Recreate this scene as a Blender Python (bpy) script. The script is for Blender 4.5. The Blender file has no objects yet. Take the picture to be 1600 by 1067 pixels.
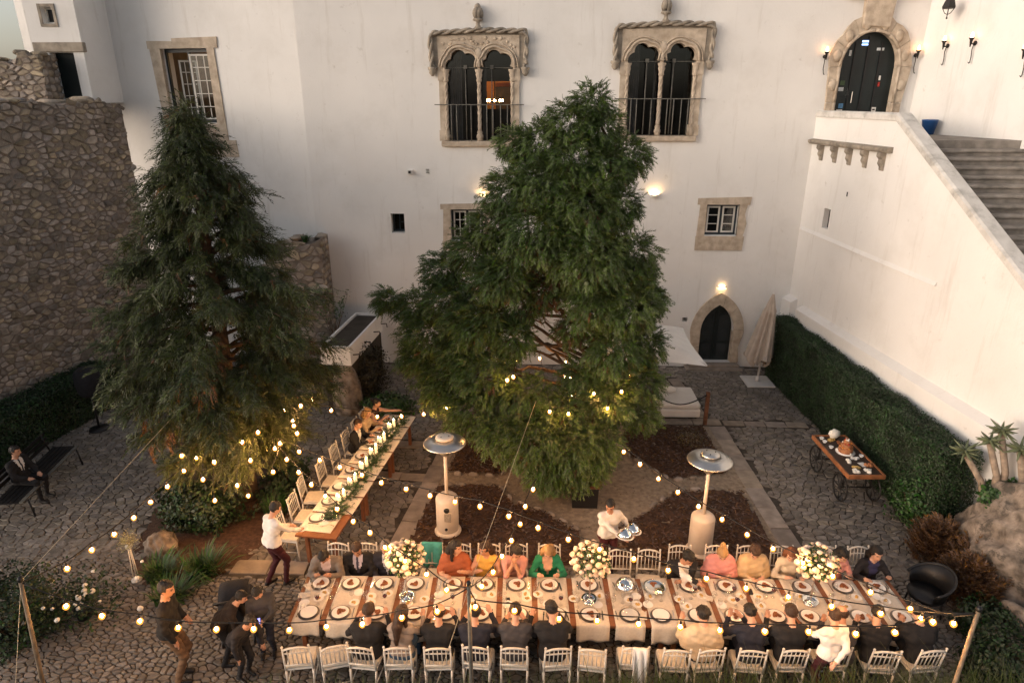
import bpy, bmesh, math, random
import numpy as np
from mathutils import Vector, Matrix
random.seed(7); np.random.seed(7)
SC = bpy.context.scene
COL = SC.collection
R = math.radians

# ---------------------------------------------------------------- camera
cam_d = bpy.data.cameras.new('camera'); cam = bpy.data.objects.new('camera', cam_d); COL.objects.link(cam)
cam_d.sensor_width = 36.0; cam_d.lens = 36.0 * 1024 / 1600; cam_d.clip_start = .1; cam_d.clip_end = 2000
cam.location = (0, 0, 8.3)
cam.rotation_euler = (R(90) - math.atan(378 / 1024), 0, R(1.84))
SC.camera = cam

# ---------------------------------------------------------------- dusk sky and sun
SUN_EL, SUN_AZ = 9.0, 246.0      # last evening light from the left of the court
world = bpy.data.worlds.new('World'); SC.world = world; world.use_nodes = True
wn = world.node_tree
bg = wn.nodes['Background']
sky = wn.nodes.new('ShaderNodeTexSky'); sky.sky_type = 'NISHITA'; sky.sun_disc = False
sky.sun_elevation = R(SUN_EL); sky.sun_rotation = R(SUN_AZ); sky.air_density = 1.0; sky.dust_density = 3.0; sky.ozone_density = 1.0
hsv = wn.nodes.new('ShaderNodeHueSaturation'); hsv.inputs['Saturation'].default_value = .48; wn.links.new(sky.outputs[0], hsv.inputs['Color']); tnt = wn.nodes.new('ShaderNodeMixRGB'); tnt.blend_type = 'MULTIPLY'; tnt.inputs['Fac'].default_value = 1; tnt.inputs['Color2'].default_value = (1.01, .98, .985, 1); wn.links.new(hsv.outputs[0], tnt.inputs['Color1']); wn.links.new(tnt.outputs[0], bg.inputs[0]); bg.inputs[1].default_value = .13
sun_d = bpy.data.lights.new('sun', 'SUN'); sun = bpy.data.objects.new('sun', sun_d); COL.objects.link(sun)
sun_d.energy = .12; sun_d.angle = R(60); sun_d.color = (1, .86, .76)
# direction towards the sun: azimuth measured clockwise from +Y
sd = Vector((math.sin(R(SUN_AZ)) * math.cos(R(SUN_EL)), math.cos(R(SUN_AZ)) * math.cos(R(SUN_EL)), math.sin(R(SUN_EL))))
sun.rotation_euler = sd.to_track_quat('Z', 'Y').to_euler()
vs = SC.view_settings
vs.view_transform = 'Standard'; vs.look = 'None'; vs.gamma = 1; vs.use_curve_mapping = False; vs.exposure = 1.06
SC.render.engine = 'CYCLES'
SC.cycles.use_denoising = True
SC.cycles.max_bounces = 6; SC.cycles.diffuse_bounces = 3; SC.cycles.glossy_bounces = 3
SC.cycles.transmission_bounces = 4; SC.cycles.transparent_max_bounces = 24
SC.cycles.sample_clamp_indirect = 4; SC.cycles.caustics_reflective = False; SC.cycles.caustics_refractive = False

# ---------------------------------------------------------------- materials
def mat(name, col, rough=.7, var=.18, scale=6., bump=0., bscale=40., metal=0., spec=.4, emit=None, estr=0., trans=0., island=0., objrand=0., col2=None, sss=0., detail=4):
    m = bpy.data.materials.new(name); m.use_nodes = True
    nt = m.node_tree; n = nt.nodes; l = nt.links
    b = n['Principled BSDF']
    b.inputs['Roughness'].default_value = rough; b.inputs['Metallic'].default_value = metal
    b.inputs['Specular IOR Level'].default_value = spec
    if trans: b.inputs['Transmission Weight'].default_value = trans
    tc = n.new('ShaderNodeTexCoord')
    nz = n.new('ShaderNodeTexNoise'); nz.inputs['Scale'].default_value = scale; nz.inputs['Detail'].default_value = detail
    l.new(tc.outputs['Object'], nz.inputs['Vector'])
    rp = n.new('ShaderNodeValToRGB'); rp.color_ramp.elements[0].position = .3; rp.color_ramp.elements[1].position = .7
    c2 = col2 or tuple(min(1, c * (1 + var)) for c in col)
    c1 = col if col2 else tuple(c * (1 - var) for c in col)
    rp.color_ramp.elements[0].color = (*c1, 1); rp.color_ramp.elements[1].color = (*c2, 1)
    l.new(nz.outputs['Fac'], rp.inputs['Fac'])
    out = rp.outputs['Color']
    if island or objrand:
        if island:
            g = n.new('ShaderNodeNewGeometry'); src = g.outputs['Random Per Island']; amt = island
        else:
            g = n.new('ShaderNodeObjectInfo'); src = g.outputs['Random']; amt = objrand
        mr = n.new('ShaderNodeMapRange'); mr.inputs['To Min'].default_value = 1 - amt; mr.inputs['To Max'].default_value = 1 + amt
        l.new(src, mr.inputs['Value'])
        hs = n.new('ShaderNodeHueSaturation'); l.new(mr.outputs[0], hs.inputs['Value']); l.new(out, hs.inputs['Color'])
        m2 = n.new('ShaderNodeMath'); m2.operation = 'MULTIPLY'; m2.inputs[1].default_value = 7.31; l.new(src, m2.inputs[0])
        m3 = n.new('ShaderNodeMath'); m3.operation = 'FRACT'; l.new(m2.outputs[0], m3.inputs[0])
        m4 = n.new('ShaderNodeMapRange'); m4.inputs['To Min'].default_value = .5 - amt * .035; m4.inputs['To Max'].default_value = .5 + amt * .035
        l.new(m3.outputs[0], m4.inputs['Value']); l.new(m4.outputs[0], hs.inputs['Hue'])
        m5 = n.new('ShaderNodeMapRange'); m5.inputs['To Min'].default_value = 1 - amt; m5.inputs['To Max'].default_value = 1 + amt * .6
        l.new(m3.outputs[0], m5.inputs['Value']); l.new(m5.outputs[0], hs.inputs['Saturation'])
        out = hs.outputs['Color']
    l.new(out, b.inputs['Base Color'])
    if bump:
        bz = n.new('ShaderNodeTexNoise'); bz.inputs['Scale'].default_value = bscale; bz.inputs['Detail'].default_value = 5
        l.new(tc.outputs['Object'], bz.inputs['Vector'])
        bp = n.new('ShaderNodeBump'); bp.inputs['Strength'].default_value = bump; bp.inputs['Distance'].default_value = .02
        l.new(bz.outputs['Fac'], bp.inputs['Height']); l.new(bp.outputs[0], b.inputs['Normal'])
    if emit:
        b.inputs['Emission Color'].default_value = (*emit, 1); b.inputs['Emission Strength'].default_value = estr
    return m

def plaster_mat():
    m = mat('white_plaster', (.75, .735, .715), .85, .04, .7, .25, 18)
    nt = m.node_tree; n = nt.nodes; l = nt.links; b = n['Principled BSDF']
    src = b.inputs['Base Color'].links[0].from_socket
    tc = n['Texture Coordinate']
    mp = n.new('ShaderNodeMapping'); mp.inputs['Scale'].default_value = (2.2, 2.2, .22); l.new(tc.outputs['Object'], mp.inputs[0])
    nz = n.new('ShaderNodeTexNoise'); nz.inputs['Scale'].default_value = 1.6; nz.inputs['Detail'].default_value = 8; nz.inputs['Roughness'].default_value = .7
    l.new(mp.outputs[0], nz.inputs['Vector'])
    rp = n.new('ShaderNodeValToRGB'); rp.color_ramp.elements[0].position = .56; rp.color_ramp.elements[1].position = .82
    rp.color_ramp.elements[0].color = (0, 0, 0, 1); rp.color_ramp.elements[1].color = (.6, .6, .6, 1)
    l.new(nz.outputs['Fac'], rp.inputs['Fac'])
    mx = n.new('ShaderNodeMixRGB'); mx.inputs['Color2'].default_value = (.47, .43, .38, 1)
    l.new(rp.outputs[0], mx.inputs['Fac']); l.new(src, mx.inputs['Color1']); l.new(mx.outputs[0], b.inputs['Base Color'])
    return m

MT = dict(
 plaster=plaster_mat(),
 trim=mat('carved_limestone', (.36, .29, .22), .85, .35, 5, .5, 30, col2=(.58, .49, .39)),
 trim_dark=mat('weathered_limestone', (.17, .15, .125), .9, .35, 4, .5, 30, col2=(.42, .36, .29)),
 rubble=mat('rubble_stone', (.30, .245, .19), .9, .35, 6, .9, 26, objrand=.38),
 rubble_i=mat('rubble_stone_mass', (.30, .245, .19), .9, .35, 6, .9, 26, island=.38),
 mortar=mat('lime_mortar', (.20, .16, .13), .95, .4, 3, .8, 25),
 cobble=mat('cobble_stone', (.20, .176, .15), .75, .25, 9, .5, 30, objrand=.3),
 cobble_i=mat('cobble_stone_mass', (.20, .176, .15), .75, .25, 9, .5, 30, island=.3),
 joint=mat('joint_earth', (.055, .045, .036), .95, .4, 6, .8, 30),
 slab=mat('slab_stone', (.27, .225, .185), .8, .25, 4, .35, 25, objrand=.2),
 mulch=mat('bark_mulch', (.042, .022, .014), .95, .5, 14, 1., 40, col2=(.10, .054, .034)),
 chip=mat('bark_chip', (.085, .045, .028), .9, .4, 8, .4, 40, island=.6),
 dirt=mat('gravel_dirt', (.19, .15, .11), .95, .3, 9, .9, 60, col2=(.34, .27, .20)),
 earth=mat('dark_earth', (.05, .04, .03), .95, .4, 2, .8, 12),
 step=mat('stair_stone', (.15, .135, .12), .85, .35, 4, .5, 25, col2=(.30, .27, .24)),
 coping=mat('coping_render', (.52, .50, .47), .9, .25, 3, .5, 25, col2=(.68, .66, .63)),
 bark=mat('tree_bark', (.10, .062, .038), .9, .4, 9, .8, 25),
 leaf_c=mat('juniper_foliage', (.046, .086, .018), .6, .4, 1.2, 0, island=.45, col2=(.105, .145, .030)),
 leaf_l=mat('cypress_foliage', (.034, .050, .014), .6, .4, 1.5, 0, island=.45, col2=(.078, .088, .024)),
 leaf_dry=mat('dry_foliage', (.13, .058, .022), .7, .4, 2, 0, island=.4),
 hedge=mat('hedge_leaf', (.020, .044, .014), .6, .4, 1.5, 0, island=.5),
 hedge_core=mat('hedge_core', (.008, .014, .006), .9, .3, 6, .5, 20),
 plant=mat('strap_leaf', (.035, .085, .020), .5, .4, 3, 0, island=.4),
 grass=mat('grass_blade', (.07, .085, .025), .6, .4, 3, 0, island=.5),
 brush=mat('brown_brush', (.13, .065, .028), .8, .4, 4, 0, island=.4),
 agave=mat('aloe_leaf', (.10, .13, .055), .5, .35, 6, 0, island=.35),
 agave_stem=mat('aloe_stem', (.26, .20, .15), .8, .35, 10, .5, 30),
 rock=mat('limestone_rock', (.085, .068, .053), .95, .4, 5.5, 1., 14, col2=(.33, .27, .22), detail=12),
 white_wood=mat('white_painted_wood', (.58, .55, .50), .5, .12, 12, .1, 60),
 cushion=mat('ivory_cushion', (.62, .55, .44), .85, .08, 20, .2, 80),
 wood=mat('warm_table_wood', (.15, .055, .025), .5, .35, 5, .2, 30, col2=(.27, .105, .045)),
 linen=mat('beige_linen', (.60, .54, .46), .9, .08, 30, .25, 160),
 linen_w=mat('cream_linen', (.72, .655, .56), .9, .07, 30, .25, 160),
 white_cloth=mat('white_cloth', (.72, .70, .68), .9, .06, 15, .3, 40),
 china=mat('white_china', (.78, .76, .73), .18, .02, 5, spec=.6),
 charger=mat('pewter_charger', (.16, .14, .13), .3, .2, 9, metal=.7),
 silver=mat('polished_silver', (.78, .75, .70), .12, .05, 5, metal=1.),
 chrome=mat('mirror_silver', (.85, .83, .80), .05, .02, 5, metal=1.),
 food=mat('cooked_food', (.16, .045, .02), .45, .5, 40, .8, 90, col2=(.34, .13, .04)),
 sauce=mat('side_dish', (.55, .36, .12), .5, .4, 50, .6, 90),
 wine=mat('red_wine', (.07, .008, .010), .08, .1, 3, spec=.7),
 candle=mat('ivory_candle', (.80, .68, .48), .5, .05, 8, emit=(1, .62, .28), estr=.6),
 flame=mat('candle_flame', (1, .7, .3), .5, .0, 5, emit=(1, .60, .24), estr=110.),
 rose=mat('cream_rose', (.70, .55, .42), .7, .2, 14, .3, 50, objrand=.3),
 rose_w=mat('white_blossom', (.76, .73, .66), .7, .1, 14, .3, 50),
 green=mat('garland_leaf', (.04, .085, .025), .6, .4, 6, 0, island=.4),
 heater=mat('cream_heater_enamel', (.62, .53, .44), .45, .06, 7),
 alu=mat('spun_aluminium', (.55, .54, .52), .32, .1, 4, metal=.9),
 black=mat('black_metal', (.012, .012, .013), .45, .2, 9),
 black_cloth=mat('black_wool', (.012, .012, .015), .9, .25, 12, .3, 70),
 iron=mat('wrought_iron', (.018, .016, .015), .55, .3, 12, .3, 50),
 rail=mat('weathered_rail', (.12, .115, .10), .6, .3, 12, .2, 50),
 door_wood=mat('dark_green_door', (.008, .014, .015), .45, .3, 3, .2, 30),
 frame_dark=mat('dark_blue_frame', (.014, .024, .032), .45, .2, 5),
 frame_white=mat('white_muntin', (.62, .60, .56), .5, .06, 8),
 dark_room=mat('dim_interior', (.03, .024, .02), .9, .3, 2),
 curtain=mat('dark_curtain', (.14, .12, .115), .95, .25, 5, .3, 20),
 warm_room=mat('amber_room', (.75, .36, .10), .9, .15, 3),
 lamp_on=mat('lit_lamp', (1, .8, .5), .5, 0, 5, emit=(1, .56, .20), estr=70.),
 lamp_dim=mat('lit_room_lamp', (1, .8, .5), .5, 0, 5, emit=(1, .56, .20), estr=16.),
 bulb=mat('lit_filament_bulb', (1, .8, .5), .5, 0, 5, emit=(1, .53, .20), estr=620.),
 torch=mat('lit_torch_bulb', (1, .7, .4), .5, 0, 5, emit=(1, .46, .18), estr=9.),
 door_e=mat('lit_door_lamp', (1, .8, .5), .5, 0, 5, emit=(1, .62, .28), estr=9.),
 sconce_e=mat('lit_sconce', (1, .8, .5), .5, 0, 5, emit=(1, .60, .26), estr=90.),
 cable=mat('black_cable', (.012, .011, .010), .6, .1, 5),
 pole=mat('weathered_pole', (.20, .15, .10), .7, .3, 12, .3, 40),
 rope=mat('guy_rope', (.45, .40, .30), .8, .1, 12),
 canvas=mat('beige_canvas', (.47, .40, .335), .9, .12, 5, .3, 40),
 tent=mat('white_tent_canvas', (.70, .68, .65), .9, .06, 3, .2, 40),
 steel_w=mat('white_steel', (.66, .64, .61), .45, .05, 6),
 rust=mat('rusty_post', (.16, .07, .035), .8, .4, 12, .4, 40),
 cart=mat('cart_wood', (.30, .115, .045), .6, .35, 6, .3, 30),
 cart_top=mat('dark_cart_top', (.045, .028, .02), .6, .4, 6, .3, 30),
 cake=mat('layer_cake', (.30, .10, .045), .7, .4, 25, .6, 60, col2=(.52, .24, .10)),
 fruit=mat('red_berries', (.42, .03, .02), .35, .35, 30, .4, 60),
 orange=mat('orange_fruit', (.62, .24, .04), .45, .3, 20, .3, 60),
 paper=mat('white_card', (.72, .70, .66), .8, .03, 5),
 blue=mat('blue_plastic', (.015, .07, .22), .4, .1, 5),
 screen=mat('lit_phone_screen', (.1, .1, .3), .3, 0, 5, emit=(.25, .25, .9), estr=1.5),
 sticker=mat('door_sticker', (.55, .58, .6), .6, .2, 30),
 sticker_b=mat('blue_sticker', (.10, .25, .45), .6, .2, 30),
 exit=mat('lit_exit_sign', (.3, .5, .9), .5, 0, 5, emit=(.35, .55, 1.), estr=1.6),
 teal=mat('teal_shawl', (.06, .30, .27), .85, .15, 12, .3, 40),
)
def weather(m, dark, sc, lo, hi, amt):
    n = m.node_tree.nodes; l = m.node_tree.links; b = n['Principled BSDF']; src = b.inputs['Base Color'].links[0].from_socket
    g = n.new('ShaderNodeNewGeometry'); nz = n.new('ShaderNodeTexNoise'); nz.inputs['Scale'].default_value = sc; nz.inputs['Detail'].default_value = 9; nz.inputs['Roughness'].default_value = .65
    l.new(g.outputs['Position'], nz.inputs['Vector']); rp = n.new('ShaderNodeValToRGB'); rp.color_ramp.elements[0].position = lo; rp.color_ramp.elements[1].position = hi
    rp.color_ramp.elements[0].color = (0, 0, 0, 1); rp.color_ramp.elements[1].color = (amt, amt, amt, 1); l.new(nz.outputs['Fac'], rp.inputs[0])
    mx = n.new('ShaderNodeMixRGB'); mx.inputs['Color2'].default_value = (*dark, 1); l.new(rp.outputs[0], mx.inputs['Fac']); l.new(src, mx.inputs['Color1']); l.new(mx.outputs[0], b.inputs['Base Color'])
for k_ in ('rubble', 'rubble_i', 'mortar'): weather(MT[k_], (.10, .085, .075), .55, .50, .70, .65); weather(MT[k_], (.30, .26, .22), 1.7, .60, .72, .6)
for k_ in ('cobble', 'cobble_i', 'joint'): weather(MT[k_], (.10, .085, .07), .8, .45, .7, .5); weather(MT[k_], (.05, .055, .03), 2.3, .62, .74, .6)
weather(MT['coping'], (.25, .24, .22), 2.5, .5, .68, .7)
weather(MT['plaster'], (.60, .575, .54), .9, .50, .74, .42); weather(MT['plaster'], (.42, .39, .35), 4.5, .64, .75, .42)
weather(MT['rock'], (.05, .045, .038), 3., .55, .62, .8)
def glass_mat(name, tint=(.9, .93, .93), rough=.02, alpha=.18, ior=1.45):
    m = bpy.data.materials.new(name); m.use_nodes = True; nt = m.node_tree; n = nt.nodes; l = nt.links
    n.remove(n['Principled BSDF'])
    t = n.new('ShaderNodeBsdfTransparent'); t.inputs[0].default_value = (*tint, 1)
    g = n.new('ShaderNodeBsdfGlossy'); g.inputs['Roughness'].default_value = rough
    lw = n.new('ShaderNodeLayerWeight'); lw.inputs[0].default_value = .5; f = n.new('ShaderNodeMath'); f.operation = 'POWER'; f.inputs[1].default_value = 5.; l.new(lw.outputs['Facing'], f.inputs[0])
    f2 = n.new('ShaderNodeMath'); f2.operation = 'MULTIPLY'; f2.inputs[1].default_value = ior - 1; l.new(f.outputs[0], f2.inputs[0]); f = f2
    a = n.new('ShaderNodeMath'); a.operation = 'ADD'; a.inputs[1].default_value = alpha; l.new(f.outputs[0], a.inputs[0]); a.use_clamp = True
    mx = n.new('ShaderNodeMixShader'); l.new(a.outputs[0], mx.inputs[0]); l.new(t.outputs[0], mx.inputs[1]); l.new(g.outputs[0], mx.inputs[2])
    l.new(mx.outputs[0], n['Material Output'].inputs[0]); return m
def envelope_mat():  # amber emission on the globe stands in for the bulb's halo
    m = bpy.data.materials.new('amber_halo_glass'); m.use_nodes = True; n = m.node_tree.nodes; l = m.node_tree.links; n.remove(n['Principled BSDF'])
    t = n.new('ShaderNodeBsdfTransparent'); t.inputs[0].default_value = (1, .9, .75, 1); e = n.new('ShaderNodeEmission'); e.inputs[0].default_value = (1, .36, .06, 1); e.inputs[1].default_value = 1.3
    mx = n.new('ShaderNodeMixShader'); mx.inputs[0].default_value = .6; l.new(t.outputs[0], mx.inputs[1]); l.new(e.outputs[0], mx.inputs[2]); l.new(mx.outputs[0], n['Material Output'].inputs[0]); return m
MT['envelope'] = envelope_mat()
MT['glass'] = glass_mat('window_glass', (.82, .85, .86), .03, .035, 1.27)
MT['stem'] = glass_mat('wine_glass', (.97, .97, .96), .03, .05)

# ---------------------------------------------------------------- geometry helpers
class MB:
    def __init__(s): s.v = []; s.f = []; s.sm = []
    def add(s, vs_, fs, smooth=False, M=None):
        o = len(s.v)
        if M is not None: vs_ = [tuple(M @ Vector(v)) for v in vs_]
        s.v += [tuple(v) for v in vs_]; s.f += [tuple(i + o for i in f) for f in fs]; s.sm += [smooth] * len(fs)
        return s
    def box(s, x0, x1, y0, y1, z0, z1, M=None):
        v = [(x, y, z) for z in (z0, z1) for y in (y0, y1) for x in (x0, x1)]
        return s.add(v, [(0, 2, 3, 1), (4, 5, 7, 6), (0, 1, 5, 4), (2, 6, 7, 3), (0, 4, 6, 2), (1, 3, 7, 5)], M=M)
    def tube(s, pts, rad, n=6, cap=True, smooth=True, M=None):
        pts = [Vector(p) for p in pts]
        if not hasattr(rad, '__len__'): rad = [rad] * len(pts)
        vs_ = []; up = None
        for i, p in enumerate(pts):
            t = (pts[min(i + 1, len(pts) - 1)] - pts[max(i - 1, 0)])
            t = t.normalized() if t.length > 1e-9 else Vector((0, 0, 1))
            if up is None: up = t.orthogonal().normalized()
            a = (up - t * up.dot(t)); a = a.normalized() if a.length > 1e-6 else t.orthogonal().normalized()
            up = a; b = t.cross(a)
            for k in range(n):
                w = 2 * math.pi * k / n
                vs_.append(p + (a * math.cos(w) + b * math.sin(w)) * rad[i])
        fs = [(i * n + k, i * n + (k + 1) % n, (i + 1) * n + (k + 1) % n, (i + 1) * n + k) for i in range(len(pts) - 1) for k in range(n)]
        if cap: fs += [tuple(range(n - 1, -1, -1)), tuple((len(pts) - 1) * n + k for k in range(n))]
        return s.add(vs_, fs, smooth, M)
    def lathe(s, prof, n=16, c=(0, 0, 0), smooth=True, M=None):
        vs_ = []; fs = []
        for r, z in prof:
            for k in range(n):
                w = 2 * math.pi * k / n; vs_.append((c[0] + r * math.cos(w), c[1] + r * math.sin(w), c[2] + z))
        for i in range(len(prof) - 1):
            for k in range(n):
                fs.append((i * n + k, i * n + (k + 1) % n, (i + 1) * n + (k + 1) % n, (i + 1) * n + k))
        if prof[0][0] > 1e-4: fs.append(tuple(range(n - 1, -1, -1)))
        if prof[-1][0] > 1e-4: fs.append(tuple((len(prof) - 1) * n + k for k in range(n)))
        return s.add(vs_, fs, smooth, M)
    def ball(s, c, r, n=8, m=6, smooth=True, M=None, jit=0):
        if not hasattr(r, '__len__'): r = (r, r, r)
        vs_ = [(c[0], c[1], c[2] - r[2])]; fs = []
        for i in range(1, m):
            a = -math.pi / 2 + math.pi * i / m
            for k in range(n):
                w = 2 * math.pi * k / n; q = 1 + random.uniform(-jit, jit)
                vs_.append((c[0] + r[0] * q * math.cos(a) * math.cos(w), c[1] + r[1] * q * math.cos(a) * math.sin(w), c[2] + r[2] * q * math.sin(a)))
        vs_.append((c[0], c[1], c[2] + r[2])); L = len(vs_) - 1
        fs += [(0, 1 + (k + 1) % n, 1 + k) for k in range(n)]
        for i in range(m - 2):
            for k in range(n):
                fs.append((1 + i * n + k, 1 + i * n + (k + 1) % n, 1 + (i + 1) * n + (k + 1) % n, 1 + (i + 1) * n + k))
        fs += [(1 + (m - 2) * n + k, 1 + (m - 2) * n + (k + 1) % n, L) for k in range(n)]
        return s.add(vs_, fs, smooth, M)
    def prism(s, poly, y0, y1, M=None):      # poly in (x,z), extruded along y
        n = len(poly)
        v = [(x, y0, z) for x, z in poly] + [(x, y1, z) for x, z in poly]
        f = [tuple(range(n)), tuple(range(2 * n - 1, n - 1, -1))] + [(i, i + n, (i + 1) % n + n, (i + 1) % n) for i in range(n)]
        return s.add(v, f, M=M)
    def slabp(s, poly, z0, z1, M=None):      # poly in (x,y), extruded along z
        n = len(poly)
        v = [(x, y, z0) for x, y in poly] + [(x, y, z1) for x, y in poly]
        f = [tuple(range(n - 1, -1, -1)), tuple(range(n, 2 * n))] + [(i, (i + 1) % n, (i + 1) % n + n, i + n) for i in range(n)]
        return s.add(v, f, M=M)
    def mesh(s, name, material):
        me = bpy.data.meshes.new(name); me.from_pydata(s.v, [], s.f)
        me.polygons.foreach_set('use_smooth', s.sm)
        if material: me.materials.append(MT[material] if isinstance(material, str) else material)
        me.update(); return me
    def build(s, name, material, parent=None, loc=None, rz=0, bevel=0):
        me = s.mesh(name, material)
        bm = bmesh.new(); bm.from_mesh(me)
        bmesh.ops.recalc_face_normals(bm, faces=bm.faces)
        if bevel: bmesh.ops.bevel(bm, geom=[e for e in bm.edges if e.calc_face_angle(0) > .6], offset=bevel, segments=1, affect='EDGES')
        bm.to_mesh(me); bm.free()
        return link(name, me, parent, loc, rz)
def link(name, me, parent=None, loc=None, rz=0):
    o = bpy.data.objects.new(name, me); COL.objects.link(o)
    if parent is not None: o.parent = parent
    if loc is not None: o.location = loc
    if rz: o.rotation_euler = (0, 0, rz)
    return o
def tag(o, label, cat, group=None):
    o['label'] = label; o['category'] = cat
    if group: o['group'] = group
    return o
def thing(name, label, cat, loc=(0, 0, 0), rz=0, group=None):
    o = bpy.data.objects.new(name, None); COL.objects.link(o); o.location = loc; o.rotation_euler = (0, 0, rz); o.empty_display_size = .2
    return tag(o, label, cat, group)
def struct(o): o['kind'] = 'structure'; return o
def stuff(o): o['kind'] = 'stuff'; return o
KIDS = {}
def dup(root, loc, rz=0, label=None, group=None, parent=None):
    c = root.copy(); COL.objects.link(c)
    if parent is not None: c.parent = parent
    else:
        c.location = loc; c.rotation_euler = (0, 0, rz)
    if label: c['label'] = label
    if group: c['group'] = group
    ks = KIDS.get(root.name)
    if ks is None: ks = KIDS[root.name] = list(root.children)
    for ch in ks: dup(ch, None, parent=c)
    return c
def numesh(name, V, F, material, smooth=False):       # V (n,3), F (m,3 or 4) numpy
    me = bpy.data.meshes.new(name); V = np.asarray(V, np.float32); F = np.asarray(F, np.int32); k = F.shape[1]
    me.vertices.add(len(V)); me.vertices.foreach_set('co', V.ravel())
    me.loops.add(F.size); me.loops.foreach_set('vertex_index', F.ravel())
    me.polygons.add(len(F)); me.polygons.foreach_set('loop_start', np.arange(0, F.size, k, dtype=np.int32))
    try: me.polygons.foreach_set('loop_total', np.full(len(F), k, np.int32))
    except Exception: pass
    if smooth: me.polygons.foreach_set('use_smooth', np.ones(len(F), bool))
    if material: me.materials.append(MT[material] if isinstance(material, str) else material)
    me.update(calc_edges=True); me.validate(); return me
def inpoly(x, y, P):
    c = False; j = len(P) - 1
    for i in range(len(P)):
        if (P[i][1] > y) != (P[j][1] > y) and x < (P[j][0] - P[i][0]) * (y - P[i][1]) / (P[j][1] - P[i][1]) + P[i][0]: c = not c
        j = i
    return c
def lerp(a, b, t): return tuple(a[i] + (b[i] - a[i]) * t for i in range(len(a)))

# irregular stones: cells of a jittered grid, each clipped against its neighbours
def cells(x0, x1, y0, y1, sx, sy, jit, inset, keep, rng, brick=False, drop=0.):
    nx = int((x1 - x0) / sx) + 3; ny = int((y1 - y0) / sy) + 3
    P = {}
    for i in range(-1, nx):
        for j in range(-1, ny):
            if drop and rng.random() < drop: continue
            off = (.5 * sx if (brick and j % 2) else 0)
            P[i, j] = (x0 + (i + .5 + rng.uniform(-jit, jit)) * sx + off, y0 + (j + .5 + rng.uniform(-jit, jit)) * sy)
    out = []
    for (i, j), (px, py) in P.items():
        if not keep(px, py): continue
        poly = [(px - sx * 1.6, py - sy * 1.6), (px + sx * 1.6, py - sy * 1.6), (px + sx * 1.6, py + sy * 1.6), (px - sx * 1.6, py + sy * 1.6)]
        ax = sy / sx
        for di in (-2, -1, 0, 1, 2):
            for dj in (-1, 0, 1) if abs(di) == 2 else (-2, -1, 0, 1, 2):
                if not (di or dj): continue
                q = P.get((i + di, j + dj))
                if q is None: continue
                nxv, nyv = (q[0] - px) * ax * ax, (q[1] - py)     # anisotropic metric
                mx, my = (q[0] + px) / 2, (q[1] + py) / 2
                L = math.hypot(nxv, nyv) or 1; k = mx * nxv + my * nyv - inset * L * (.6 + .8 * rng.random())
                new = []
                for a in range(len(poly)):
                    A, B = poly[a], poly[(a + 1) % len(poly)]
                    da = A[0] * nxv + A[1] * nyv - k; db = B[0] * nxv + B[1] * nyv - k
                    if da <= 0: new.append(A)
                    if da * db < 0:
                        t = da / (da - db); new.append((A[0] + (B[0] - A[0]) * t, A[1] + (B[1] - A[1]) * t))
                poly = new
                if len(poly) < 3: break
            if len(poly) < 3: break
        if len(poly) >= 3: out.append((px, py, poly))
    return out
def round_poly(poly, q=.22):      # cut the corners once
    out = []
    for a, b in zip(poly, poly[1:] + poly[:1]): out += [(a[0] + (b[0] - a[0]) * q, a[1] + (b[1] - a[1]) * q), (b[0] + (a[0] - b[0]) * q, b[1] + (a[1] - b[1]) * q)]
    return out
def stone_mb(mb, px, py, poly, h, ch, rng):      # a pillow-topped stone in the local (x,y) plane, height h, chamfer ch
    n = len(poly)
    v = [(x, y, max(-.01, h - ch * 2.2)) for x, y in poly]
    tilt = rng.uniform(-.06, .06); tl2 = rng.uniform(-.06, .06)
    for x, y in poly:
        dx, dy = x - px, y - py; L = math.hypot(dx, dy) or 1; s = max(.3, 1 - 1.3 * ch / L)
        v.append((px + dx * s, py + dy * s, h + dx * tilt + dy * tl2))
    f = []
    f += [(i, (i + 1) % n, n + (i + 1) % n, n + i) for i in range(n)]
    f.append(tuple(range(n, 2 * n)))
    mb.add(v, f)
# ================================================================ GROUND
rng = random.Random(3)
mb = MB(); mb.add([(-150, -60, -.06), (150, -60, -.06), (150, 240, -.06), (-150, 240, -.06)], [(0, 1, 2, 3)])
struct(mb.build('ground', 'earth'))
mb = MB(); mb.slabp([(-14.2, 5.2), (9.3, 5.2), (9.3, 20.35), (-14.2, 20.35)], -.05, 0)
floor = struct(mb.build('courtyard_floor', 'joint'))

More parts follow.
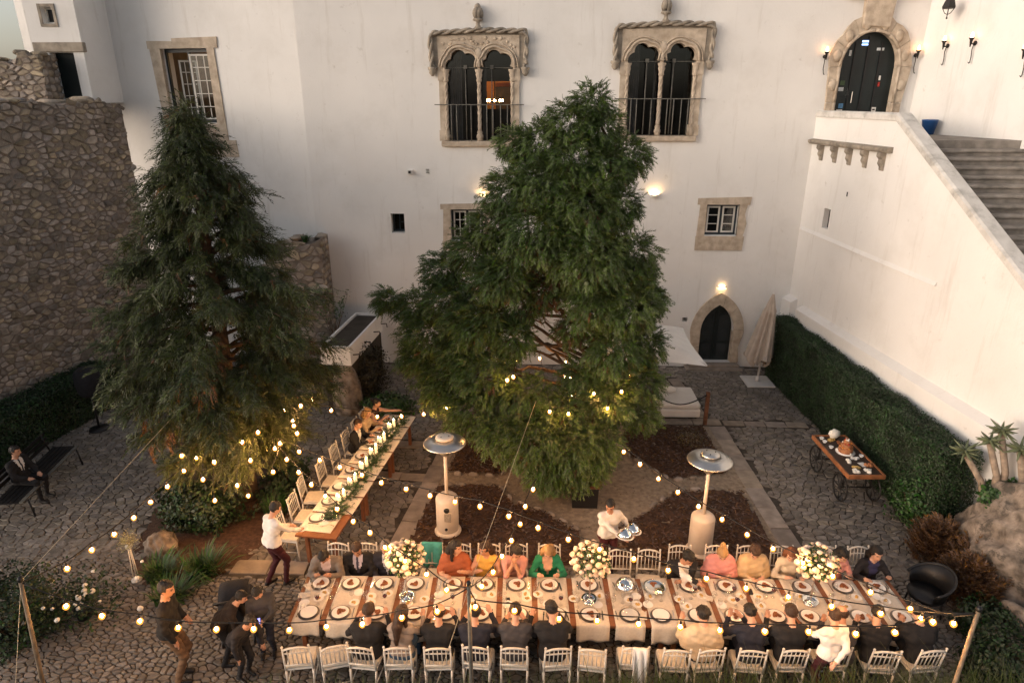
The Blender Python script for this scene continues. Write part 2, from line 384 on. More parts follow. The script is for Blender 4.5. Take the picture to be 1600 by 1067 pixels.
INNER = [(-2.55, 10.15), (5.0, 10.15), (4.85, 16.0), (-1.75, 16.0)]     # planting square round the big tree
BEDS = {
 'NW': [(-1.62, 15.9), (-1.95, 13.45), (-.75, 13.35), (-.2, 14.1), (-.35, 15.85)],
 'SW': [(-2.1, 12.8), (-.78, 12.84), (-.39, 12.2), (.3, 11.85), (1.0, 11.2), (.9, 10.2), (-2.48, 10.2)],
 'NE': [(2.25, 15.05), (2.75, 15.92), (4.62, 15.92), (4.66, 13.6), (3.25, 13.32), (2.5, 14.3)],
 'SE': [(3.3, 12.75), (4.75, 12.8), (4.8, 10.25), (1.6, 10.25), (1.75, 11.3), (2.6, 12.0)]}
SLABS = []       # (x0,x1,y0,y1) stone slab rows
def slab_row(p0, p1, w, n):
    for i in range(n):
        a = lerp(p0, p1, (i + .012) / n); b = lerp(p0, p1, (i + .988) / n)
        d = Vector((b[0] - a[0], b[1] - a[1])).normalized(); q = Vector((-d.y, d.x)) * w / 2
        j = [rng.uniform(-.015, .015) for _ in range(8)]
        SLABS.append([(a[0] + q.x + j[0], a[1] + q.y + j[1]), (a[0] - q.x + j[2], a[1] - q.y + j[3]), (b[0] - q.x + j[4], b[1] - q.y + j[5]), (b[0] + q.x + j[6], b[1] + q.y + j[7])])
slab_row((-2.68, 10.0), (-1.92, 16.0), .40, 8)
slab_row((5.18, 10.0), (5.02, 16.0), .42, 8)
slab_row((-3.5, 14.75), (-2.15, 14.75), .34, 3)
slab_row((-1.75, 16.25), (5.2, 16.25), .34, 9)
slab_row((5.25, 16.2), (7.5, 16.15), .28, 4)
slab_row((-3.6, 13.3), (-2.45, 13.2), .30, 2)
slab_row((4.75, 16.5), (4.5, 19.2), .34, 4)
slab_row((-5.6, 10.0), (-4.2, 10.0), .38, 2)
for k, p in enumerate(SLABS):
    m = MB(); p2 = p if True else p
    m.slabp(p, -.01, .022 + rng.uniform(-.004, .006)); m.build('paving_slab', 'slab', floor, bevel=.008)
def near_slab(x, y):
    for p in SLABS:
        cx = sum(q[0] for q in p) / 4; cy = sum(q[1] for q in p) / 4
        if abs(x - cx) < 1.0 and abs(y - cy) < 1.0:
            ex = [(cx + (q[0] - cx) * 1.0 + (.07 if q[0] > cx else -.07), cy + (q[1] - cy) + (.07 if q[1] > cy else -.07)) for q in p]
            if inpoly(x, y, ex): return True
    return False
def keep_cob(x, y):
    if y > 20.2 or y < 5.6 or x < -13.9 or x > 8.9: return False
    if x > 8.05 - (y - 13) * .07 and y > 10: return False
    if inpoly(x, y, INNER): return False
    if -8.1 < x < -5.3 and 10.2 < y < 14.5 and ((x + 6.6) / 1.5) ** 2 + ((y - 12.2) / 2.2) ** 2 < 1: return False
    return not near_slab(x, y)
st = cells(-14, 9, 5.6, 10.4, .122, .086, .46, .005, keep_cob, rng, drop=.10) + cells(-14, 9, 10.4, 20.3, .165, .125, .46, .007, keep_cob, rng, drop=.10)
def cob_score(s):      # clear of furniture and people, largest in the picture
    x, y, _ = s
    if -8.6 < x < -4.2 and 7.3 < y < 9.8: return abs(x + 5.6) * .6 + abs(y - 8.6)
    return 50 + y
st = [(x, y, round_poly(p) if y < 10.4 and -9.5 < x < 8 else p) for x, y, p in st]
st.sort(key=cob_score)
for k, (px, py, poly) in enumerate(st[:290]):
    m = MB(); stone_mb(m, 0, 0, [(x - px, y - py) for x, y in poly], rng.uniform(.014, .028), .011, rng)
    m.build('paving_stone', 'cobble', floor, (px, py, 0))
mb = MB()
for px, py, poly in st[290:]: stone_mb(mb, px, py, poly, rng.uniform(.012, .028), .011, rng)
stuff(mb.build('cobble_paving', 'cobble_i', floor))

# planting square
mb = MB(); mb.slabp(INNER, -.01, .012); dirt = struct(mb.build('dirt_path', 'dirt'))
mb = MB()
for _ in range(2600):
    x, y = rng.uniform(-2.4, 4.9), rng.uniform(10.2, 15.9)
    if any(inpoly(x, y, b) for b in BEDS.values()) or not inpoly(x, y, INNER): continue
    r = rng.uniform(.008, .024); mb.ball((x, y, .014), (r, r * rng.uniform(.6, 1), r * .6), 5, 3, jit=.25)
stuff(mb.build('gravel', mat('gravel_stone', (.24, .19, .14), .9, .3, 9, island=.5), dirt))
for key, poly in BEDS.items():
    xs = [p[0] for p in poly]; ys = [p[1] for p in poly]
    n = 46; V = []; F = []; idx = {}
    for i in range(n + 1):
        for j in range(n + 1):
            x = min(xs) + (max(xs) - min(xs)) * i / n; y = min(ys) + (max(ys) - min(ys)) * j / n
            idx[i, j] = len(V); V.append((x, y, .05 + .035 * math.sin(x * 7 + y * 3) * math.sin(y * 6 - x * 2) + rng.uniform(-.02, .03)))
    for i in range(n):
        for j in range(n):
            x = min(xs) + (max(xs) - min(xs)) * (i + .5) / n; y = min(ys) + (max(ys) - min(ys)) * (j + .5) / n
            if inpoly(x, y, poly): F.append((idx[i, j], idx[i + 1, j], idx[i + 1, j + 1], idx[i, j + 1]))
    mb = MB(); mb.add(V, F, True); bed = struct(mb.build('mulch_bed', 'mulch'))
    mb = MB(); cnt = 0
    while cnt < 1500:
        x, y = rng.uniform(min(xs), max(xs)), rng.uniform(min(ys), max(ys))
        if not inpoly(x, y, poly): continue
        cnt += 1; a = rng.uniform(0, 6.3); L = rng.uniform(.02, .055); w = rng.uniform(.006, .016); t = rng.uniform(-.4, .4); z = .075 + rng.uniform(-.01, .04)
        M_ = Matrix.Translation((x, y, z)) @ Matrix.Rotation(a, 4, 'Z') @ Matrix.Rotation(t, 4, 'Y')
        mb.box(-L, L, -w, w, -.004, .004, M=M_)
    stuff(mb.build('bark_chips', 'chip', bed))
# rough edging stones round the beds
for line in ([(-1.9, 13.38), (-.75, 13.3), (-.2, 14.0)], [(-2.05, 12.88), (-.74, 12.92), (-.34, 12.28), (.34, 11.93), (1.06, 11.25)], [(2.2, 14.95), (2.5, 14.22), (3.25, 13.24), (4.68, 13.52)], [(1.68, 11.36), (2.55, 12.08), (3.28, 12.84), (4.2, 12.9)]):
    for a, b in zip(line, line[1:]):
        L = math.hypot(b[0] - a[0], b[1] - a[1]); n = max(2, int(L / .3))
        for i in range(n):
            if rng.random() < .22: continue
            c = lerp(a, b, (i + .5) / n); m = MB(); m.ball((0, 0, .035), (.13 * rng.uniform(.7, 1.1), .06 * rng.uniform(.7, 1.3), .06), 8, 5, jit=.12)
            m.build('edging_stone', 'slab', dirt, (c[0], c[1], 0), math.atan2(b[1] - a[1], b[0] - a[0]) + rng.uniform(-.2, .2))

# ================================================================ PALACE
def holed(mb, x0, x1, z0, z1, y, holes, depth, M=None):
    xs = sorted({x0, x1} | {h[0] for h in holes} | {h[1] for h in holes}); zs = sorted({z0, z1} | {h[2] for h in holes} | {h[3] for h in holes})
    for a, b in zip(xs, xs[1:]):
        for c, d in zip(zs, zs[1:]):
            mx, mz = (a + b) / 2, (c + d) / 2
            if any(h[0] < mx < h[1] and h[2] < mz < h[3] for h in holes): continue
            mb.add([(a, y, c), (b, y, c), (b, y, d), (a, y, d)], [(0, 1, 2, 3)], M=M)
    for h in holes:
        a, b, c, d = h
        mb.add([(a, y, c), (a, y + depth, c), (a, y + depth, d), (a, y, d)], [(0, 1, 2, 3)], M=M)
        mb.add([(b, y, c), (b, y + depth, c), (b, y + depth, d), (b, y, d)], [(3, 2, 1, 0)], M=M)
        mb.add([(a, y, c), (b, y, c), (b, y + depth, c), (a, y + depth, c)], [(0, 1, 2, 3)], M=M)
        mb.add([(a, y, d), (b, y, d), (b, y + depth, d), (a, y + depth, d)], [(3, 2, 1, 0)], M=M)
FY = 20.3
palace = thing('palace', 'long white plastered palace wall with two carved twin windows and a pointed door', 'building', (0, FY, 0))
HOLES = [(-2.60, -.60, 7.12, 9.72), (2.58, 4.62, 7.28, 9.88), (8.54, 10.20, 7.3, 10.1), (5.28, 6.26, 4.36, 5.30), (-2.55, -1.55, 4.15, 5.12),
         (-4.42, -4.0, 4.38, 4.98), (5.46, 6.54, .16, 2.2), (4.86, 5.02, 1.55, 1.69)]
mb = MB(); holed(mb, -6.8, 10.9, -.1, 14.5, 0, HOLES, .42)
mb.add([(-6.8, 0, -.1), (-6.8, 0, 14.5), (-6.8, 5, 14.5), (-6.8, 5, -.1)], [(0, 1, 2, 3)])
mb.build('wall', 'plaster', palace)
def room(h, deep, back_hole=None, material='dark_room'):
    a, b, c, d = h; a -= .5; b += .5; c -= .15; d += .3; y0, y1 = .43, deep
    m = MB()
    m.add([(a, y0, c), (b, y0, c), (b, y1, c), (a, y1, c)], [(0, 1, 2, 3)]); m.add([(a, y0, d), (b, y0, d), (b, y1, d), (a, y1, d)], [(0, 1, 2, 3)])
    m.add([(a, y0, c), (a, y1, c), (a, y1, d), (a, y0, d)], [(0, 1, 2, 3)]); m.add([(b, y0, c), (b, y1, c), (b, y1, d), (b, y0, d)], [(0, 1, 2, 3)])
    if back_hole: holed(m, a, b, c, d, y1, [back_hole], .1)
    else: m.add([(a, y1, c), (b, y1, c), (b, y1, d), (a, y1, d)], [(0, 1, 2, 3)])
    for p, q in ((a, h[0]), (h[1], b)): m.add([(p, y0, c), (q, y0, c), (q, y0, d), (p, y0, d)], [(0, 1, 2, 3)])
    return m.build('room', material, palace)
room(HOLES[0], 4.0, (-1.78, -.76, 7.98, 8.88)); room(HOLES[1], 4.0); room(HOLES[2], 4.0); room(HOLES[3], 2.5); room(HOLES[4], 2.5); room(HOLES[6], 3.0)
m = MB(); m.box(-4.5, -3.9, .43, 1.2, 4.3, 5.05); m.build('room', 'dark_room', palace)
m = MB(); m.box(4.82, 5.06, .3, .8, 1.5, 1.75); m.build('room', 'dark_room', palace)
# warm lit saloon seen through the first window
m = MB(); a, b, c, d = -3.4, .3, 7.0, 9.9
m.add([(a, 7, c), (b, 7, c), (b, 7, d), (a, 7, d)], [(0, 1, 2, 3)]); m.add([(a, 4.1, c), (a, 7, c), (a, 7, d), (a, 4.1, d)], [(0, 1, 2, 3)]); m.add([(b, 4.1, c), (b, 7, c), (b, 7, d), (b, 4.1, d)], [(0, 1, 2, 3)])
m.add([(a, 4.1, c), (b, 4.1, c), (b, 7, c), (a, 7, c)], [(0, 1, 2, 3)]); m.add([(a, 4.1, d), (b, 4.1, d), (b, 7, d), (a, 7, d)], [(0, 1, 2, 3)])
m.build('room', 'warm_room', palace)
ch = MB(); ch.lathe([(.02, .9), (.02, .25), (.05, .2), (.03, 0)], 6, (-1.45, 5.2, 8.15)); ch.tube([(-1.45 + .28 * math.cos(w), 5.2 + .28 * math.sin(w), 8.2) for w in [i * .5236 for i in range(13)]], .015, 5)
cho = ch.build('chandelier', 'iron', palace)
for i in range(8):
    w = i * .7854; b_ = MB(); b_.lathe([(.0, 0), (.03, .012), (.034, .035), (.02, .07), (0, .085)], 8); b_.build('lamp_shade', 'lamp_on', cho, (-1.45 + .28 * math.cos(w), 5.2 + .28 * math.sin(w), 8.22))
m = MB(); m.box(-1.5, -.7, 6.6, 6.95, 7.0, 8.75); m.box(-2.0, -1.85, 6.7, 6.9, 7.0, 8.6); m.build('cupboard', 'cart_top', palace)

def cusped(c, hw, zs, n=44, rise=1.0, foil=.25, lobes=5):
    out = []
    for i in range(n + 1):
        t = math.pi * (1 - i / n); r = hw * (1 - foil * (1 - abs(math.sin(lobes * t / 2)) ** .7))
        out.append((c + r * math.cos(t), zs + r * math.sin(t) * rise))
    out[0] = (c - hw, zs); out[-1] = (c + hw, zs)
    return out
def bifora(cx, z0, carved):
    W, zs, top = 1.16, 2.02, 2.84; hw = .47; c1, c2 = -.505, .505
    T = Matrix.Translation((cx, 0, z0))
    o = [(-W, zs - .05), (c1 - hw, zs - .05)] + cusped(c1, hw, zs) + [(c1 + hw, zs - .06), (c2 - hw, zs - .06)] + cusped(c2, hw, zs) + [(c2 + hw, zs - .05), (W, zs - .05), (W, top), (-W, top)]
    m = MB(); m.prism(o, -.09, .16)
    win = m.build('window', 'trim', palace, (cx, 0, z0))
    for c in (c1, c2):     # moulded archivolt following the cusps
        m = MB(); m.tube([(x, -.105, z) for x, z in cusped(c, hw + .075, zs, foil=.10)], .04, 6); m.tube([(x, -.10, z) for x, z in cusped(c, hw + .15, zs, 20, foil=.04)], .026, 6); m.build('archivolt', 'trim', win)
    for s in (-1, 1):      # jambs
        m = MB(); x = s * 1.06
        m.box(x - .10, x + .10, -.06, .3, .30, zs - .055); m.box(x - .13 - .02 * (s > 0), x + .13, -.08, .3, -.0, .30); m.box(x - .12, x + .12, -.085, .3, zs - .36, zs - .052)
        m.build('jamb', 'trim', win)
    for x in (-.975 + .01, 0, .975 - .01):
        m = MB()
        m.lathe([(.085, .0), (.085, .08), (.10, .1), (.10, .16), (.07, .2), (.085, .24), (.058, .3)], 10)
        n = 26
        for k in range(3):     # twisted shaft
            m.tube([(.026 * math.cos(k * 2.094 + i * .55), .026 * math.sin(k * 2.094 + i * .55), .29 + (zs - .66) * i / n) for i in range(n + 1)], .036, 6)
        m.lathe([(.06, zs - .4), (.085, zs - .36), (.07, zs - .3), (.10, zs - .2), (.085, zs - .16), (.12, zs - .08), (.12, zs - .055)], 10)
        m.build('column', 'trim', win, (x, -.03, 0))
    m = MB(); m.box(-1.14, 1.14, -.12, .4, -.16, -.003); m.build('sill', 'trim', win, bevel=.02)
    # hood mould: twisted rope along the top and down both shoulders
    pts = [(-1.33, -.13, 1.98), (-1.36, -.13, 2.80), (-1.30, -.13, 2.90), (0, -.13, 2.98), (1.30, -.13, 2.95), (1.36, -.13, 2.86), (1.33, -.13, 2.0)]
    dense = []
    for a, b in zip(pts, pts[1:]):
        L = (Vector(b) - Vector(a)).length; k = max(2, int(L / .05))
        dense += [lerp(a, b, i / k) for i in range(k)]
    m = MB()
    for ph in (0, math.pi):
        m.tube([(p[0] + .04 * math.cos(i * .5 + ph), p[1] + .03 * math.sin(i * .5 + ph), p[2] + .04 * math.cos(i * .5 + ph)) for i, p in enumerate(dense)], .042, 6)
    m.box(-1.28, 1.28, -.06, .02, top - .002, 2.93); m.build('hood_mould', 'trim_dark', win)
    for s in (-1, 1):
        m = MB(); m.lathe([(.03, 1.78), (.10, 1.86), (.09, 1.92), (.13, 1.97), (.13, 2.02)], 8, (s * 1.33, -.10, 0)); m.box(s * 1.25 - .09, s * 1.25 + .09, -.07, .02, 2.0, 2.86); m.build('corbel', 'trim_dark', win)
    m = MB(); m.lathe([(.13, 2.98), (.06, 3.1), (.05, 3.18), (.15, 3.22), (.13, 3.27)], 10, (0, -.12, 0))
    for k in range(5): m.ball((.075 * math.cos(k * 1.257 + .3), -.12 + .07 * math.sin(k * 1.257 + .3), 3.4 + .02 * (k % 2)), (.085, .085, .14), 7, 6, jit=.1)
    m.ball((0, -.12, 3.56), (.09, .08, .09), 8, 6, jit=.1); m.build('finial', 'trim_dark', win)
    m = MB(); m.ball((0, -.10, 2.36), (.12, .05, .17), 10, 6)
    if carved:
        for k in range(70):
            x = random.uniform(-1.05, 1.05); z = random.uniform(2.3, 2.78)
            if min(math.hypot(x - c1, z - zs), math.hypot(x - c2, z - zs)) < .60: continue
            m.ball((x, -.09, z), (random.uniform(.03, .07), .022, random.uniform(.025, .05)), 6, 4)
    stuff(m.build('carving', 'trim', win))
    m = MB()
    m.box(-1.3, 1.3, -.15, -.125, 1.0, 1.025); m.build('rail', 'rail', win)
    for x in (-.82, -.66, -.24, .22, .4, .62, .82):
        m = MB(); m.tube([(x, -.135, -.0), (x, -.135, 1.0)], .016, 5); m.build('baluster', 'rail', win)
    for x in (-.4, .36):
        m = MB(); m.tube([(x, .12, 0), (x, .12, 2.02)], .018, 5); m.box(x - .05, x + .05, .08, .14, 1.98, 2.08); m.build('rod', 'rail', win)
    m = MB(); m.box(-.95, .95, .11, .13, 2.0, 2.02); m.build('tie_bar', 'rail', win)
    for s in (-1, 1):
        m = MB(); m.box(s * .505 - .46, s * .505 + .46, .26, .27, 0.0, 2.54); m.build('pane', 'glass', win)
    for a, b in ((-.98, -.55), (.05, .18), (-.12, -.02)):
        m = MB(); n = 26; v = []; f = []
        for i in range(n + 1):
            x = a + (b - a) * i / n; y = .5 + .04 * math.sin(i * 1.7)
            v += [(x, y, -.0), (x, y, 2.55)]
        f = [(2 * i, 2 * i + 2, 2 * i + 3, 2 * i + 1) for i in range(n)]
        m.add(v, f, True); m.build('curtain', 'curtain', win)
    return win
w1 = bifora(-1.60, 7.14, True); w1['label'] = 'twin window with leaf-carved spandrels and an amber room behind'
w2 = bifora(3.60, 7.30, False); w2['label'] = 'twin window with smooth spandrels and dark curtains'

def wobble_frame(x0, x1, z0, z1, ox, oz0, oz1, name='surround', y0=-.03, y1=.1):
    pieces = [(x0 - ox, x0, z0, z1), (x1, x1 + ox * .9, z0 - .0, z1), (x0 - ox * 1.15, x1 + ox * 1.2, z1, z1 + oz1), (x0 - ox * 1.1, x1 + ox, z0 - oz0, z0)]
    return pieces
def casement(px, pz, w, h, leaf_open=0, parent=None, yb=.2, nx=2, nz=3, lit=False):
    m = MB(); m.box(-w / 2, -w / 2 + .06, yb - .03, yb + .03, 0, h); m.box(w / 2 - .06, w / 2, yb - .03, yb + .03, 0, h); m.box(-w / 2 + .06, w / 2 - .06, yb - .03, yb + .03, 0, .06); m.box(-w / 2 + .06, w / 2 - .06, yb - .03, yb + .03, h - .06, h); m.box(-.03, .03, yb - .03, yb + .03, .06, h - .06)
    win = m.build('window', 'frame_dark', parent, (px, 0, pz))
    for s in (-1, 1):
        a, b = (-w / 2 + .07, -.04) if s < 0 else (.04, w / 2 - .07); g = .045
        m = MB(); y0, y1 = yb - .05, yb - .012
        m.box(a, a + g, y0, y1, .07, h - .07); m.box(b - g, b, y0, y1, .07, h - .07); m.box(a + g, b - g, y0, y1, .07, .07 + g); m.box(a + g, b - g, y0, y1, h - .07 - g, h - .07)
        for i in range(1, nx): x = a + (b - a) * i / nx; m.box(x - .012, x + .012, y0 + .005, y1 - .005, .07 + g, h - .07 - g)
        for k in range(1, nz):
            z = .07 + (h - .14) * k / nz; xs_ = [a + g] + [a + (b - a) * i / nx for i in range(1, nx)] + [b - g]
            for p, q in zip(xs_, xs_[1:]): m.box(p + .013, q - .013, y0 + .006, y1 - .006, z - .012, z + .012)
        m.build('casement', 'frame_white', win)
        m = MB(); m.box(a + .02, b - .02, yb - .025, yb - .02, .09, h - .09); m.build('pane', 'glass', win)
    return win
for (h, dx0, dz) in ((HOLES[3], .24, (.46, .24)), (HOLES[4], .26, (.3, .2))):
    win = casement((h[0] + h[1]) / 2, h[2], h[1] - h[0], h[3] - h[2], parent=palace, nx=2 if h is HOLES[4] else 1)
    w = (h[1] - h[0]) / 2; hh = h[3] - h[2]
    for poly in ([(-w - dx0, -.02), (-w, -.02), (-w, hh), (-w - dx0 * .85, hh)], [(w, -.02), (w + dx0 * .8, -.02), (w + dx0 * 1.1, hh * .4), (w + dx0 * .75, hh * .7), (w + dx0, hh), (w, hh)],
                 [(-w - dx0 * 1.2, hh + .002), (w + dx0 * 1.3, hh + .002), (w + dx0 * 1.4, hh + dz[1]), (-w - dx0 * 1.2, hh + dz[1] * .8)], [(-w - dx0 * 1.1, -.022), (w + dx0 * 1., -.022), (w + dx0 * .9, -dz[0]), (-w - dx0 * 1.05, -dz[0])]):
        m = MB(); m.prism(poly, -.035, .08); m.build('surround', 'trim', win)
m = MB(); m.box(-4.41, -4.01, .3, .33, 4.39, 4.97); sw = m.build('window', 'glass', palace)
m = MB(); m.box(-4.22, -4.19, .26, .29, 4.40, 4.96); m.box(-4.17, -4.02, .26, .29, 4.66, 4.69); m.build('muntin', 'frame_dark', sw)
m = MB(); m.box(-4.41, -4.36, .24, .295, 4.39, 4.97); m.box(-4.06, -4.01, .24, .295, 4.39, 4.97); m.box(-4.35, -4.07, .24, .295, 4.39, 4.44); m.box(-4.35, -4.07, .24, .295, 4.92, 4.97); m.build('frame', 'frame_dark', sw)

# pointed door on the court
def ogive(hw, zs, top, n=14):
    out = []; k = (top - zs)
    rr = (hw * hw + k * k) / (2 * hw)
    for i in range(n + 1):
        z = zs + k * i / n; x = -(math.sqrt(max(0, rr * rr - (z - zs) ** 2)) - (rr - hw)); out.append((x, z))
    return out + [(-x, z) for x, z in reversed(out[:-1])]
dcx = 6.0
m = MB(); in_ = ogive(.53, 1.25, 2.14); ou = ogive(.86, 1.2, 2.55)
# individual voussoir blocks of the surround
iL = [(-.53, .16), (-.53, .7)] + in_ + [(.53, .7), (.53, .16)]; oL = [(-.68, .16), (-.80, .7)] + ou + [(.74, .7), (.80, .16)]
door = MB(); dd = [(-.52, .16)] + [(x * .985, z) for x, z in in_] + [(.52, .16)]
door.prism(dd, .22, .30); door_o = door.build('door', 'door_wood', palace, (dcx, 0, 0))
step_ = max(1, (len(iL) - 1) // 9)
k = 0
while k < len(iL) - 1:
    e = min(len(iL) - 1, k + (1 if k in (0, len(iL) - 2) else 4))
    inner = iL[k:e + 1]; outer = oL[k:e + 1]
    c = [sum(p[0] for p in inner + outer) / (2 * len(inner)), sum(p[1] for p in inner + outer) / (2 * len(inner))]
    m = MB(); m.prism([(c[0] + (x - c[0]) * .985, c[1] + (z - c[1]) * .985) for x, z in inner + outer[::-1]], -.05 - random.uniform(0, .012), .2); m.build('voussoir', 'trim', door_o, bevel=.008)
    k = e
fill = [(-.54, 1.2)] + in_ + [(.54, 1.2), (.56, 2.22), (-.56, 2.22)]
m = MB(); m.prism(fill, .003, .24); m.build('spandrel', 'plaster', door_o)
for s in (-1, 1):
    for z0, z1 in ((.28, .75), (.85, 1.75)):
        m = MB(); m.box(s * .26 - .17, s * .26 + .17, .2, .222, z0, z1); m.build('panel', mat('door_glazing', (.03, .035, .037), .15, .2, 3), door_o)
m = MB(); m.box(-.02, .02, .19, .219, .2, 2.0); m.build('astragal', 'door_wood', door_o)
m = MB(); m.box(-.5, -.02, .12, .26, .1, .158); m.box(.02, .5, .12, .26, .1, .158); m.build('threshold', 'frame_white', door_o)
m = MB(); m.box(-.95, .85, -.45, .1, 0, .075); m.box(-.85, .78, -.28, .1, .075, .157); m.build('doorstep', 'slab', door_o, bevel=.012)

# upper door with carved arch on the stair landing
ucx = 9.37; zL = 7.4
def arch_pts(hw, zs, rise, n, bumps=0, amp=0):
    return [(hw * (1 + amp * abs(math.sin(bumps * t))) * -math.cos(t), zs + rise * (1 + amp * abs(math.sin(bumps * t))) * math.sin(t)) for t in [math.pi * i / n for i in range(n + 1)]]
ia = [(-.80, zL), (-.80, 8.2)] + arch_pts(.80, 9.15, .93, 18) + [(.80, 8.2), (.80, zL)]
oa = [(-1.04, zL), (-1.04, 8.2)] + arch_pts(1.10, 9.15, 1.30, 18, 4.5, .06) + [(1.06, 8.2), (1.08, zL)]
m = MB(); m.prism([(-.82, zL)] + arch_pts(.82, 9.15, .95, 18) + [(.82, zL)], .16, .22); ud = m.build('door', 'door_wood', palace, (ucx, 0, 0))
k = 0
while k < len(ia) - 1:
    e = min(len(ia) - 1, k + (1 if k < 2 or k > len(ia) - 4 else 3)); inner = ia[k:e + 1]; outer = oa[k:e + 1]
    c = [sum(p[0] for p in inner + outer) / (2 * len(inner)), sum(p[1] for p in inner + outer) / (2 * len(inner))]
    m = MB(); m.prism([(c[0] + (x - c[0]) * .985, c[1] + (z - c[1]) * .985) for x, z in inner + outer[::-1]], -.08 - random.uniform(0, .03), .15)
    m.ball((c[0], -.09, c[1]), (.13, .07, .16), 8, 6, jit=.15); m.tube([(x * 1.03, -.1, z * 1.0) for x, z in inner], .045, 6)
    m.build('voussoir', 'trim', ud); k = e
m = MB(); m.prism([(-.84, 9.15)] + arch_pts(.81, 9.15, .94, 18) + [(.84, 9.15), (.84, 10.12), (-.84, 10.12)], .003, .15); m.build('spandrel', 'plaster', ud)
m = MB(); m.prism([(-.38, 10.2), (.36, 10.14), (.42, 11.1), (-.4, 11.1)], -.16, .02); m.build('keystone', 'trim', ud, bevel=.02)
m = MB()
for x, z, rx, rz_ in ((-.72, 10.98, .26, .14), (.82, 11.0, .32, .13), (-.2, 11.02, .3, .14), (.3, 11.06, .3, .14), (-.45, 11.15, .2, .2), (.1, 11.3, .3, .25)): m.ball((x, -.1, z), (rx, .12, rz_), 9, 6, jit=.12)
m.build('crest', 'trim', ud)
m = MB()
for s in (-1, 1): m.box(s * .36 - .015, s * .36 + .015, .13, .158, 7.42, 9.8)
m.box(-.02, .02, .125, .158, 7.42, 9.95); m.build('door_stile', 'black', ud)
for x, z, w, h, mt in ((-.15, 9.70, .17, .05, 'exit'), (-.15, 9.62, .17, .04, 'exit'), (.30, 9.5, .2, .07, 'sticker'), (-.52, 9.4, .06, .15, 'sticker'), (-.62, 8.45, .14, .1, 'sticker'), (-.60, 8.62, .12, .12, 'plant'), (-.42, 8.35, .09, .26, 'glass'), (.42, 8.75, .05, .12, 'paper'), (.42, 8.58, .05, .12, 'fruit'), (-.55, 8.0, .13, .13, 'sticker_b'), (-.57, 7.86, .16, .08, 'paper'), (.40, 7.9, .13, .13, 'paper')):
    m = MB(); m.box(x - w / 2 + .04, x + w / 2 + .04, .145, .157, z + .12 - h / 2, z + .12 + h / 2); m.build('sticker', mt, ud)
m = MB(); m.box(.405, .475, .139, .144, 8.0, 8.04); m.build('sticker_mark', 'black', ud)
m = MB(); m.box(9.0 - ucx + .1, 9.02 - ucx + .1, .10, .14, 8.2, 8.5); m.build('handle', 'silver', ud)
# small fittings on the wall
m = MB(); m.box(-3.82, -3.66, -.1, 0.01, 6.18, 6.30); fl = m.build('floodlight', 'steel_w', palace); m = MB(); m.box(-3.78, -3.70, -.115, -.101, 6.2, 6.28); m.build('lens', 'black', fl)
m = MB()
for k in range(3): m.box(-3.26, -3.16, -.02, .01, 6.2 + k * .05, 6.22 + k * .05)
m.build('vent', 'rail', palace)

# ---- left wing: a wall turned slightly back, with one stone-framed casement
LA = R(-11); LM = Matrix.Translation((-6.8, FY, 0)) @ Matrix.Rotation(LA, 4, 'Z')
wing = thing('palace_wing', 'white plastered wing with one open stone-framed casement behind the tall cypress', 'building', (-6.8, FY + .02, 0), LA)
lh = (-4.55, -2.95, 7.62, 9.72)
mb = MB(); holed(mb, -9.5, -.0, -.1, 14.5, 0, [lh], .5); mb.add([(-9.5, 0, 0), (-9.5, 0, 14.5), (-9.5, 6, 14.5), (-9.5, 6, 0)], [(0, 1, 2, 3)]); mb.build('wall', 'plaster', wing)
m = MB(); a, b, c, d = lh[0] - .4, lh[1] + .4, lh[2] - .1, lh[3] + .2
for f_ in ([(a, .52, c), (b, .52, c), (b, 3, c), (a, 3, c)], [(a, .52, d), (b, .52, d), (b, 3, d), (a, 3, d)], [(a, .52, c), (a, 3, c), (a, 3, d), (a, .52, d)], [(b, .52, c), (b, 3, c), (b, 3, d), (b, .52, d)], [(a, 3, c), (b, 3, c), (b, 3, d), (a, 3, d)]): m.add(f_, [(0, 1, 2, 3)])
m.build('room', 'curtain', wing)
m = MB(); m.lathe([(.03, .3), (.08, .24), (.13, 0), (.0, .02)], 10); m.build('ceiling_lamp', 'lamp_dim', wing, (-3.5, 2.3, 9.2))
m = MB(); m.box(-.8, -.74, .1, .18, 0, 2.1); m.box(.74, .8, .1, .18, 0, 2.1); m.box(-.74, .74, .1, .18, 0, .08); m.box(-.74, .74, .1, .18, 2.0, 2.1); m.box(-.02, .05, .1, .18, .08, 2.0)
win = m.build('window', 'frame_dark', wing, ((lh[0] + lh[1]) / 2, .06, lh[2]))
def leaf(w, h, nx, nz):
    m = MB(); g = .05; m.box(0, g, -.02, .02, 0, h); m.box(w - g, w, -.02, .02, 0, h); m.box(g, w - g, -.02, .02, 0, g); m.box(g, w - g, -.02, .02, h - g, h)
    for i in range(1, nx): x = w * i / nx; m.box(x - .012, x + .012, -.012, .012, g, h - g)
    for k in range(1, nz):
        z = h * k / nz
        xs_ = [g] + [w * i / nx for i in range(1, nx)] + [w - g]
        for p, q in zip(xs_, xs_[1:]): m.box(p + .013, q - .013, -.011, .011, z - .012, z + .012)
    return m
lf = leaf(.68, 1.85, 3, 5).build('casement', 'frame_white', win, (.06, .06, .1), R(6)); m = MB(); m.box(.03, .65, -.003, .003, .03, 1.82); m.build('pane', 'glass', lf)
lf = leaf(.5, 1.7, 3, 5).build('casement', 'frame_white', win, (-.5, .26, .1), R(38)); m = MB(); m.box(.03, .47, -.003, .003, .03, 1.67); m.build('pane', 'glass', lf)
w, hh = .8, 2.1
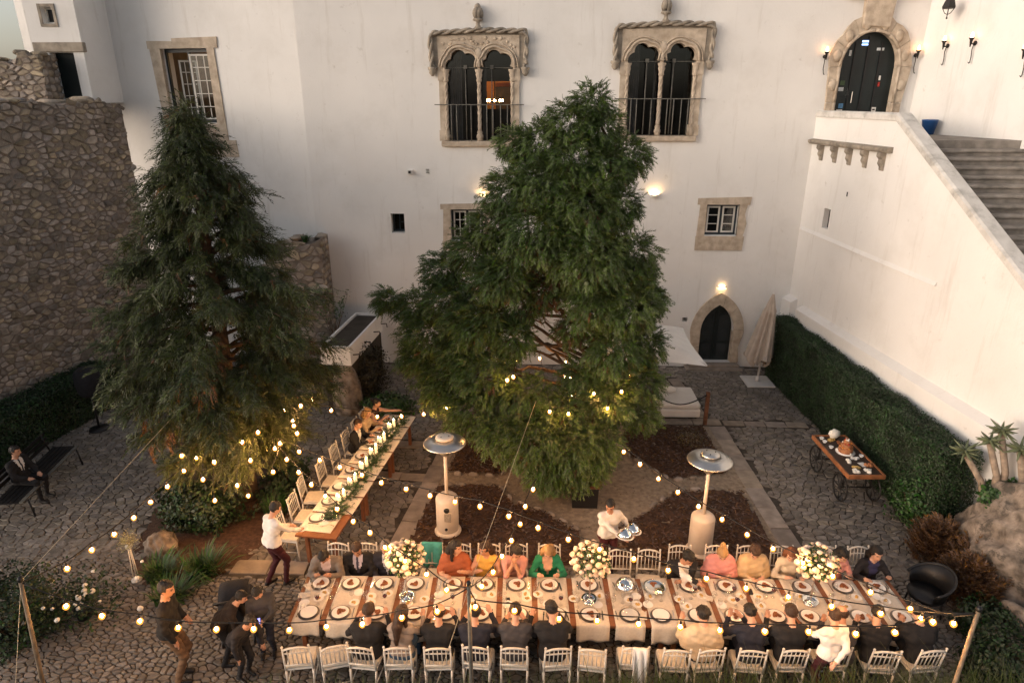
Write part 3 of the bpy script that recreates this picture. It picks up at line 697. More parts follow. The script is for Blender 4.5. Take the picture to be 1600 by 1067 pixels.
for poly in ([(-w - .27, .1), (-w, -.02), (-w, hh), (-w - .36, hh)], [(w, -.5), (w + .30, -.5), (w + .24, hh), (w, hh)], [(-w - .42, hh + .002), (-.35, hh + .002), (-.35, hh + .2), (-w - .42, hh + .22)], [(-.345, hh + .002), (w + .36, hh + .002), (w + .38, hh + .3), (-.345, hh + .28)], [(-w - .2, -.022), (w - .003, -.022), (w - .003, -.5), (-w - .1, -.5)], [(-w + .5, -.502), (w + .55, -.502), (w + .58, -1.0), (-w + .5, -1.0)]):
    m = MB(); m.prism(poly, -.1, .03); m.build('surround', 'trim', win)

# ---- tower on the wall-walk
tower = thing('tower', 'white tower above the rubble wall with a doorway and a tiny window', 'building', (-13.6, 20, 8.2))
mb = MB(); holed(mb, -.75, .72, 0, 6.3, 0, [(-.28, .42, 0, 1.35), (-.25, .08, 2.1, 2.52)], .35)
mb.add([(.72, 0, 0), (.72, 5, 0), (.72, 5, 6.3), (.72, 0, 6.3)], [(0, 1, 2, 3)]); mb.add([(-.75, 0, 0), (-.75, 5, 0), (-.75, 5, 6.3), (-.75, 0, 6.3)], [(0, 1, 2, 3)]); mb.build('wall', 'plaster', tower)
m = MB(); m.box(-.28, .42, .25, .31, 0, 1.35); m.build('door', 'door_wood', tower)
m = MB(); m.box(-.7, .78, -.05, .1, 1.36, 1.62); m.build('lintel', 'trim_dark', tower, bevel=.02)
m = MB(); m.box(-.25, .08, .2, .22, 2.1, 2.52); w_ = m.build('window', 'black', tower)
m = MB(); m.box(-.25, -.2, .15, .2, 2.1, 2.52); m.box(.03, .08, .15, .2, 2.1, 2.52); m.box(-.2, .03, .15, .2, 2.1, 2.15); m.box(-.2, .03, .15, .2, 2.47, 2.52); m.build('frame', 'frame_white', w_)
m = MB(); m.box(-.33, -.255, -.03, .05, 2.02, 2.6); m.box(.085, .16, -.03, .05, 2.02, 2.6); m.box(-.25, .08, -.03, .05, 2.53, 2.6); m.box(-.25, .08, -.03, .05, 2.02, 2.095); m.build('surround', 'trim_dark', w_)

# ================================================================ RUBBLE WALLS
def rubble(name, label, P0, ang, L, H0, top, sx, sy, thick, maxparts, side=None, score=None):
    root = thing(name, label, 'wall', P0, ang)
    # local: x along the wall, face towards -y, z up
    n = int(L / .25); m = MB(); tp = [top(L * i / n) for i in range(n + 1)]
    poly = [(L * i / n, tp[i] - .04) for i in range(n + 1)]
    m.prism([(0, H0)] + [(L, H0)] + poly[::-1], .0, thick); m.build('wall_core', 'mortar', root)
    ss = cells(0, L, H0, max(tp) + .2, sx, sy, .44, .008, lambda x, z: 0 <= x <= L and H0 <= z < top(min(max(x, 0), L)) - .02, rng, True, drop=.16)
    if score: ss.sort(key=score)
    Mx = Matrix(((1, 0, 0, 0), (0, 0, -1, 0), (0, 1, 0, 0), (0, 0, 0, 1)))
    big = MB()
    for k, (px, py, poly) in enumerate(ss):
        poly = round_poly(poly, .18)
        h = max(.006, rng.gauss(.028, .016))
        if k < maxparts:
            m = MB(); t = MB(); stone_mb(t, 0, 0, [(x - px, y - py) for x, y in poly], h, .025, rng); m.add(t.v, t.f, M=Mx)
            m.build('stone', 'rubble', root, (px, 0, py))
        else:
            t = MB(); stone_mb(t, px, py, poly, h, .025, rng); big.add(t.v, t.f, M=Mx)
    # the wall's end and top: rough capping stones
    for x_ in np.arange(.05, L, .3):
        big.ball((x_, thick * rng.uniform(.2, .8), top(x_) - .02), (.2, thick * .35, .08), 7, 5, jit=.2)
    for z_ in np.arange(H0 + .1, top(L) - .05, .2):
        for y_ in np.arange(.12, thick, .26): big.ball((L - .02, y_ + rng.uniform(-.04, .04), z_), (.07, .14, .10), 7, 5, jit=.2)
    if big.v: stuff(big.build('rubble_mass', 'rubble_i', root))
    return root
# long wall on the left; it runs from the near left to the far right
P0 = Vector((-14.75, 10.7, 0)); P1 = Vector((-12.22, 20.2, 0)); ang = math.atan2(P1.y - P0.y, P1.x - P0.x); LL = (P1 - P0).length
rubble('rubble_wall', 'tall brown rubble stone wall closing the court behind the dark hedge', P0, ang, LL, -.05, lambda x: 8.24 + .05 * math.sin(x * 3) + .04 * math.sin(x * 7.1), .215, .135, 1.1, 290, score=lambda s: abs(s[0] - 7.3) * .8 + abs(s[1] - 6.6))
rubble('ruined_wall', 'low broken rubble wall on the wall-walk beside the tower doorway', Vector((-16.6, 19.3, 8.1)), R(2), 2.8, 0, lambda x: (.95 + .35 * x / 2.8 + .12 * math.sin(x * 5)) if x < 2.05 else 1.42 + .06 * math.sin(x * 9), .22, .14, .7, 90)
rubble('ruined_pier', 'ruined rubble pier with weeds on top between the cypress and the palace', Vector((-8.6, 18.95, 0)), R(3), 2.3, -.05, lambda x: (2.6 + 1.75 * min(1, x / 1.1) + .1 * math.sin(x * 9)), .26, .17, .9, 120, score=lambda s: -s[0] - .15 * s[1])

# ================================================================ STAIR AND RIGHT-HAND WALLS
A6 = R(6.1); wd = Vector((math.sin(A6), -math.cos(A6), 0)); wo = Vector((-math.cos(A6), -math.sin(A6), 0))   # along (to the viewer) and outward (into the court)
W0 = Vector((8.16, 20.3, 0))
def WP(u, z, out=0): p = W0 + wd * u + wo * out; return (p.x, p.y, z)
stair = thing('staircase', 'white outer staircase with sloping parapet climbing to the carved upper door', 'staircase', (8.16, 20.3, 0))
def inv(o): o.matrix_parent_inverse = stair.matrix_world.inverted(); return o
bpy.context.view_layer.update()
UL, US = 3.75, 13.0
zt = lambda u: 7.93 if u < UL else 7.93 - (u - UL) * .60
m = MB()
us = [-.0, 1, 2, 3, UL, 5, 6, 7, 8, 9, 10, 11, 12, 13]
slit = (1.22, 1.55, 4.85, 5.4)
th = .30
for out, flip in ((0, 0), (-th, 1)):
    for a, b in zip(us, us[1:]):
        if out == 0 and a == 1:
            for (p, q, c0, c1, d0, d1) in ((1, slit[0], 0, 0, zt(1), zt(1)), (slit[1], 2, 0, 0, zt(1), zt(1))): m.add([WP(p, -.1, out), WP(q, -.1, out), WP(q, d1, out), WP(p, d0, out)], [(0, 1, 2, 3)])
            m.add([WP(slit[0], -.1), WP(slit[1], -.1), WP(slit[1], slit[2]), WP(slit[0], slit[2])], [(0, 1, 2, 3)]); m.add([WP(slit[0], slit[3]), WP(slit[1], slit[3]), WP(slit[1], zt(1)), WP(slit[0], zt(1))], [(0, 1, 2, 3)])
            continue
        m.add([WP(a, -.1, out), WP(b, -.1, out), WP(b, zt(b), out), WP(a, zt(a), out)], [(0, 1, 2, 3)])
s_ = slit
for q in ([WP(s_[0], s_[2]), WP(s_[0], s_[2], -.29), WP(s_[0], s_[3], -.29), WP(s_[0], s_[3])], [WP(s_[1], s_[2]), WP(s_[1], s_[2], -.29), WP(s_[1], s_[3], -.29), WP(s_[1], s_[3])], [WP(s_[0], s_[2]), WP(s_[1], s_[2]), WP(s_[1], s_[2], -.29), WP(s_[0], s_[2], -.29)]): m.add(q, [(0, 1, 2, 3)])
inv(m.build('wall', 'plaster', stair))
m = MB(); m.add([WP(s_[0] + .0, s_[2], -.16), WP(s_[1], s_[2], -.16), WP(s_[1], s_[3], -.16), WP(s_[0], s_[3], -.16)], [(0, 1, 2, 3)]); inv(m.build('slit_shadow_board', 'black', stair)).name = 'slit_shade'  # black board paints the shade inside the slit
def strip(profile, u0, u1, zfun, n=12):     # sweep (out,dz) profile along u
    m = MB(); k = len(profile); v = []
    for i in range(n + 1):
        u = u0 + (u1 - u0) * i / n
        v += [WP(u, zfun(u) + dz, o) for o, dz in profile]
    f = [(i * k + j, i * k + (j + 1) % k, (i + 1) * k + (j + 1) % k, (i + 1) * k + j) for i in range(n) for j in range(k)]
    f += [tuple(range(k)), tuple(n * k + j for j in range(k - 1, -1, -1))]
    m.add(v, f); return m
inv(strip([(.05, -.10), (.05, .03), (.0, .07), (-th, .07), (-th - .05, .03), (-th - .05, -.10)], .02, UL, zt).build('coping', 'coping', stair))
inv(strip([(.05, -.10), (.05, .03), (.0, .07), (-th, .07), (-th - .05, .03), (-th - .05, -.10)], UL + .002, US, zt).build('coping', 'coping', stair))
inv(strip([(-.01, -.05), (.12, -.05), (.16, .0), (.16, .06), (-.01, .09)], .02, UL + .05, lambda u: 7.14, 6).build('string_course', 'trim_dark', stair))
for k in range(5):
    u = .62 + k * .72; m = MB()
    prof = [(0, 0), (.17, 0), (.17, -.1), (.10, -.16), (.12, -.26), (.06, -.34), (.05, -.42), (0, -.44)]
    v = [WP(u - .08, 7.088 + dz, o - .01) for o, dz in prof] + [WP(u + .08, 7.088 + dz, o - .01) for o, dz in prof]; n = len(prof)
    m.add(v, [tuple(range(n)), tuple(range(2 * n - 1, n - 1, -1))] + [(i, i + n, (i + 1) % n + n, (i + 1) % n) for i in range(n)])
    inv(m.build('corbel', 'trim_dark', stair, bevel=.012))
inv(strip([(-.01, -2.5), (.22, -2.5), (.22, -.06), (-.01, .06)], 0.9, US, lambda u: 2.36).build('plinth', 'plaster', stair))
inv(strip([(-.01, -2.5), (.22, -2.5), (.22, -.06), (-.01, .06)], -.2, .55, lambda u: 2.46, 3).build('plinth', 'plaster', stair))
inv(strip([(-.01, -.06), (.06, -.06), (.02, .0), (-.01, .05)], .1, 6.2, lambda u: 4.66 - .02 * u, 8).build('offset_ledge', 'plaster', stair))
m = MB(); m.add([WP(2.1 + .1, 5.86, .012), WP(2.16 + .1, 5.86, .012), WP(2.16 + .1, 5.98, .012), WP(2.1 + .1, 5.98, .012)], [(0, 1, 2, 3)]); inv(m.build('putlog_shade', 'black', stair))  # flat black patch painted as the dark inside a putlog hole
# torch wall on the far side of the steps
TA = R(8); td = Vector((math.sin(TA), -math.cos(TA), 0)); T0 = Vector((10.78, 20.3, 0))
def TP(u, z, out=0): p = T0 + td * u + Vector((-math.cos(TA), -math.sin(TA), 0)) * out; return (p.x, p.y, z)
m = MB(); m.add([TP(-.0, 0), TP(14, 0), TP(14, 15), TP(0, 15)], [(0, 1, 2, 3)]); tw = m.build('torch_wall', 'plaster')
tag(tw, 'high white wall with iron torches beside the staircase', 'wall')
m = MB(); m.slabp([WP(0, 0, -th)[:2], WP(UL + .3, 0, -th)[:2], TP(UL + .3, 0)[:2], TP(0, 0)[:2]], 6.9, 7.4); inv(m.build('landing', 'step', stair))
nst = 30
for k in range(nst):
    u0 = UL + .30 + k * .283; z1 = 7.4 - (k + 1) * .17 + .17
    fl_ = .0 if k else .0
    jz = rng.uniform(-.008, .008)
    a = [WP(u0 - .03, 0, -th), WP(u0 + .283, 0, -th), TP(u0 + .283, 0, .0), TP(u0 - .03, 0, .0)]
    m = MB(); m.slabp([(p[0], p[1]) for p in a], z1 - .17 - .17 - .06, z1 - .17 + jz - .10 * 0)
    # rounded nosing
    e0, e1 = Vector(a[1]), Vector(a[2]); pts = [e0.lerp(e1, i / 6) for i in range(7)]
    m.tube([(p.x, p.y, z1 - .17 - .045 + jz + rng.uniform(-.008, .008)) for p in pts], .047, 6)
    inv(m.build('step', 'step', stair))
bt = MB(); bt.lathe([(.14, 0), (.19, .34), (.21, .36), (.19, .38), (.16, .36)], 12); tag(bt.build('bucket', 'blue', None, TP(1.3, 7.41, .3)), 'blue plastic tub on the landing beside the carved upper door', 'bucket')
# ================================================================ VEGETATION
nr = np.random.RandomState(11)
def spray(n, spread, droop, w):
    """a feathery conifer frond along +x: narrow leaflets either side of a drooping twig"""
    V = []; F = []
    def quad(a, d, L, wd_, up):
        s_ = np.cross(d, up); s_ = s_ / (np.linalg.norm(s_) + 1e-9) * wd_
        o = len(V); V.extend([a + d * L * .12 - s_ * .9, a + d * L * .2 + s_ * .9, a + d * L * 1.04]); F.append((o, o + 1, o + 2))
    for i in range(n):
        t = (i + .5) / n; p = np.array([t, 0, -droop * t * t])
        for s in (-1, 1):
            ang = spread * (1 - .35 * t) * nr.uniform(.8, 1.2)
            d = np.array([math.cos(ang), s * math.sin(ang), -droop * t * 1.2 + nr.uniform(-.35, .25)]); d /= np.linalg.norm(d)
            L = (.42 * (1 - .55 * t) + .08) * nr.uniform(.75, 1.2)
            quad(p, d, L, w, np.array([nr.uniform(-.5, .5), nr.uniform(-.5, .5), 1.]))
    quad(np.array([.0, 0, 0]), np.array([1, 0, -droop * .9]) / math.hypot(1, droop * .9), 1.15, w * 1.2, np.array([0, 0.3, 1.]))
    return np.array(V), np.array(F)
SPR = [spray(6, .80, .30, .058) for _ in range(6)]
SPR_D = [spray(7, .65, .7, .046) for _ in range(6)]
def place(templates, pos, dirs, size):
    pos = np.asarray(pos); dirs = np.asarray(dirs); size = np.asarray(size); N = len(pos)
    x = dirs / np.linalg.norm(dirs, axis=1)[:, None]
    up = np.tile([0, 0, 1.], (N, 1)) + nr.normal(0, .35, (N, 3)); y = np.cross(up, x); y /= np.linalg.norm(y, axis=1)[:, None] + 1e-9; z = np.cross(x, y)
    Rm = np.stack([x, y, z], 2)
    Vs = []; Fs = []; off = 0; pick = nr.randint(0, len(templates), N)
    for t, (V, F) in enumerate(templates):
        k = np.where(pick == t)[0]
        if not len(k): continue
        W = np.einsum('nij,vj->nvi', Rm[k], V) * size[k][:, None, None] + pos[k][:, None, :]
        Vs.append(W.reshape(-1, 3)); Fs.append((F[None] + (np.arange(len(k)) * len(V))[:, None, None] + off).reshape(-1, 3)); off += len(k) * len(V)
    return np.concatenate(Vs), np.concatenate(Fs)
def limb(mb, a, b, r0, r1, sag=0., n=7, wig=.06):
    a, b = Vector(a), Vector(b); L = (b - a).length; pts = []
    for i in range(n + 1):
        t = i / n; p = a.lerp(b, t) + Vector((random.uniform(-1, 1), random.uniform(-1, 1), random.uniform(-1, 1))) * wig * L * .25 * math.sin(math.pi * t); p.z += sag * math.sin(math.pi * t); pts.append(p)
    mb.tube(pts, [r0 + (r1 - r0) * i / n for i in range(n + 1)], 7)

# ---- the tall drooping cypress on the left
TLx, TLy, TLh = -6.25, 12.2, 8.15
tl = thing('cypress_tree', 'tall dark drooping cypress with warm bulbs low in its branches', 'tree', (TLx, TLy, 0))
mb = MB(); mb.tube([(0, 0, -.1), (.03, .02, 1.2), (-.03, 0, 3), (.03, -.02, 5), (-.02, 0, 7), (0, 0, TLh)], [.27, .22, .17, .12, .06, .015], 10)
mb.build('trunk', 'bark', tl)
br = MB(); pos = []; dirs = []; size = []; dpos = []; ddirs = []; dsize = []
prof = lambda z: np.interp(z, [1.2, 2., 3., 4., 5., 6., 6.8, 7.4, 8.15], [1.1, 1.6, 2.0, 2.1, 1.75, 1.15, .75, .48, .1])
nb = 210
for i in range(nb):
    z = 1.35 + (TLh - 1.45) * ((i + random.random()) / nb) ** 1.05; az = i * 2.39996 + random.uniform(-.4, .4)
    rr_ = float(prof(z)) * random.choice((random.uniform(.5, .8), random.uniform(.75, 1.0), random.uniform(.85, 1.05), random.uniform(1.0, 1.25 if z > 3.5 else 1.08)))
    up_ = .12 + .5 * (z / TLh) ** 2
    tip = (rr_ * math.cos(az), rr_ * math.sin(az), z + up_ * rr_ - .32 * rr_)
    if i % 2 == 0: limb(br, (0, 0, z - .1), tip, .03 + .012 * rr_, .006, .10 * rr_)
    m_ = int(26 + 56 * rr_)
    for k in range(m_):
        t = random.uniform(.22, 1.0) ** .75; p = np.array([tip[0] * t, tip[1] * t, (z - .1) + (tip[2] - z + .1) * t + .12 * rr_ * math.sin(math.pi * t)])
        side = random.uniform(-1, 1); a2 = az + side * 1.1
        d = np.array([math.cos(a2), math.sin(a2), random.uniform(-.75, .25) + .5 * (t > .93)])
        p = p + nr.normal(0, .075, 3); s_ = random.uniform(.15, .33) * (1.1 - .25 * z / TLh)
        if random.random() < .015: dpos.append(p); ddirs.append(d); dsize.append(s_)
        else: pos.append(p); dirs.append(d); size.append(s_)
for k in range(60):
    pos.append(np.array([nr.normal(0, .07), nr.normal(0, .07), random.uniform(7.3, 8.2)])); dirs.append(np.array([nr.normal(0, .5), nr.normal(0, .5), .8])); size.append(random.uniform(.2, .34))
stuff_ = br.build('branches', 'bark', tl)
V, F = place(SPR_D, pos, dirs, size); link('crown', numesh('crown', V, F, 'leaf_l'), tl)
for k in range(26):     # two browned branches
    c = random.choice(((-.95, -1.0, 2.3), (.3, -1.6, 3.6))); dpos.append(np.array(c) + nr.normal(0, .16, 3)); ddirs.append(np.array([nr.normal(0, .5), -.5, -.8])); dsize.append(.3)
V, F = place(SPR_D, dpos, ddirs, dsize); link('dry_foliage', numesh('dry_foliage', V, F, 'leaf_dry'), tl)

# ---- the big many-lobed juniper in the middle
CX, CY = 1.5, 14.7
tc_ = thing('juniper_tree', 'big shaggy green juniper in the middle of the planting square', 'tree', (CX, CY, 0))
LOBES = [(1.22, 14.8, 8.18, 0.52), (0.75, 14.6, 7.8, 0.61), (1.44, 14.7, 7.73, 0.52), (0.15, 14.8, 7.4, 0.62), (-0.41, 15, 7.38, 0.45), (2.1, 14.8, 7.13, 0.53), (1.58, 14.4, 6.9, 0.65), (0.83, 14.4, 7.03, 0.75), (0.23, 14.4, 6.56, 0.85), (-0.54, 14.6, 6.4, 0.67), (1.11, 14.1, 6.14, 0.93), (1.85, 14.6, 6.06, 0.59), (-0.97, 14.6, 5.62, 0.6), (0.03, 14, 5.6, 0.89), (1.27, 13.9, 5.14, 0.99), (2.18, 14.4, 4.96, 0.71), (-1.41, 14.6, 5.04, 0.61), (-2.11, 14.8, 4.54, 0.54), (-0.73, 14.0, 4.61, 0.77), (0.66, 14.2, 5.36, 0.84), (-1.93, 14.4, 3.96, 0.71), (-2.83, 14.8, 3.67, 0.55), (-3.43, 14.8, 3.86, 0.36), (-2.49, 14.4, 3.09, 0.69), (-1.31, 13.9, 3.52, 0.83), (2.1, 13.9, 4.0, 0.85), (2.64, 14.2, 2.99, 0.5), (1.38, 13.8, 4.17, 0.77), (-2.09, 14, 2.21, 0.69), (-1.08, 13.5, 2.52, 0.83), (2.48, 13.8, 2.2, 0.59), (1.85, 13.7, 3.02, 0.74), (-0.45, 13.9, 3.22, 0.61), (-1.36, 13.2, 1.71, 0.69), (-2.05, 13.6, 1.99, 0.47), (2.48, 13.5, 1.57, 0.47), (1.8, 13.4, 1.98, 0.65), (-0.14, 13.2, 2.12, 0.68), (1.08, 13.6, 2.43, 0.5), (0.71, 13.0, 1.92, 0.56), (0.01, 12.5, 1.39, 0.8), (0.98, 12.5, 1.25, 0.83), (-0.61, 12.6, 1.48, 0.62), (1.53, 12.6, 1.36, 0.5), (0.44, 12.4, 0.75, 0.58), (1.06, 12.4, 0.76, 0.5), (1.26, 12.4, 1.0, 0.55), (-2.71, 14.2, 2.6, 0.45), (-1.63, 14.0, 2.86, 0.66), (2.67, 14.4, 4.0, 0.41), (2.41, 14.4, 4.6, 0.43), (0.7, 15.6, 6.27, 0.9), (-0.51, 15.8, 4.38, 0.79), (1.68, 15.6, 4.28, 0.94), (-1.45, 15.5, 3.47, 0.71), (2.09, 15.2, 1.57, 0.56), (0.63, 14.7, 4.58, 0.66), (-0.32, 14.5, 3.79, 0.62), (0.27, 14.5, 4.18, 0.59), (0.95, 14.4, 3.29, 0.45)]      # x, y, z, radius
mb = MB(); mb.tube([(.1, 0, -.1), (.05, .05, .8), (-.1, 0, 1.8), (.1, -.05, 3.2), (.2, 0, 5), (.3, .1, 7.2)], [.30, .25, .22, .18, .12, .03], 10)
mb.build('trunk', 'bark', tc_)
mb = MB()
for (x, y, z, r) in LOBES:
    zt_ = max(.5, min(6.8, z - .9 - r)); limb(mb, (.05 + .03 * zt_, 0, zt_), (x - CX, y - CY, z - .1), .055, .012, .15, 8, .2)
mb.build('branches', 'bark', tc_)
pos = []; dirs = []; size = []; dpos = []; ddirs = []; dsize = []
for li, (x, y, z, r) in enumerate(LOBES):
    r = r * (.90 if y > 15 else .82); n = int(2300 * r ** 1.8) + 150; c = np.array([x - CX, y - CY, z])
    u = nr.normal(0, 1, (n, 3)); u /= np.linalg.norm(u, axis=1)[:, None]; rad = nr.uniform(.40, 1.02, n) ** .6
    bump = 1 + .38 * np.sin(5 * u[:, 0] + li) * np.sin(4 * u[:, 1] + 2 * li) * np.sin(5 * u[:, 2] + li)
    P = c + u * (rad * bump)[:, None] * np.array([r, r, r * .88])
    out = np.array([c[0] * .35, c[1] * .35 - .15, -.12])
    D = u * .75 + out * .5 + nr.normal(0, .3, (n, 3)); D[:, 2] -= .25
    S = nr.uniform(.11, .24, n)
    dry = (nr.rand(n) < np.where((rad < .8) & (u[:, 2] < -.2), .22, .0) + (.35 if li >= len(LOBES) - 4 else 0))
    for k in range(n):
        if dry[k]: dpos.append(P[k]); ddirs.append(D[k]); dsize.append(S[k] * .8)
        else: pos.append(P[k]); dirs.append(D[k]); size.append(S[k])
V, F = place(SPR, pos, dirs, size); link('crown', numesh('crown', V, F, 'leaf_c'), tc_)
V, F = place(SPR, dpos, ddirs, dsize); link('dry_foliage', numesh('dry_foliage', V, F, 'leaf_dry'), tc_)
m = MB(); m.prism([(-.27, 0), (.27, 0), (.29, .5), (-.29, .5)], -.27, .27); pb = m.build('planter_box', 'black', None, (1.18, 12.35, .02)); tag(pb, 'square black planter box under the overhanging juniper branches', 'planter')
m = MB(); m.box(-.3, .3, -.3, .3, .5, .55); m.build('rim', 'rust', pb)

# ---- leafy masses: hedges and bushes made of small leaves
def leafcloud(P, N, s0, s1, asp=.55):
    n = len(P); D = N + nr.normal(0, .55, (n, 3)); D /= np.linalg.norm(D, axis=1)[:, None]
    a = np.cross(D, nr.normal(0, 1, (n, 3))); a /= np.linalg.norm(a, axis=1)[:, None]; b = np.cross(D, a); s = nr.uniform(s0, s1, n)[:, None]
    V = np.stack([P - a * s, P + b * s * asp, P + a * s, P - b * s * asp], 1).reshape(-1, 3)
    F = np.arange(n * 4).reshape(n, 4); return V, F
def hedge(name, label, quad, h, n, s=(.02, .045), h2=None):
    """quad: front-far, front-near, back-near, back-far (x,y)"""
    h2 = h2 or h
    root = thing(name, label, 'hedge', (quad[0][0], quad[0][1], 0)); ox, oy = quad[0]
    q = np.array([(x - ox, y - oy) for x, y in quad]); hs = [h, h2, h2, h]
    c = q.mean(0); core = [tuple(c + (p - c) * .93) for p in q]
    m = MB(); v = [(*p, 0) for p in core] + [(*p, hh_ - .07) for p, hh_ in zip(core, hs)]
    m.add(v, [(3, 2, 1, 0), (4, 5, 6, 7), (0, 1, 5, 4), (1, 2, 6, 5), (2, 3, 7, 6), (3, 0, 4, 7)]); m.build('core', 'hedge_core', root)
    Ps = []; Ns = []
    faces = [(q[0], q[1], h, h2), (q[1], q[2], h2, h2), (q[3], q[0], h, h)]
    tot = sum(np.linalg.norm(b - a) * ha for a, b, ha, hb in faces) + abs(np.linalg.norm(q[1] - q[0]) * np.linalg.norm(q[2] - q[1]))
    for a, b, ha, hb in faces:
        k = int(n * np.linalg.norm(b - a) * ha / tot); t = nr.rand(k); z = nr.rand(k) * (ha + (hb - ha) * t)
        d = (b - a) / np.linalg.norm(b - a); nn = np.array([d[1], -d[0]])
        if np.dot(nn, (a + b) / 2 - c) < 0: nn = -nn
        wv = .05 * np.sin(t * np.linalg.norm(b - a) * 5) * np.sin(z * 6) + nr.normal(0, .03, k)
        P = np.column_stack([a[0] + (b[0] - a[0]) * t + nn[0] * wv, a[1] + (b[1] - a[1]) * t + nn[1] * wv, z]); Ps.append(P); Ns.append(np.tile([nn[0], nn[1], .25], (k, 1)))
    k = int(n * .42); t = nr.rand(k); s2 = nr.rand(k); A = q[0] + (q[1] - q[0]) * t[:, None]; B = q[3] + (q[2] - q[3]) * t[:, None]; P2 = A + (B - A) * s2[:, None]
    zt2 = h + (h2 - h) * t + .05 * np.sin(P2[:, 1] * 4) * np.sin(P2[:, 0] * 9) + nr.normal(0, .035, k)
    Ps.append(np.column_stack([P2, zt2])); Ns.append(np.tile([0, 0, 1.], (k, 1)))
    V, F = leafcloud(np.concatenate(Ps), np.concatenate(Ns), *s)
    link('foliage', numesh('foliage', V, F, 'hedge'), root); return root
hedge('clipped_hedge', 'long clipped dark green hedge at the foot of the staircase wall', [(7.50, 19.6), (7.98, 11.2), (8.72, 11.35), (8.0, 19.85)], 1.95, 95000, (.012, .030), h2=1.85)
hedge('clipped_hedge', 'dark clipped hedge at the foot of the rubble wall behind the bench', [(-11.9, 17.2), (-12.75, 12.4), (-13.75, 12.6), (-12.9, 17.3)], 1.15, 26000)
def bush(name, label, c, r, n, material, s=(.02, .05), group=None, cat='shrub', clump=1):
    root = thing(name, label, cat, (c[0], c[1], 0), 0, group)
    u = nr.normal(0, 1, (n, 3)); u /= np.linalg.norm(u, axis=1)[:, None]; rad = nr.uniform(.35, 1.0, n) ** .5
    bmp = 1 + .25 * np.sin(4 * u[:, 0] + c[0] * 3) * np.sin(5 * u[:, 1]) + .15 * np.sin(9 * u[:, 2] + c[1])
    P = u * (rad * bmp)[:, None] * np.array(r) + np.array([0, 0, c[2]]); P[:, 2] = np.abs(P[:, 2])
    V, F = leafcloud(P, u, *s); link('foliage', numesh('foliage', V, F, material), root)
    m = MB()
    for k in range(7):
        a = k * .9; limb(m, (0, 0, -.02), (r[0] * .6 * math.cos(a), r[1] * .6 * math.sin(a), c[2] + r[2] * .4), .02, .006)
    m.build('stem', 'bark', root); return root
bush('shrub', 'dark leafy shrub at the foot of the cypress', (-6.75, 11.2, .45), (.85, .6, .6), 5200, 'hedge', (.025, .06))
bush('shrub', 'rounded dark shrub behind the white blossom by the pole', (-8.5, 8.2, .45), (.85, .75, .7), 6500, 'brush' if False else 'hedge', (.02, .045))
bush('shrub', 'small rounded flowering shrub in the mulch bed behind the heater', (4.05, 14.9, .2), (.42, .32, .28), 1500, mat('seed_heads', (.12, .09, .05), .8, .4, 9, island=.6), (.012, .028))
bush('shrub', 'pale green shrub between the hedge and the dessert cart', (7.95, 11.75, .5), (.45, .55, .6), 3000, 'plant', (.02, .05))
bush('shrub', 'dark trailing shrub under the raised planter', (-4.75, 17.6, .7), (.45, 1.1, .9), 5000, mat('trailing_leaf', (.03, .028, .015), .8, .4, 5, island=.5), (.02, .05))
bush('shrub', 'grassy green shrub beyond the end of the candlelit table', (-4.05, 16.6, .2), (.75, .5, .35), 3200, 'plant', (.03, .07))
bush('shrub', 'dark low shrub beneath the cypress beside the candlelit table chairs', (-5.55, 12.6, .2), (.5, .9, .4), 2800, 'hedge', (.025, .06))
for c, lab in (((7.75, 10.6, .5), 'russet dry shrub standing next to the pale green shrub'), ((8.05, 10.0, .45), 'taller russet dry shrub between the other dry shrubs'), ((7.7, 9.55, .4), 'russet dry shrub beside the black armchair')):
    n = 1100; root = thing('dry_shrub', lab, 'shrub', (c[0], c[1], 0), 0, 'dry shrubs by the rock')
    a = nr.uniform(0, 6.28, n); rr_ = nr.uniform(0, .4, n); P = np.column_stack([rr_ * np.cos(a), rr_ * np.sin(a), nr.uniform(.05, .8, n) * (1 - rr_)]); D = np.column_stack([np.cos(a) * .5, np.sin(a) * .5, np.ones(n)])
    V, F = place(SPR[:2], P, D, nr.uniform(.12, .26, n)); link('twigs', numesh('twigs', V, F, 'brush'), root)
def strap(name, label, c, n, L, material, group=None, cat='plant', w=.012, lean=.6):
    root = thing(name, label, cat, (c[0], c[1], 0), 0, group); m = MB()
    for k in range(n):
        a = random.uniform(0, 6.28); d0 = random.uniform(0, c[2]); x0, y0 = d0 * math.cos(a * 1.7), d0 * math.sin(a * 1.7); l_ = L * random.uniform(.6, 1.1); q = random.uniform(.3, 1) * lean
        pts = [(x0 + math.cos(a) * q * l_ * t, y0 + math.sin(a) * q * l_ * t, l_ * (t - .62 * q * t * t)) for t in (0, .35, .7, 1)]
        px, py = -math.sin(a) * w, math.cos(a) * w; v = []
        for i, p in enumerate(pts): s_ = (1, 1.1, .8, .05)[i]; v += [(p[0] + px * s_, p[1] + py * s_, p[2]), (p[0] - px * s_, p[1] - py * s_, p[2])]
        m.add(v, [(0, 1, 3, 2), (2, 3, 5, 4), (4, 5, 7, 6)], True)
    m.build('leaves', material, root); return root
strap('strap_leaf_plant', 'clump of green strap leaves beside the small flower stand', (-6.75, 9.6, .28), 190, .62, 'plant', 'strap leaf clumps', lean=.9)
strap('strap_leaf_plant', 'clump of green strap leaves nearest the mulch under the cypress', (-6.0, 9.75, .3), 210, .66, 'plant', 'strap leaf clumps', lean=.9)
strap('strap_leaf_plant', 'clump of green strap leaves behind the person in the khaki trousers', (-6.25, 9.05, .28), 190, .6, 'plant', 'strap leaf clumps', lean=.9)
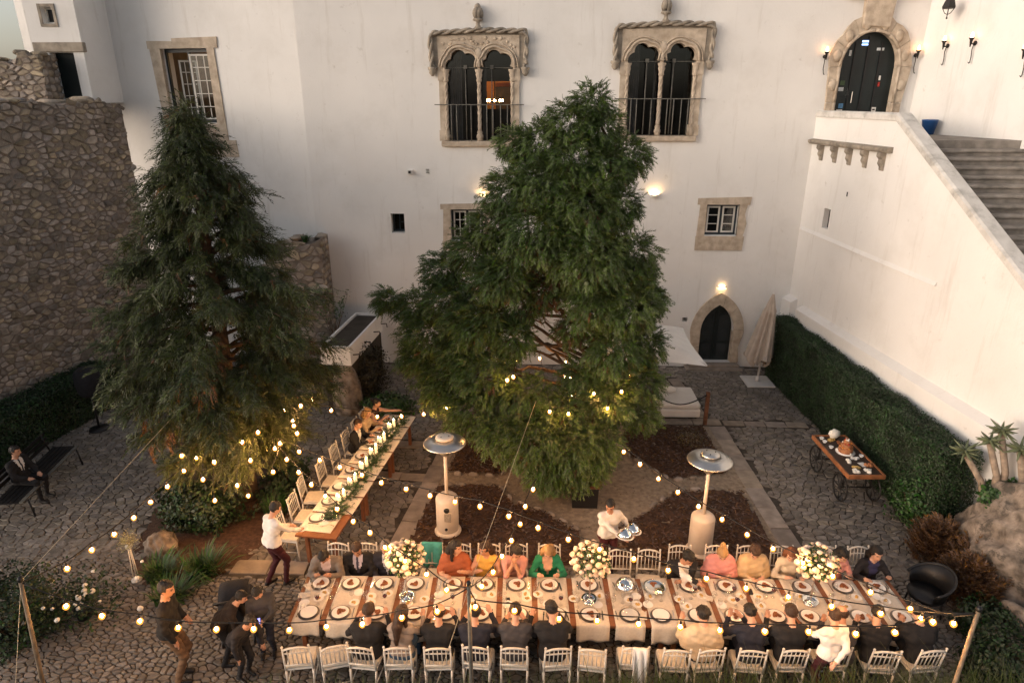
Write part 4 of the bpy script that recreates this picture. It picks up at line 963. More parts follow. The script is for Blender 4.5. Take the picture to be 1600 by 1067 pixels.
strap('strap_leaf_plant', 'clump of green strap leaves behind the empty chairs of the candlelit table', (-5.35, 11.6, .25), 150, .6, 'plant', 'strap leaf clumps', lean=.8)
# mulch ring under the cypress and its boulder
mb = MB(); n = 40; v = [(-6.55, 12.0, .09)]
for i in range(n):
    a = 6.2832 * i / n; v.append((-6.55 + (1.55 + .15 * math.sin(5 * a)) * math.cos(a), 12.0 + (2.3 + .2 * math.sin(3 * a)) * math.sin(a) - .25, .018))
mb.add(v, [(0, 1 + i, 1 + (i + 1) % n) for i in range(n)], True); struct(mb.build('tree_bed', 'mulch'))
def rock(name, label, c, r, seed, material='rock', amp=.25, n=96, rz=0):
    rg = np.random.RandomState(seed); V = []; F = []
    ph = rg.uniform(0, 6.28, (14, 3)); fr = rg.uniform(1.2, 7, (14, 3)); am = rg.uniform(.3, 1, 14) / np.linalg.norm(fr, axis=1)
    m_ = n // 2
    for i in range(m_ + 1):
        for k in range(n):
            t = math.pi * i / m_; w = 6.2832 * k / n; u = np.array([math.sin(t) * math.cos(w), math.sin(t) * math.sin(w), math.cos(t)])
            d = 1 + amp * float(np.sum(am * np.sin(fr @ u * 1.3 + ph[:, 0]) * np.cos(fr[:, 1] * u[0] * 1.7 + ph[:, 1]))) + .05 * amp * math.sin(17 * u[0] + 9 * u[2] + 3 * math.sin(11 * u[1])) * math.sin(13 * u[1] - 8 * u[2]) + rg.uniform(-.012, .012)
            V.append(u * d * np.array(r))
    for i in range(m_):
        for k in range(n): F.append((i * n + k, (i + 1) * n + k, (i + 1) * n + (k + 1) % n, i * n + (k + 1) % n))
    o = link(name, numesh(name, np.array(V), np.array(F), material, True), None, c, rz); tag(o, label, 'rock'); return o
rock('boulder', 'small brown boulder between the flower stand and the dark shrub', (-7.15, 10.35, .18), (.3, .26, .28), 4)
rock('rock_outcrop', 'large pale weathered rock below the aloes', (8.85, 9.95, .25), (.95, 1.2, 1.6), 5, amp=.5)
rock('rock_outcrop', 'lower dark rock at the foot of the large pale rock', (8.3, 8.3, -.1), (1.0, .9, .6), 8, amp=.55)
rock('boulder', 'ochre rock standing beyond the guests of the candlelit table', (-5.15, 16.6, .5), (.42, .4, .95), 9)
# aloes: woody stems with spiky rosettes
def aloe(label, base, top, nl, L):
    root = thing('aloe_plant', label, 'plant', base, 0, 'aloes above the rock'); b = Vector(top) - Vector(base)
    m = MB(); m.tube([(0, 0, -.1), tuple(b * .4 + Vector((.05, -.05, 0))), tuple(b)], [.075, .06, .055], 8); m.build('stem', 'agave_stem', root)
    for k in range(nl):
        a = k * 2.4; el = .9 - 1.5 * k / nl; l_ = L * random.uniform(.8, 1.1); m = MB(); pts = []
        for t in (0, .3, .6, .85, 1): pts.append((b.x + math.cos(a) * l_ * t * math.cos(el * .8), b.y + math.sin(a) * l_ * t * math.cos(el * .8), b.z + .04 + l_ * (math.sin(el) * t - .35 * t * t + (.25 * t ** 3))))
        m.tube(pts, [.03, .028, .02, .011, .002], 5); m.build('leaf', 'agave', root)
aloe('aloe with a pale green rosette leaning out over the hedge end', (8.5, 10.75, 1.3), (8.12, 11.05, 2.1), 22, .28)
aloe('shorter brown aloe rosette on an upright stem against the white wall', (8.6, 10.7, 1.4), (8.41, 10.9, 2.4), 20, .25)
aloe('tallest aloe on an upright stem against the white wall', (8.72, 10.7, 1.4), (8.56, 10.9, 2.62), 22, .26)
aloe('broad aloe rosette furthest along the white wall', (8.85, 10.5, 1.5), (8.83, 10.7, 2.35), 24, .30)
bush('shrub', 'tangle of low succulents on top of the pale rock', (8.75, 10.55, 1.5), (.5, .35, .25), 2200, 'plant', (.03, .07))
bush('shrub', 'dark low shrub spreading below the lower rock near the end pole', (7.3, 7.75, .25), (.8, .6, .45), 5200, 'hedge', (.02, .05))
bush('shrub', 'dark shrub between the black armchair and the lower rock', (7.55, 8.7, .2), (.5, .5, .4), 3200, 'hedge', (.02, .05))
# long grass on the bank in front of the chairs
n = 5200; xg = np.concatenate([nr.uniform(-4, 8.5, 2600), nr.uniform(.8, 8.5, n - 2600)]); yg = nr.uniform(6.75, 7.05, n); h = nr.uniform(.5, .98, n) * np.interp(xg, [-4, 0, 2, 8], [.55, .8, 1.05, 1.15])
V = []; F = []
dx = nr.normal(0, .3, n) * h; dy = nr.normal(0, .25, n) * h; w = .006
for k in range(n):
    o = len(V); x, y, hh = xg[k], yg[k], h[k]; V += [(x - w, y, .0), (x + w, y, .0), (x + dx[k] * .4 + w * .8, y + dy[k] * .4, hh * .6), (x + dx[k] * .4 - w * .8, y + dy[k] * .4, hh * .6), (x + dx[k], y + dy[k], hh)]
    F += [(o, o + 1, o + 2, o + 3), (o + 3, o + 2, o + 4, o + 4)]
m = MB(); m.add(V, [f if f[2] != f[3] else f[:3] for f in F]); g = m.build('grass', 'grass'); stuff(g)
# weeds on the ruined pier, raised planter with shrub
strap('weed_tuft', 'tuft of weeds growing on top of the ruined pier', (-6.75, 19.2, .12), 60, .3, 'plant', lean=.8).location.z = 4.3
rp_ = thing('raised_planter', 'white raised planter with dark soil and iron hooks beside the ruined pier', 'planter', (-5.25, 18.0, 0), R(-4))
m = MB(); m.box(-.42, -.36, -1.5, 1.5, 1.45, 2.0); m.box(.36, .42, -1.5, 1.5, 1.45, 2.0); m.box(-.36, .36, -1.5, -1.44, 1.45, 2.0); m.box(-.36, .36, 1.44, 1.5, 1.45, 2.0); m.build('trough', 'plaster', rp_)
m = MB(); m.box(-.36, .36, -1.44, 1.44, 1.6, 1.93); m.build('soil', 'earth', rp_)
m = MB(); m.box(-.38, .38, -1.42, 1.42, 0, 1.448); m.build('support_wall', 'earth', rp_)  # support coloured dark to stand in for the shade under the trough
for y in (-1.3, -.3, .6, 1.35):
    m = MB(); m.tube([(.42, y, 1.7), (.6, y, 1.72), (.62, y, 1.6)], .018, 5); m.build('hook', 'iron', rp_)
r_ = thing('sapling', 'thin leafy sapling growing behind the raised planter', 'plant', (-5.95, 18.4, 1.9)); m = MB(); P = []
for k in range(9):
    a = random.uniform(-1, 1); e = (random.uniform(-.6, .6), random.uniform(-.3, .3), random.uniform(.5, 1.15)); limb(m, (0, 0, -.4), e, .012, .004)
    for q in range(26): P.append(np.array(e) * random.uniform(.5, 1.05) + nr.normal(0, .06, 3))
m.build('stem', 'bark', r_); P = np.array(P); V, F = leafcloud(P, nr.normal(0, 1, P.shape), .025, .05); link('foliage', numesh('foliage', V, F, 'plant'), r_)
# white blossom by the corner pole
bl = thing('blossom_arrangement', 'loose arrangement of white blossom and leaves on the cobbles by the pole', 'flowers', (-7.55, 8.6, 0))
P = nr.normal(0, 1, (900, 3)) * np.array([.3, .25, .22]) + np.array([0, 0, .4]); P[:, 2] = np.abs(P[:, 2]); V, F = leafcloud(P, nr.normal(0, 1, P.shape), .02, .05); link('foliage', numesh('foliage', V, F, 'hedge'), bl)
m = MB(); m.lathe([(.1, .035), (.13, .2), (.1, .3)], 10); m.build('pot', 'black', bl)
for k in range(26):
    p = nr.normal(0, 1, 3) * np.array([.3, .25, .17]) + np.array([0, -.08, .52]); m = MB(); r0 = random.uniform(.025, .055); m.ball((0, 0, 0), (r0, r0, r0 * .8), 7, 5, jit=.15); m.build('flower', 'rose_w', bl, tuple(p))
# ================================================================ FURNITURE
def make_chair():
    t = thing('banquet_chair', 'x', 'chair')
    m = MB(); m.slabp([(-.20, -.19), (.20, -.19), (.215, .2), (-.215, .2)], .425, .455); m.build('seat', 'white_wood', t, bevel=.008)
    m = MB(); m.slabp([(-.19, -.17), (.19, -.17), (.205, .19), (-.205, .19)], .456, .492); m.build('cushion', 'cushion', t, bevel=.014)
    for s in (-1, 1):
        m = MB(); m.tube([(s * .195, -.19, .44), (s * .192, -.215, .62), (s * .185, -.26, .93)], [.017, .016, .013], 7); m.ball((s * .185, -.262, .94), .02, 6, 4); m.build('back_post', 'white_wood', t)
        m = MB(); m.tube([(s * .195, -.19, .43), (s * .19, -.20, .3), (s * .185, -.235, 0)], [.018, .017, .012], 7); m.build('leg', 'white_wood', t)
        m = MB(); m.tube([(s * .20, .18, .43), (s * .195, .185, .2), (s * .19, .19, 0)], [.018, .016, .012], 7); m.build('leg', 'white_wood', t)
        m = MB(); m.tube([(s * .188, -.215, .2), (s * .193, .185, .2)], .009, 6); m.build('stretcher', 'white_wood', t)
    m = MB(); m.tube([(-.187, -.222, .17), (.187, -.222, .17)], .009, 6); m.build('stretcher', 'white_wood', t)
    m = MB(); m.tube([(-.184, -.256, .88), (-.09, -.268, .915), (0, -.272, .925), (.09, -.268, .915), (.184, -.256, .88)], .017, 6); m.build('top_rail', 'white_wood', t)
    m = MB(); m.tube([(-.188, -.238, .80), (0, -.25, .81), (.188, -.238, .80)], .011, 6); m.build('cross_rail', 'white_wood', t); m = MB(); m.tube([(-.19, -.215, .56), (.19, -.215, .56)], .014, 6); m.build('cross_rail', 'white_wood', t)
    for k in range(5):
        x = -.125 + k * .0625; m = MB(); m.tube([(x, -.213, .56), (x, -.25, .81), (x, -.264, .905)], [.009, .008, .007], 5); m.build('spindle', 'white_wood', t)
    return t
CH0 = make_chair(); CHU = [False]
def chair(x, y, rz, label, group):
    if not CHU[0]:
        CHU[0] = True; CH0.location = (x, y, .02); CH0.rotation_euler = (0, 0, rz); CH0['label'] = label; CH0['group'] = group; return CH0
    return dup(CH0, (x, y, .02), rz, label, group)

T1O = Vector((-3.72, 7.84, 0)); T1A = R(1.2)
def T1(u, v, z=0): return (T1O.x + u * math.cos(T1A) - v * math.sin(T1A), T1O.y + u * math.sin(T1A) + v * math.cos(T1A), z)
def U1(x): return (x - T1O.x)
TL1, TW1 = 9.76, 1.06
T2O = Vector((-3.945, 9.94, 0)); T2A = math.atan2(5.01, .625); TL2, TW2 = 5.05, .80
def T2(u, v, z=0): return (T2O.x + u * math.cos(T2A) - v * math.sin(T2A), T2O.y + u * math.sin(T2A) + v * math.cos(T2A), z)
def table(label, O, A, L, W, y0, legs):
    t = thing('banquet_table', label, 'table', O, A); n = 6
    for k in range(n):
        a = y0 + W * k / n; m = MB(); m.box(0, L, a + .002, a + W / n - .002, .715, .752 + random.uniform(-.001, .001)); m.build('plank', 'wood', t, bevel=.003)
    m = MB(); m.box(.1, L - .1, y0 + .08, y0 + .11, .62, .712); m.box(.1, L - .1, y0 + W - .11, y0 + W - .08, .62, .712); m.build('apron', 'wood', t)
    for u in legs:
        for y in (y0 + .13, y0 + W - .13):
            m = MB(); m.box(u - .035, u + .035, y - .035, y + .035, .02, .71); m.build('leg', 'wood', t, bevel=.005)
    return t
table('long wooden banquet table with beige linen runners and three tall bouquets', T1O, T1A, TL1, TW1, 0, (.2, 1.9, 2.1, 3.9, 4.1, 5.8, 6.0, 7.8, 8.0, 9.6))
table('wooden banquet table with cream linens, candles and a leafy garland', T2O, T2A, TL2, TW2, -TW2 / 2, (.2, 1.6, 1.8, 3.3, 3.5, 4.85))
def runner(T, u, w, v0, v1, hang0, hang1, material, label, group, A):
    pts = []; n0 = 6
    for k in range(n0): pts.append((v0 - .012, .757 - hang0 * (1 - k / n0)))
    pts += [(v0 - .008, .757), (v0 + .01, .761)] + [(v0 + (v1 - v0) * q, .759) for q in (.2, .4, .6, .8)] + [(v1 - .01, .761), (v1 + .008, .757)]
    for k in range(1, n0 + 1): pts.append((v1 + .012, .757 - hang1 * k / n0))
    ph = random.uniform(0, 6); nx = 8; v = []; f = []
    for i in range(nx + 1):
        x = -w / 2 + w * i / nx
        for (vv, z) in pts:
            hz = max(0, .757 - z); wv = .03 * hz / .25 * math.sin(i * 1.3 + ph) * (-1 if vv < (v0 + v1) / 2 else 1)
            v.append((x + .02 * hz * math.sin(ph), vv + wv * .5 - (.02 if vv < v0 else 0) * hz, z + .0015 * math.sin(i * 2.1 + vv * 9 + ph)))
    k = len(pts); f = [(i * k + j, (i + 1) * k + j, (i + 1) * k + j + 1, i * k + j + 1) for i in range(nx) for j in range(k - 1)]
    m = MB(); m.add(v, f, True); o = m.build('linen_runner', material, None, T(u, 0, 0), A); tag(o, label, 'tablecloth', group)
    sm = o.modifiers.new('s', 'SOLIDIFY'); sm.thickness = .003; sm.offset = 1; return o
NEARP = [-3.42, -2.93, -2.36, -1.8, -1.28, -.76, -.18, .42, .97, 1.56, 2.08, 2.64, 3.22, 3.83, 4.36, 5.16, 5.78]
FARP = [-3.43, -2.92, -2.39, -1.85, -1.26, -.73, -.17, .35, 1.01, 1.62, 2.08, 2.65, 3.27, 3.9, 4.54, 5.17, 5.75]
ctr = [(a + b) / 2 for a, b in zip(NEARP, FARP)]
for k, c in enumerate(ctr):
    l_ = (c - ctr[k - 1]) / 2 if k else .27; r_ = (ctr[k + 1] - c) / 2 if k < len(ctr) - 1 else .24
    runner(T1, U1(c + (r_ - l_) / 2), l_ + r_ - .09, 0, TW1, random.uniform(.22, .34), .2, 'linen', 'beige linen runner laid across the long bouquet table', 'linens on the bouquet table', T1A)
for k in range(8):
    runner(T2, .12 + .31 + k * .612, .572, -TW2 / 2 + .18 * (k == 0), TW2 / 2, .0001 if k else .0001, .12, 'linen_w', 'cream linen laid across the candlelit table', 'linens on the candlelit table', T2A)

# tableware: one of each, then copies
def one(name, parts, label, cat, group):
    t = thing(name, label, cat, (0, 0, -50), 0, group)
    for pn, mb_, mt in parts: mb_.build(pn, mt, t)
    return t
used = set()
def put(proto, loc, rz=0, label=None, group=None):
    if proto.name not in used:
        used.add(proto.name); proto.location = loc; proto.rotation_euler = (0, 0, rz)
        if label: proto['label'] = label
        if group: proto['group'] = group
        return proto
    return dup(proto, loc, rz, label, group)
charger_b = [(0.0, 0), (.10, .001), (.155, .006), (.165, .012), (.16, .014), (.10, .006), (0, .005)]
plate_b = [(0.0, .0), (.075, .0), (.085, .006), (.130, .016), (.133, .019), (.128, .020), (.085, .011), (0, .009)]
side_b = [(r * .62, z * .8) for r, z in plate_b]
glass_b = [(.033, 0), (.033, .003), (.006, .008), (.004, .085), (.02, .1), (.038, .13), (.040, .16), (.033, .205), (.031, .205), (.037, .16), (.035, .132), (.018, .104), (0, .1)]
fill_b = [(0, .103), (.018, .106), (.034, .133), (.0355, .15), (0, .15)]
G1 = 'tableware on the bouquet table'
def L_(mb_, prof, n=20, c=(0, 0, 0)): return mb_.lathe(prof, n, c)
def blob(n, r, h, z, sz):
    m = MB()
    for k in range(n): a = random.uniform(0, 6.3); d = random.uniform(0, r); m.ball((d * math.cos(a), d * math.sin(a), z + h * .3), (random.uniform(*sz), random.uniform(*sz), h * random.uniform(.6, 1)), 7, 4, jit=.18)
    return m
def prot(i, tag_):
    return dict(
     charger=one('charger_plate', [('dish', L_(MB(), charger_b, 24), 'charger')], 'dark pewter charger under a dinner plate on the ' + tag_, 'plate', 'chargers on the ' + tag_),
     plate=one('dinner_plate', [('dish', L_(MB(), plate_b, 24), 'china'), ('food', blob(7, .055, .028, .012, (.02, .04)), 'food')], 'white dinner plate with browned meat on the ' + tag_, 'plate', 'dinner plates on the ' + tag_),
     empty=one('dinner_plate', [('dish', L_(MB(), plate_b, 24), 'china')], 'white dinner plate cleared of food on the ' + tag_, 'plate', 'cleared dinner plates on the ' + tag_),
     side=one('side_plate', [('dish', L_(MB(), side_b, 18), 'china')], 'small empty white side plate on the ' + tag_, 'plate', 'side plates on the ' + tag_),
     sidef=one('side_plate', [('dish', L_(MB(), side_b, 18), 'china'), ('food', blob(5, .03, .02, .01, (.012, .026)), 'sauce')], 'small white side plate with yellow food on the ' + tag_, 'plate', 'filled side plates on the ' + tag_),
     wine=one('wine_glass', [('bowl', L_(MB(), glass_b, 12), 'stem'), ('wine', L_(MB(), fill_b, 10), 'wine')], 'stemmed glass of red wine on the ' + tag_, 'glass', 'red wine glasses on the ' + tag_),
     water=one('wine_glass', [('bowl', L_(MB(), glass_b, 12), 'stem')], 'clear empty stemmed glass on the ' + tag_, 'glass', 'clear glasses on the ' + tag_),
     fork=one('fork', [('handle', MB().box(-.006, .006, -.1, .03, 0, .004), 'silver'), ('tines', MB().box(-.011, -.007, .05, .1, .001, .004).box(-.003, .001, .05, .1, .001, .004).box(.005, .009, .05, .1, .001, .004).box(-.011, .011, .031, .05, 0, .004), 'silver')], 'silver fork lying by a plate on the ' + tag_, 'fork', 'forks on the ' + tag_),
     knife=one('knife', [('handle', MB().box(-.007, .007, -.11, -.01, 0, .006), 'silver'), ('blade', MB().prism([(-.006, 0), (.006, 0), (.006, .004), (-.006, .004)], -.009, .1), 'silver')], 'silver knife lying by a plate on the ' + tag_, 'knife', 'knives on the ' + tag_))
PR1 = prot(1, 'bouquet table'); PR2 = prot(2, 'candlelit table')
TZ = .7645
def setting(T, A, PR, u, v, d, full=True):      # d: +1 seat on the far/+v side, -1 near side
    e = random.uniform(-.02, .02); put(PR['charger'], T(u + e, v, TZ))
    put(PR['plate' if full else 'empty'], T(u + e, v, TZ + .012), random.uniform(0, 6))
    put(PR['fork'], T(u - d * -.185, v + random.uniform(-.03, .03), TZ), A + random.uniform(-.2, .2) + (0 if d < 0 else math.pi))
    put(PR['knife'], T(u + d * -.185, v + random.uniform(-.03, .03), TZ), A + random.uniform(-.25, .25) + (0 if d < 0 else math.pi))
    put(PR['sidef' if random.random() < .5 else 'side'], T(u + random.choice((-.15, .15)) + random.uniform(-.04, .04), v - d * random.uniform(.20, .24), TZ), random.uniform(0, 6))
    put(PR['wine'], T(u + random.uniform(.03, .10), v - d * random.uniform(.19, .25) + .0, TZ)) if PR is PR1 and random.random() < .38 else None
    put(PR['water'], T(u - random.uniform(.19, .23), v - d * random.uniform(.14, .2), TZ))
random.seed(21)
for k, x in enumerate(NEARP): setting(T1, T1A, PR1, U1(x), .20, -1, k not in (0, 9, 10, 11))
for k, x in enumerate(FARP): setting(T1, T1A, PR1, U1(x), .86, 1, k not in (9,))
for u in (.55, 1.1, 1.66, 2.3, 2.9, 3.5, 4.1, 4.7): setting(T2, T2A, PR2, u, .20, 1, u > 2)
for k in range(34):
    put(PR1['water'], T1(.3 + k * .275 + random.uniform(-.06, .06), .53 + random.uniform(-.07, .07), TZ))
    if k % 3 == 0: put(PR1['sidef'], T1(.38 + k * .275 + random.uniform(-.06, .06), .53 + random.uniform(-.05, .05), TZ), random.uniform(0, 6))
def spot(name, mb_, mt, loc, label, cat, rz=0, group=None):
    return tag(mb_.build(name, mt, None, loc, rz), label, cat, group)
# napkins, phones, menu cards, bottles
def napkin():
    m = MB(); n = 7; v = []
    for i in range(n):
        for j in range(n): v.append((-.1 + .2 * i / (n - 1), -.06 + .12 * j / (n - 1), .012 + .012 * math.sin(i * 1.5 + j) + .008 * math.sin(j * 2.3)))
    f = [(i * n + j, (i + 1) * n + j, (i + 1) * n + j + 1, i * n + j + 1) for i in range(n - 1) for j in range(n - 1)]
    return m.add(v, f, True)
for u, v, mt, lab in ((.12, .78, 'linen', 'crumpled beige napkin at the wine end of the bouquet table'), (.1, .58, 'linen', 'rolled beige napkin at the bare end of the bouquet table'), (.16, .3, 'white_cloth', 'large white napkin spilling over the end of the bouquet table'), (9.5, .92, 'white_cloth', 'white napkin at the table end beside the black armchair'), (5.95, .72, 'linen', 'folded beige napkin by the silver dish'), (5.5, .2, 'linen', 'beige napkin left at the empty place beside the draped chair'), (4.75, .22, 'linen', 'beige napkin left at the empty place under the middle bouquet'), (6.6, .6, 'linen', 'beige napkin lying opposite the cream fur shawl guest')):
    o = spot('napkin', napkin(), mt, T1(u, v, TZ), lab, 'napkin', random.uniform(0, 6))
for u, v, lab in ((3.02, .22, 'black phone lying beside the plate of the greying guest'), (3.55, .85, 'black phone standing face down by the pink shirt guest'), (7.35, .75, 'black phone lying before the cream knitted shawl'), (3.4, .5, 'black phone lying between the two rows of plates')):
    spot('phone', MB().box(-.035, .035, -.07, .07, 0, .009), 'black', T1(u, v, TZ), lab, 'phone', random.uniform(-.4, .4))
for u, v, lab in ((4.3, .3, 'white menu card beside the middle bouquet stand'), (5.22, .28, 'white menu card between the two empty places'), (5.9, .95, 'white menu card beside the silver dish')):
    spot('menu_card', MB().box(-.04, .04, -.06, .06, 0, .003), 'paper', T1(u, v, TZ), lab, 'card', random.uniform(-.5, .5))
tray = MB().lathe([(0, 0), (.16, .002), (.18, .012), (.175, .014), (.15, .006), (0, .005)], 24)
spot('oval_tray', tray, 'silver', T1(U1(2.08), .80, TZ + .034), 'shiny oval silver tray at the empty far place', 'tray')
cl = MB().lathe([(.165, 0), (.17, .01), (.155, .05), (.12, .1), (.06, .135), (.015, .145), (.015, .165), (0, .17)], 24)
spot('cloche', cl, 'chrome', T1(U1(1.60), .82, TZ + .035), 'mirror-bright silver cloche covering the plate by the empty chair', 'cloche')
gl = MB().lathe([(.14, 0), (.15, .01), (.13, .06), (.07, .1), (0, .11)], 20)
spot('glass_cover', gl, 'stem', T1(U1(1.56), .20, TZ + .035), 'clear glass cover over the near place beside the draped chair', 'cover')
# tall bouquets
def bouquet(x, v, label, r=.30, zc=.60):
    t = thing('bouquet', label, 'flowers', T1(U1(x), v, TZ), random.uniform(0, 6), 'tall bouquets on the bouquet table')
    m = MB(); m.lathe([(.11, 0), (.11, .012), (.03, .03), (.012, .06), (.010, zc - .1), (.05, zc - .02), (.07, zc)], 14); m.build('stand', 'silver', t)
    m = MB(); m.lathe([(.0, .01), (.09, .012), (.13, .05), (.125, .055), (.08, .02)], 14); m.build('bowl', 'silver', t)
    P = nr.normal(0, 1, (620, 3)); P /= np.linalg.norm(P, axis=1)[:, None]; P *= nr.uniform(.5, 1.08, (620, 1)) * r; P[:, 2] = P[:, 2] * .85 + zc + r * .6
    V, F = leafcloud(P, P - np.array([0, 0, zc]), .02, .045); link('leaves', numesh('leaves', V, F, 'green'), t)
    for k in range(74):
        z = 1 - 1.75 * (k + .5) / 74; a = k * 2.39996; q = math.sqrt(max(0, 1 - z * z)); rr_ = r * random.uniform(.80, 1.08); s_ = random.choice((.022, .03, .04, .052))
        m = MB(); m.ball((0, 0, 0), (s_, s_, s_ * .9), 8, 6, jit=.06)
        for p_ in range(5): b = p_ * 1.257 + k; m.ball((s_ * .55 * math.cos(b), s_ * .55 * math.sin(b), -s_ * .05), (s_ * .6, s_ * .6, s_ * .72), 6, 4, jit=.08)
        m.build('rose', 'rose', t, (rr_ * q * math.cos(a), rr_ * q * math.sin(a), zc + r * .6 + rr_ * z * .85), a)
    return t
bouquet(-1.95, .55, 'tall cream rose bouquet beside the chair with the teal shawl')
bouquet(.98, .52, 'tall cream rose bouquet beside the green blazer guest')
bouquet(4.50, .52, 'tall cream rose bouquet in front of the auburn haired guest')
# candles and garland of the candlelit table
for k in range(7):
    u = .85 + k * .62
    g = thing('garland', 'leafy green garland with white blossom along the candlelit table', 'garland', T2(u, -.10, TZ), T2A, 'garland sprigs on the candlelit table')
    P = nr.normal(0, 1, (110, 3)) * np.array([.16, .09, .02]) + np.array([0, 0, .035]); P[:, 2] = np.abs(P[:, 2]); D = np.column_stack([nr.normal(0, 1, 110), nr.normal(0, .7, 110), nr.uniform(0, .5, 110)])
    V, F = place(SPR[:3], P, D, nr.uniform(.08, .17, 110)); link('leaves', numesh('leaves', V, F, 'green'), g)
    for q in range(7):
        m = MB(); s_ = random.uniform(.018, .034); m.ball((0, 0, 0), s_, 7, 5, jit=.12); m.build('blossom', 'rose_w', g, (random.uniform(-.14, .14), random.uniform(-.08, .08), .05))
cnd = [(u + du, v, h) for u in (1.15, 1.75, 2.4, 3.0, 3.55, 4.25) for du, v, h in ((-.06, -.02, .16), (.09, -.06, .21), (.03, .06, .12))]
for u, v, h in cnd:
    c = thing('pillar_candle', {.16: 'medium lit ivory pillar candle on the candlelit table', .21: 'tall lit ivory pillar candle on the candlelit table', .12: 'short lit ivory pillar candle on the candlelit table'}[h], 'candle', T2(u, v, TZ), 0, 'pillar candles')
    m = MB(); m.lathe([(.034, 0), (.036, .01), (.035, h - .01), (.03, h), (.0, h - .012)], 12); m.build('wax', 'candle', c)
    m = MB(); m.lathe([(0, h - .01), (.007, h + .002), (.009, h + .012), (.004, h + .028), (0, h + .036)], 6); m.build('flame', 'flame', c)
spot('silver_dish', MB().lathe([(0, 0), (.13, .004), (.16, .03), (.15, .03), (0, .012)], 20), 'silver', T2(.62, -.02, TZ), 'round silver dish of spoons at the near end of the candlelit table', 'dish')

# ---- patio heaters
def heater(loc, label, panel):
    t = thing('patio_heater', label, 'heater', loc, R(-8 if panel else 10), 'patio heaters')
    m = MB(); m.lathe([(.27, .03), (.27, .06), (.24, .085), (.22, .1)], 28); m.build('base', 'heater', t)
    m = MB(); m.lathe([(.215, .1), (.225, .14), (.225, .80), (.215, .83), (.16, .88), (.05, .885)], 28); m.build('tank_housing', 'heater', t)
    m = MB(); m.tube([(0, 0, .88), (0, 0, 1.78)], .034, 12); m.build('pole', 'heater', t)
    m = MB(); m.lathe([(.04, 1.76), (.09, 1.8), (.10, 2.0), (.05, 2.04)], 16); m.build('burner', 'alu', t)
    m = MB(); m.lathe([(.40, 2.035), (.415, 2.04), (.40, 2.06), (.28, 2.115), (.17, 2.15), (.165, 2.14), (.28, 2.10), (.39, 2.045)], 36); m.build('reflector', 'alu', t)
    m = MB(); m.lathe([(.17, 2.145), (.172, 2.175), (.13, 2.2), (.03, 2.205), (0, 2.205)], 28); m.build('cap', 'heater' if panel else 'alu', t)
    for a in (0, 2.1, 4.2): m = MB(); m.ball((.09 * math.cos(a), .09 * math.sin(a), 2.21), .012, 6, 4); m.build('screw', 'black', t)
    m = MB(); m.lathe([(.0, -.02), (.03, -.02), (.03, .02), (0, .02)], 10, M=Matrix.Translation((.03, -.218, .22)) @ Matrix.Rotation(R(90), 4, 'X')); m.build('knob', 'black', t)
    if panel:
        m = MB(); m.lathe([(0, -.015), (.055, -.015), (.055, .015), (0, .015)], 16, M=Matrix.Translation((.05, -.222, .66)) @ Matrix.Rotation(R(90), 4, 'X')); m.build('vent_hole', 'black', t)
        m = MB(); m.box(-.0, .13, -.232, -.20, .40, .58); m.build('label_plate', mat('label_plate', (.32, .27, .22), .5, .25, 30), t)
heater((-1.66, 11.14, .04), 'patio heater with a round vent and label plate on its housing', True)
heater((3.30, 10.66, .04), 'patio heater with a plain housing behind the pink shawl guest', False)

# ---- closed parasol
t = thing('closed_parasol', 'tall folded beige parasol on a white steel plate by the pointed door', 'parasol', (7.05, 19.0, .02))
m = MB(); m.box(-.42, .42, -.42, .42, 0, .045); m.build('base_plate', 'steel_w', t, bevel=.006)
m = MB(); m.lathe([(.07, .045), (.06, .2), (.035, .22)], 12); m.tube([(0, 0, .2), (.12, 0, 2.8)], .033, 10); m.build('pole', 'steel_w', t)
v = []; n = 48; zs_ = [.72, .8, 1.1, 1.5, 1.9, 2.25, 2.3, 2.42, 2.62, 2.85]; rs = [.30, .30, .27, .23, .18, .135, .165, .12, .08, .03]
for i, (z, r0) in enumerate(zip(zs_, rs)):
    for k in range(n):
        a = 6.2832 * k / n; rr_ = r0 * (1 + (.42 if i < 6 else .2) * math.sin(8 * a + .4 * math.sin(z * 2))) * (1 + .15 * math.sin(3 * a))
        v.append((.12 * z / 2.8 - .05 * (2.4 - z) * (i < 6) + rr_ * math.cos(a), rr_ * math.sin(a), z + (.12 * math.sin(8 * a + 1) + .08 * math.sin(3 * a) if i == 0 else 0)))
m = MB(); m.add(v, [(i * n + k, i * n + (k + 1) % n, (i + 1) * n + (k + 1) % n, (i + 1) * n + k) for i in range(len(zs_) - 1) for k in range(n)], True); m.build('canopy', 'canvas', t)
m = MB(); m.ball((.125, 0, 2.87), .035, 8, 6); m.build('finial', 'steel_w', t)
# ---- open white parasol and daybeds behind the juniper
t = thing('open_parasol', 'square white parasol spread over the daybed behind the juniper', 'parasol', (2.95, 16.9, .02))
m = MB(); n = 10; v = [(0, 0, 2.75)]; ring = []
cn = [(-1.5, -1.5), (1.5, -1.5), (1.5, 1.5), (-1.5, 1.5)]
for c in range(4):
    a, b = cn[c], cn[(c + 1) % 4]
    for i in range(n):
        s_ = i / n; sag = .16 * math.sin(math.pi * s_); p = lerp(a, b, s_); ring.append((p[0] * (1 - sag * .55), p[1] * (1 - sag * .55), 1.98 + sag * .5))
N = len(ring); v += [((p[0]) * .5, p[1] * .5, 2.33 - .03) for p in ring] + ring
m.add(v, [(0, 1 + i, 1 + (i + 1) % N) for i in range(N)] + [(1 + i, 1 + N + i, 1 + N + (i + 1) % N, 1 + (i + 1) % N) for i in range(N)], True); o = m.build('canopy', 'tent', t)
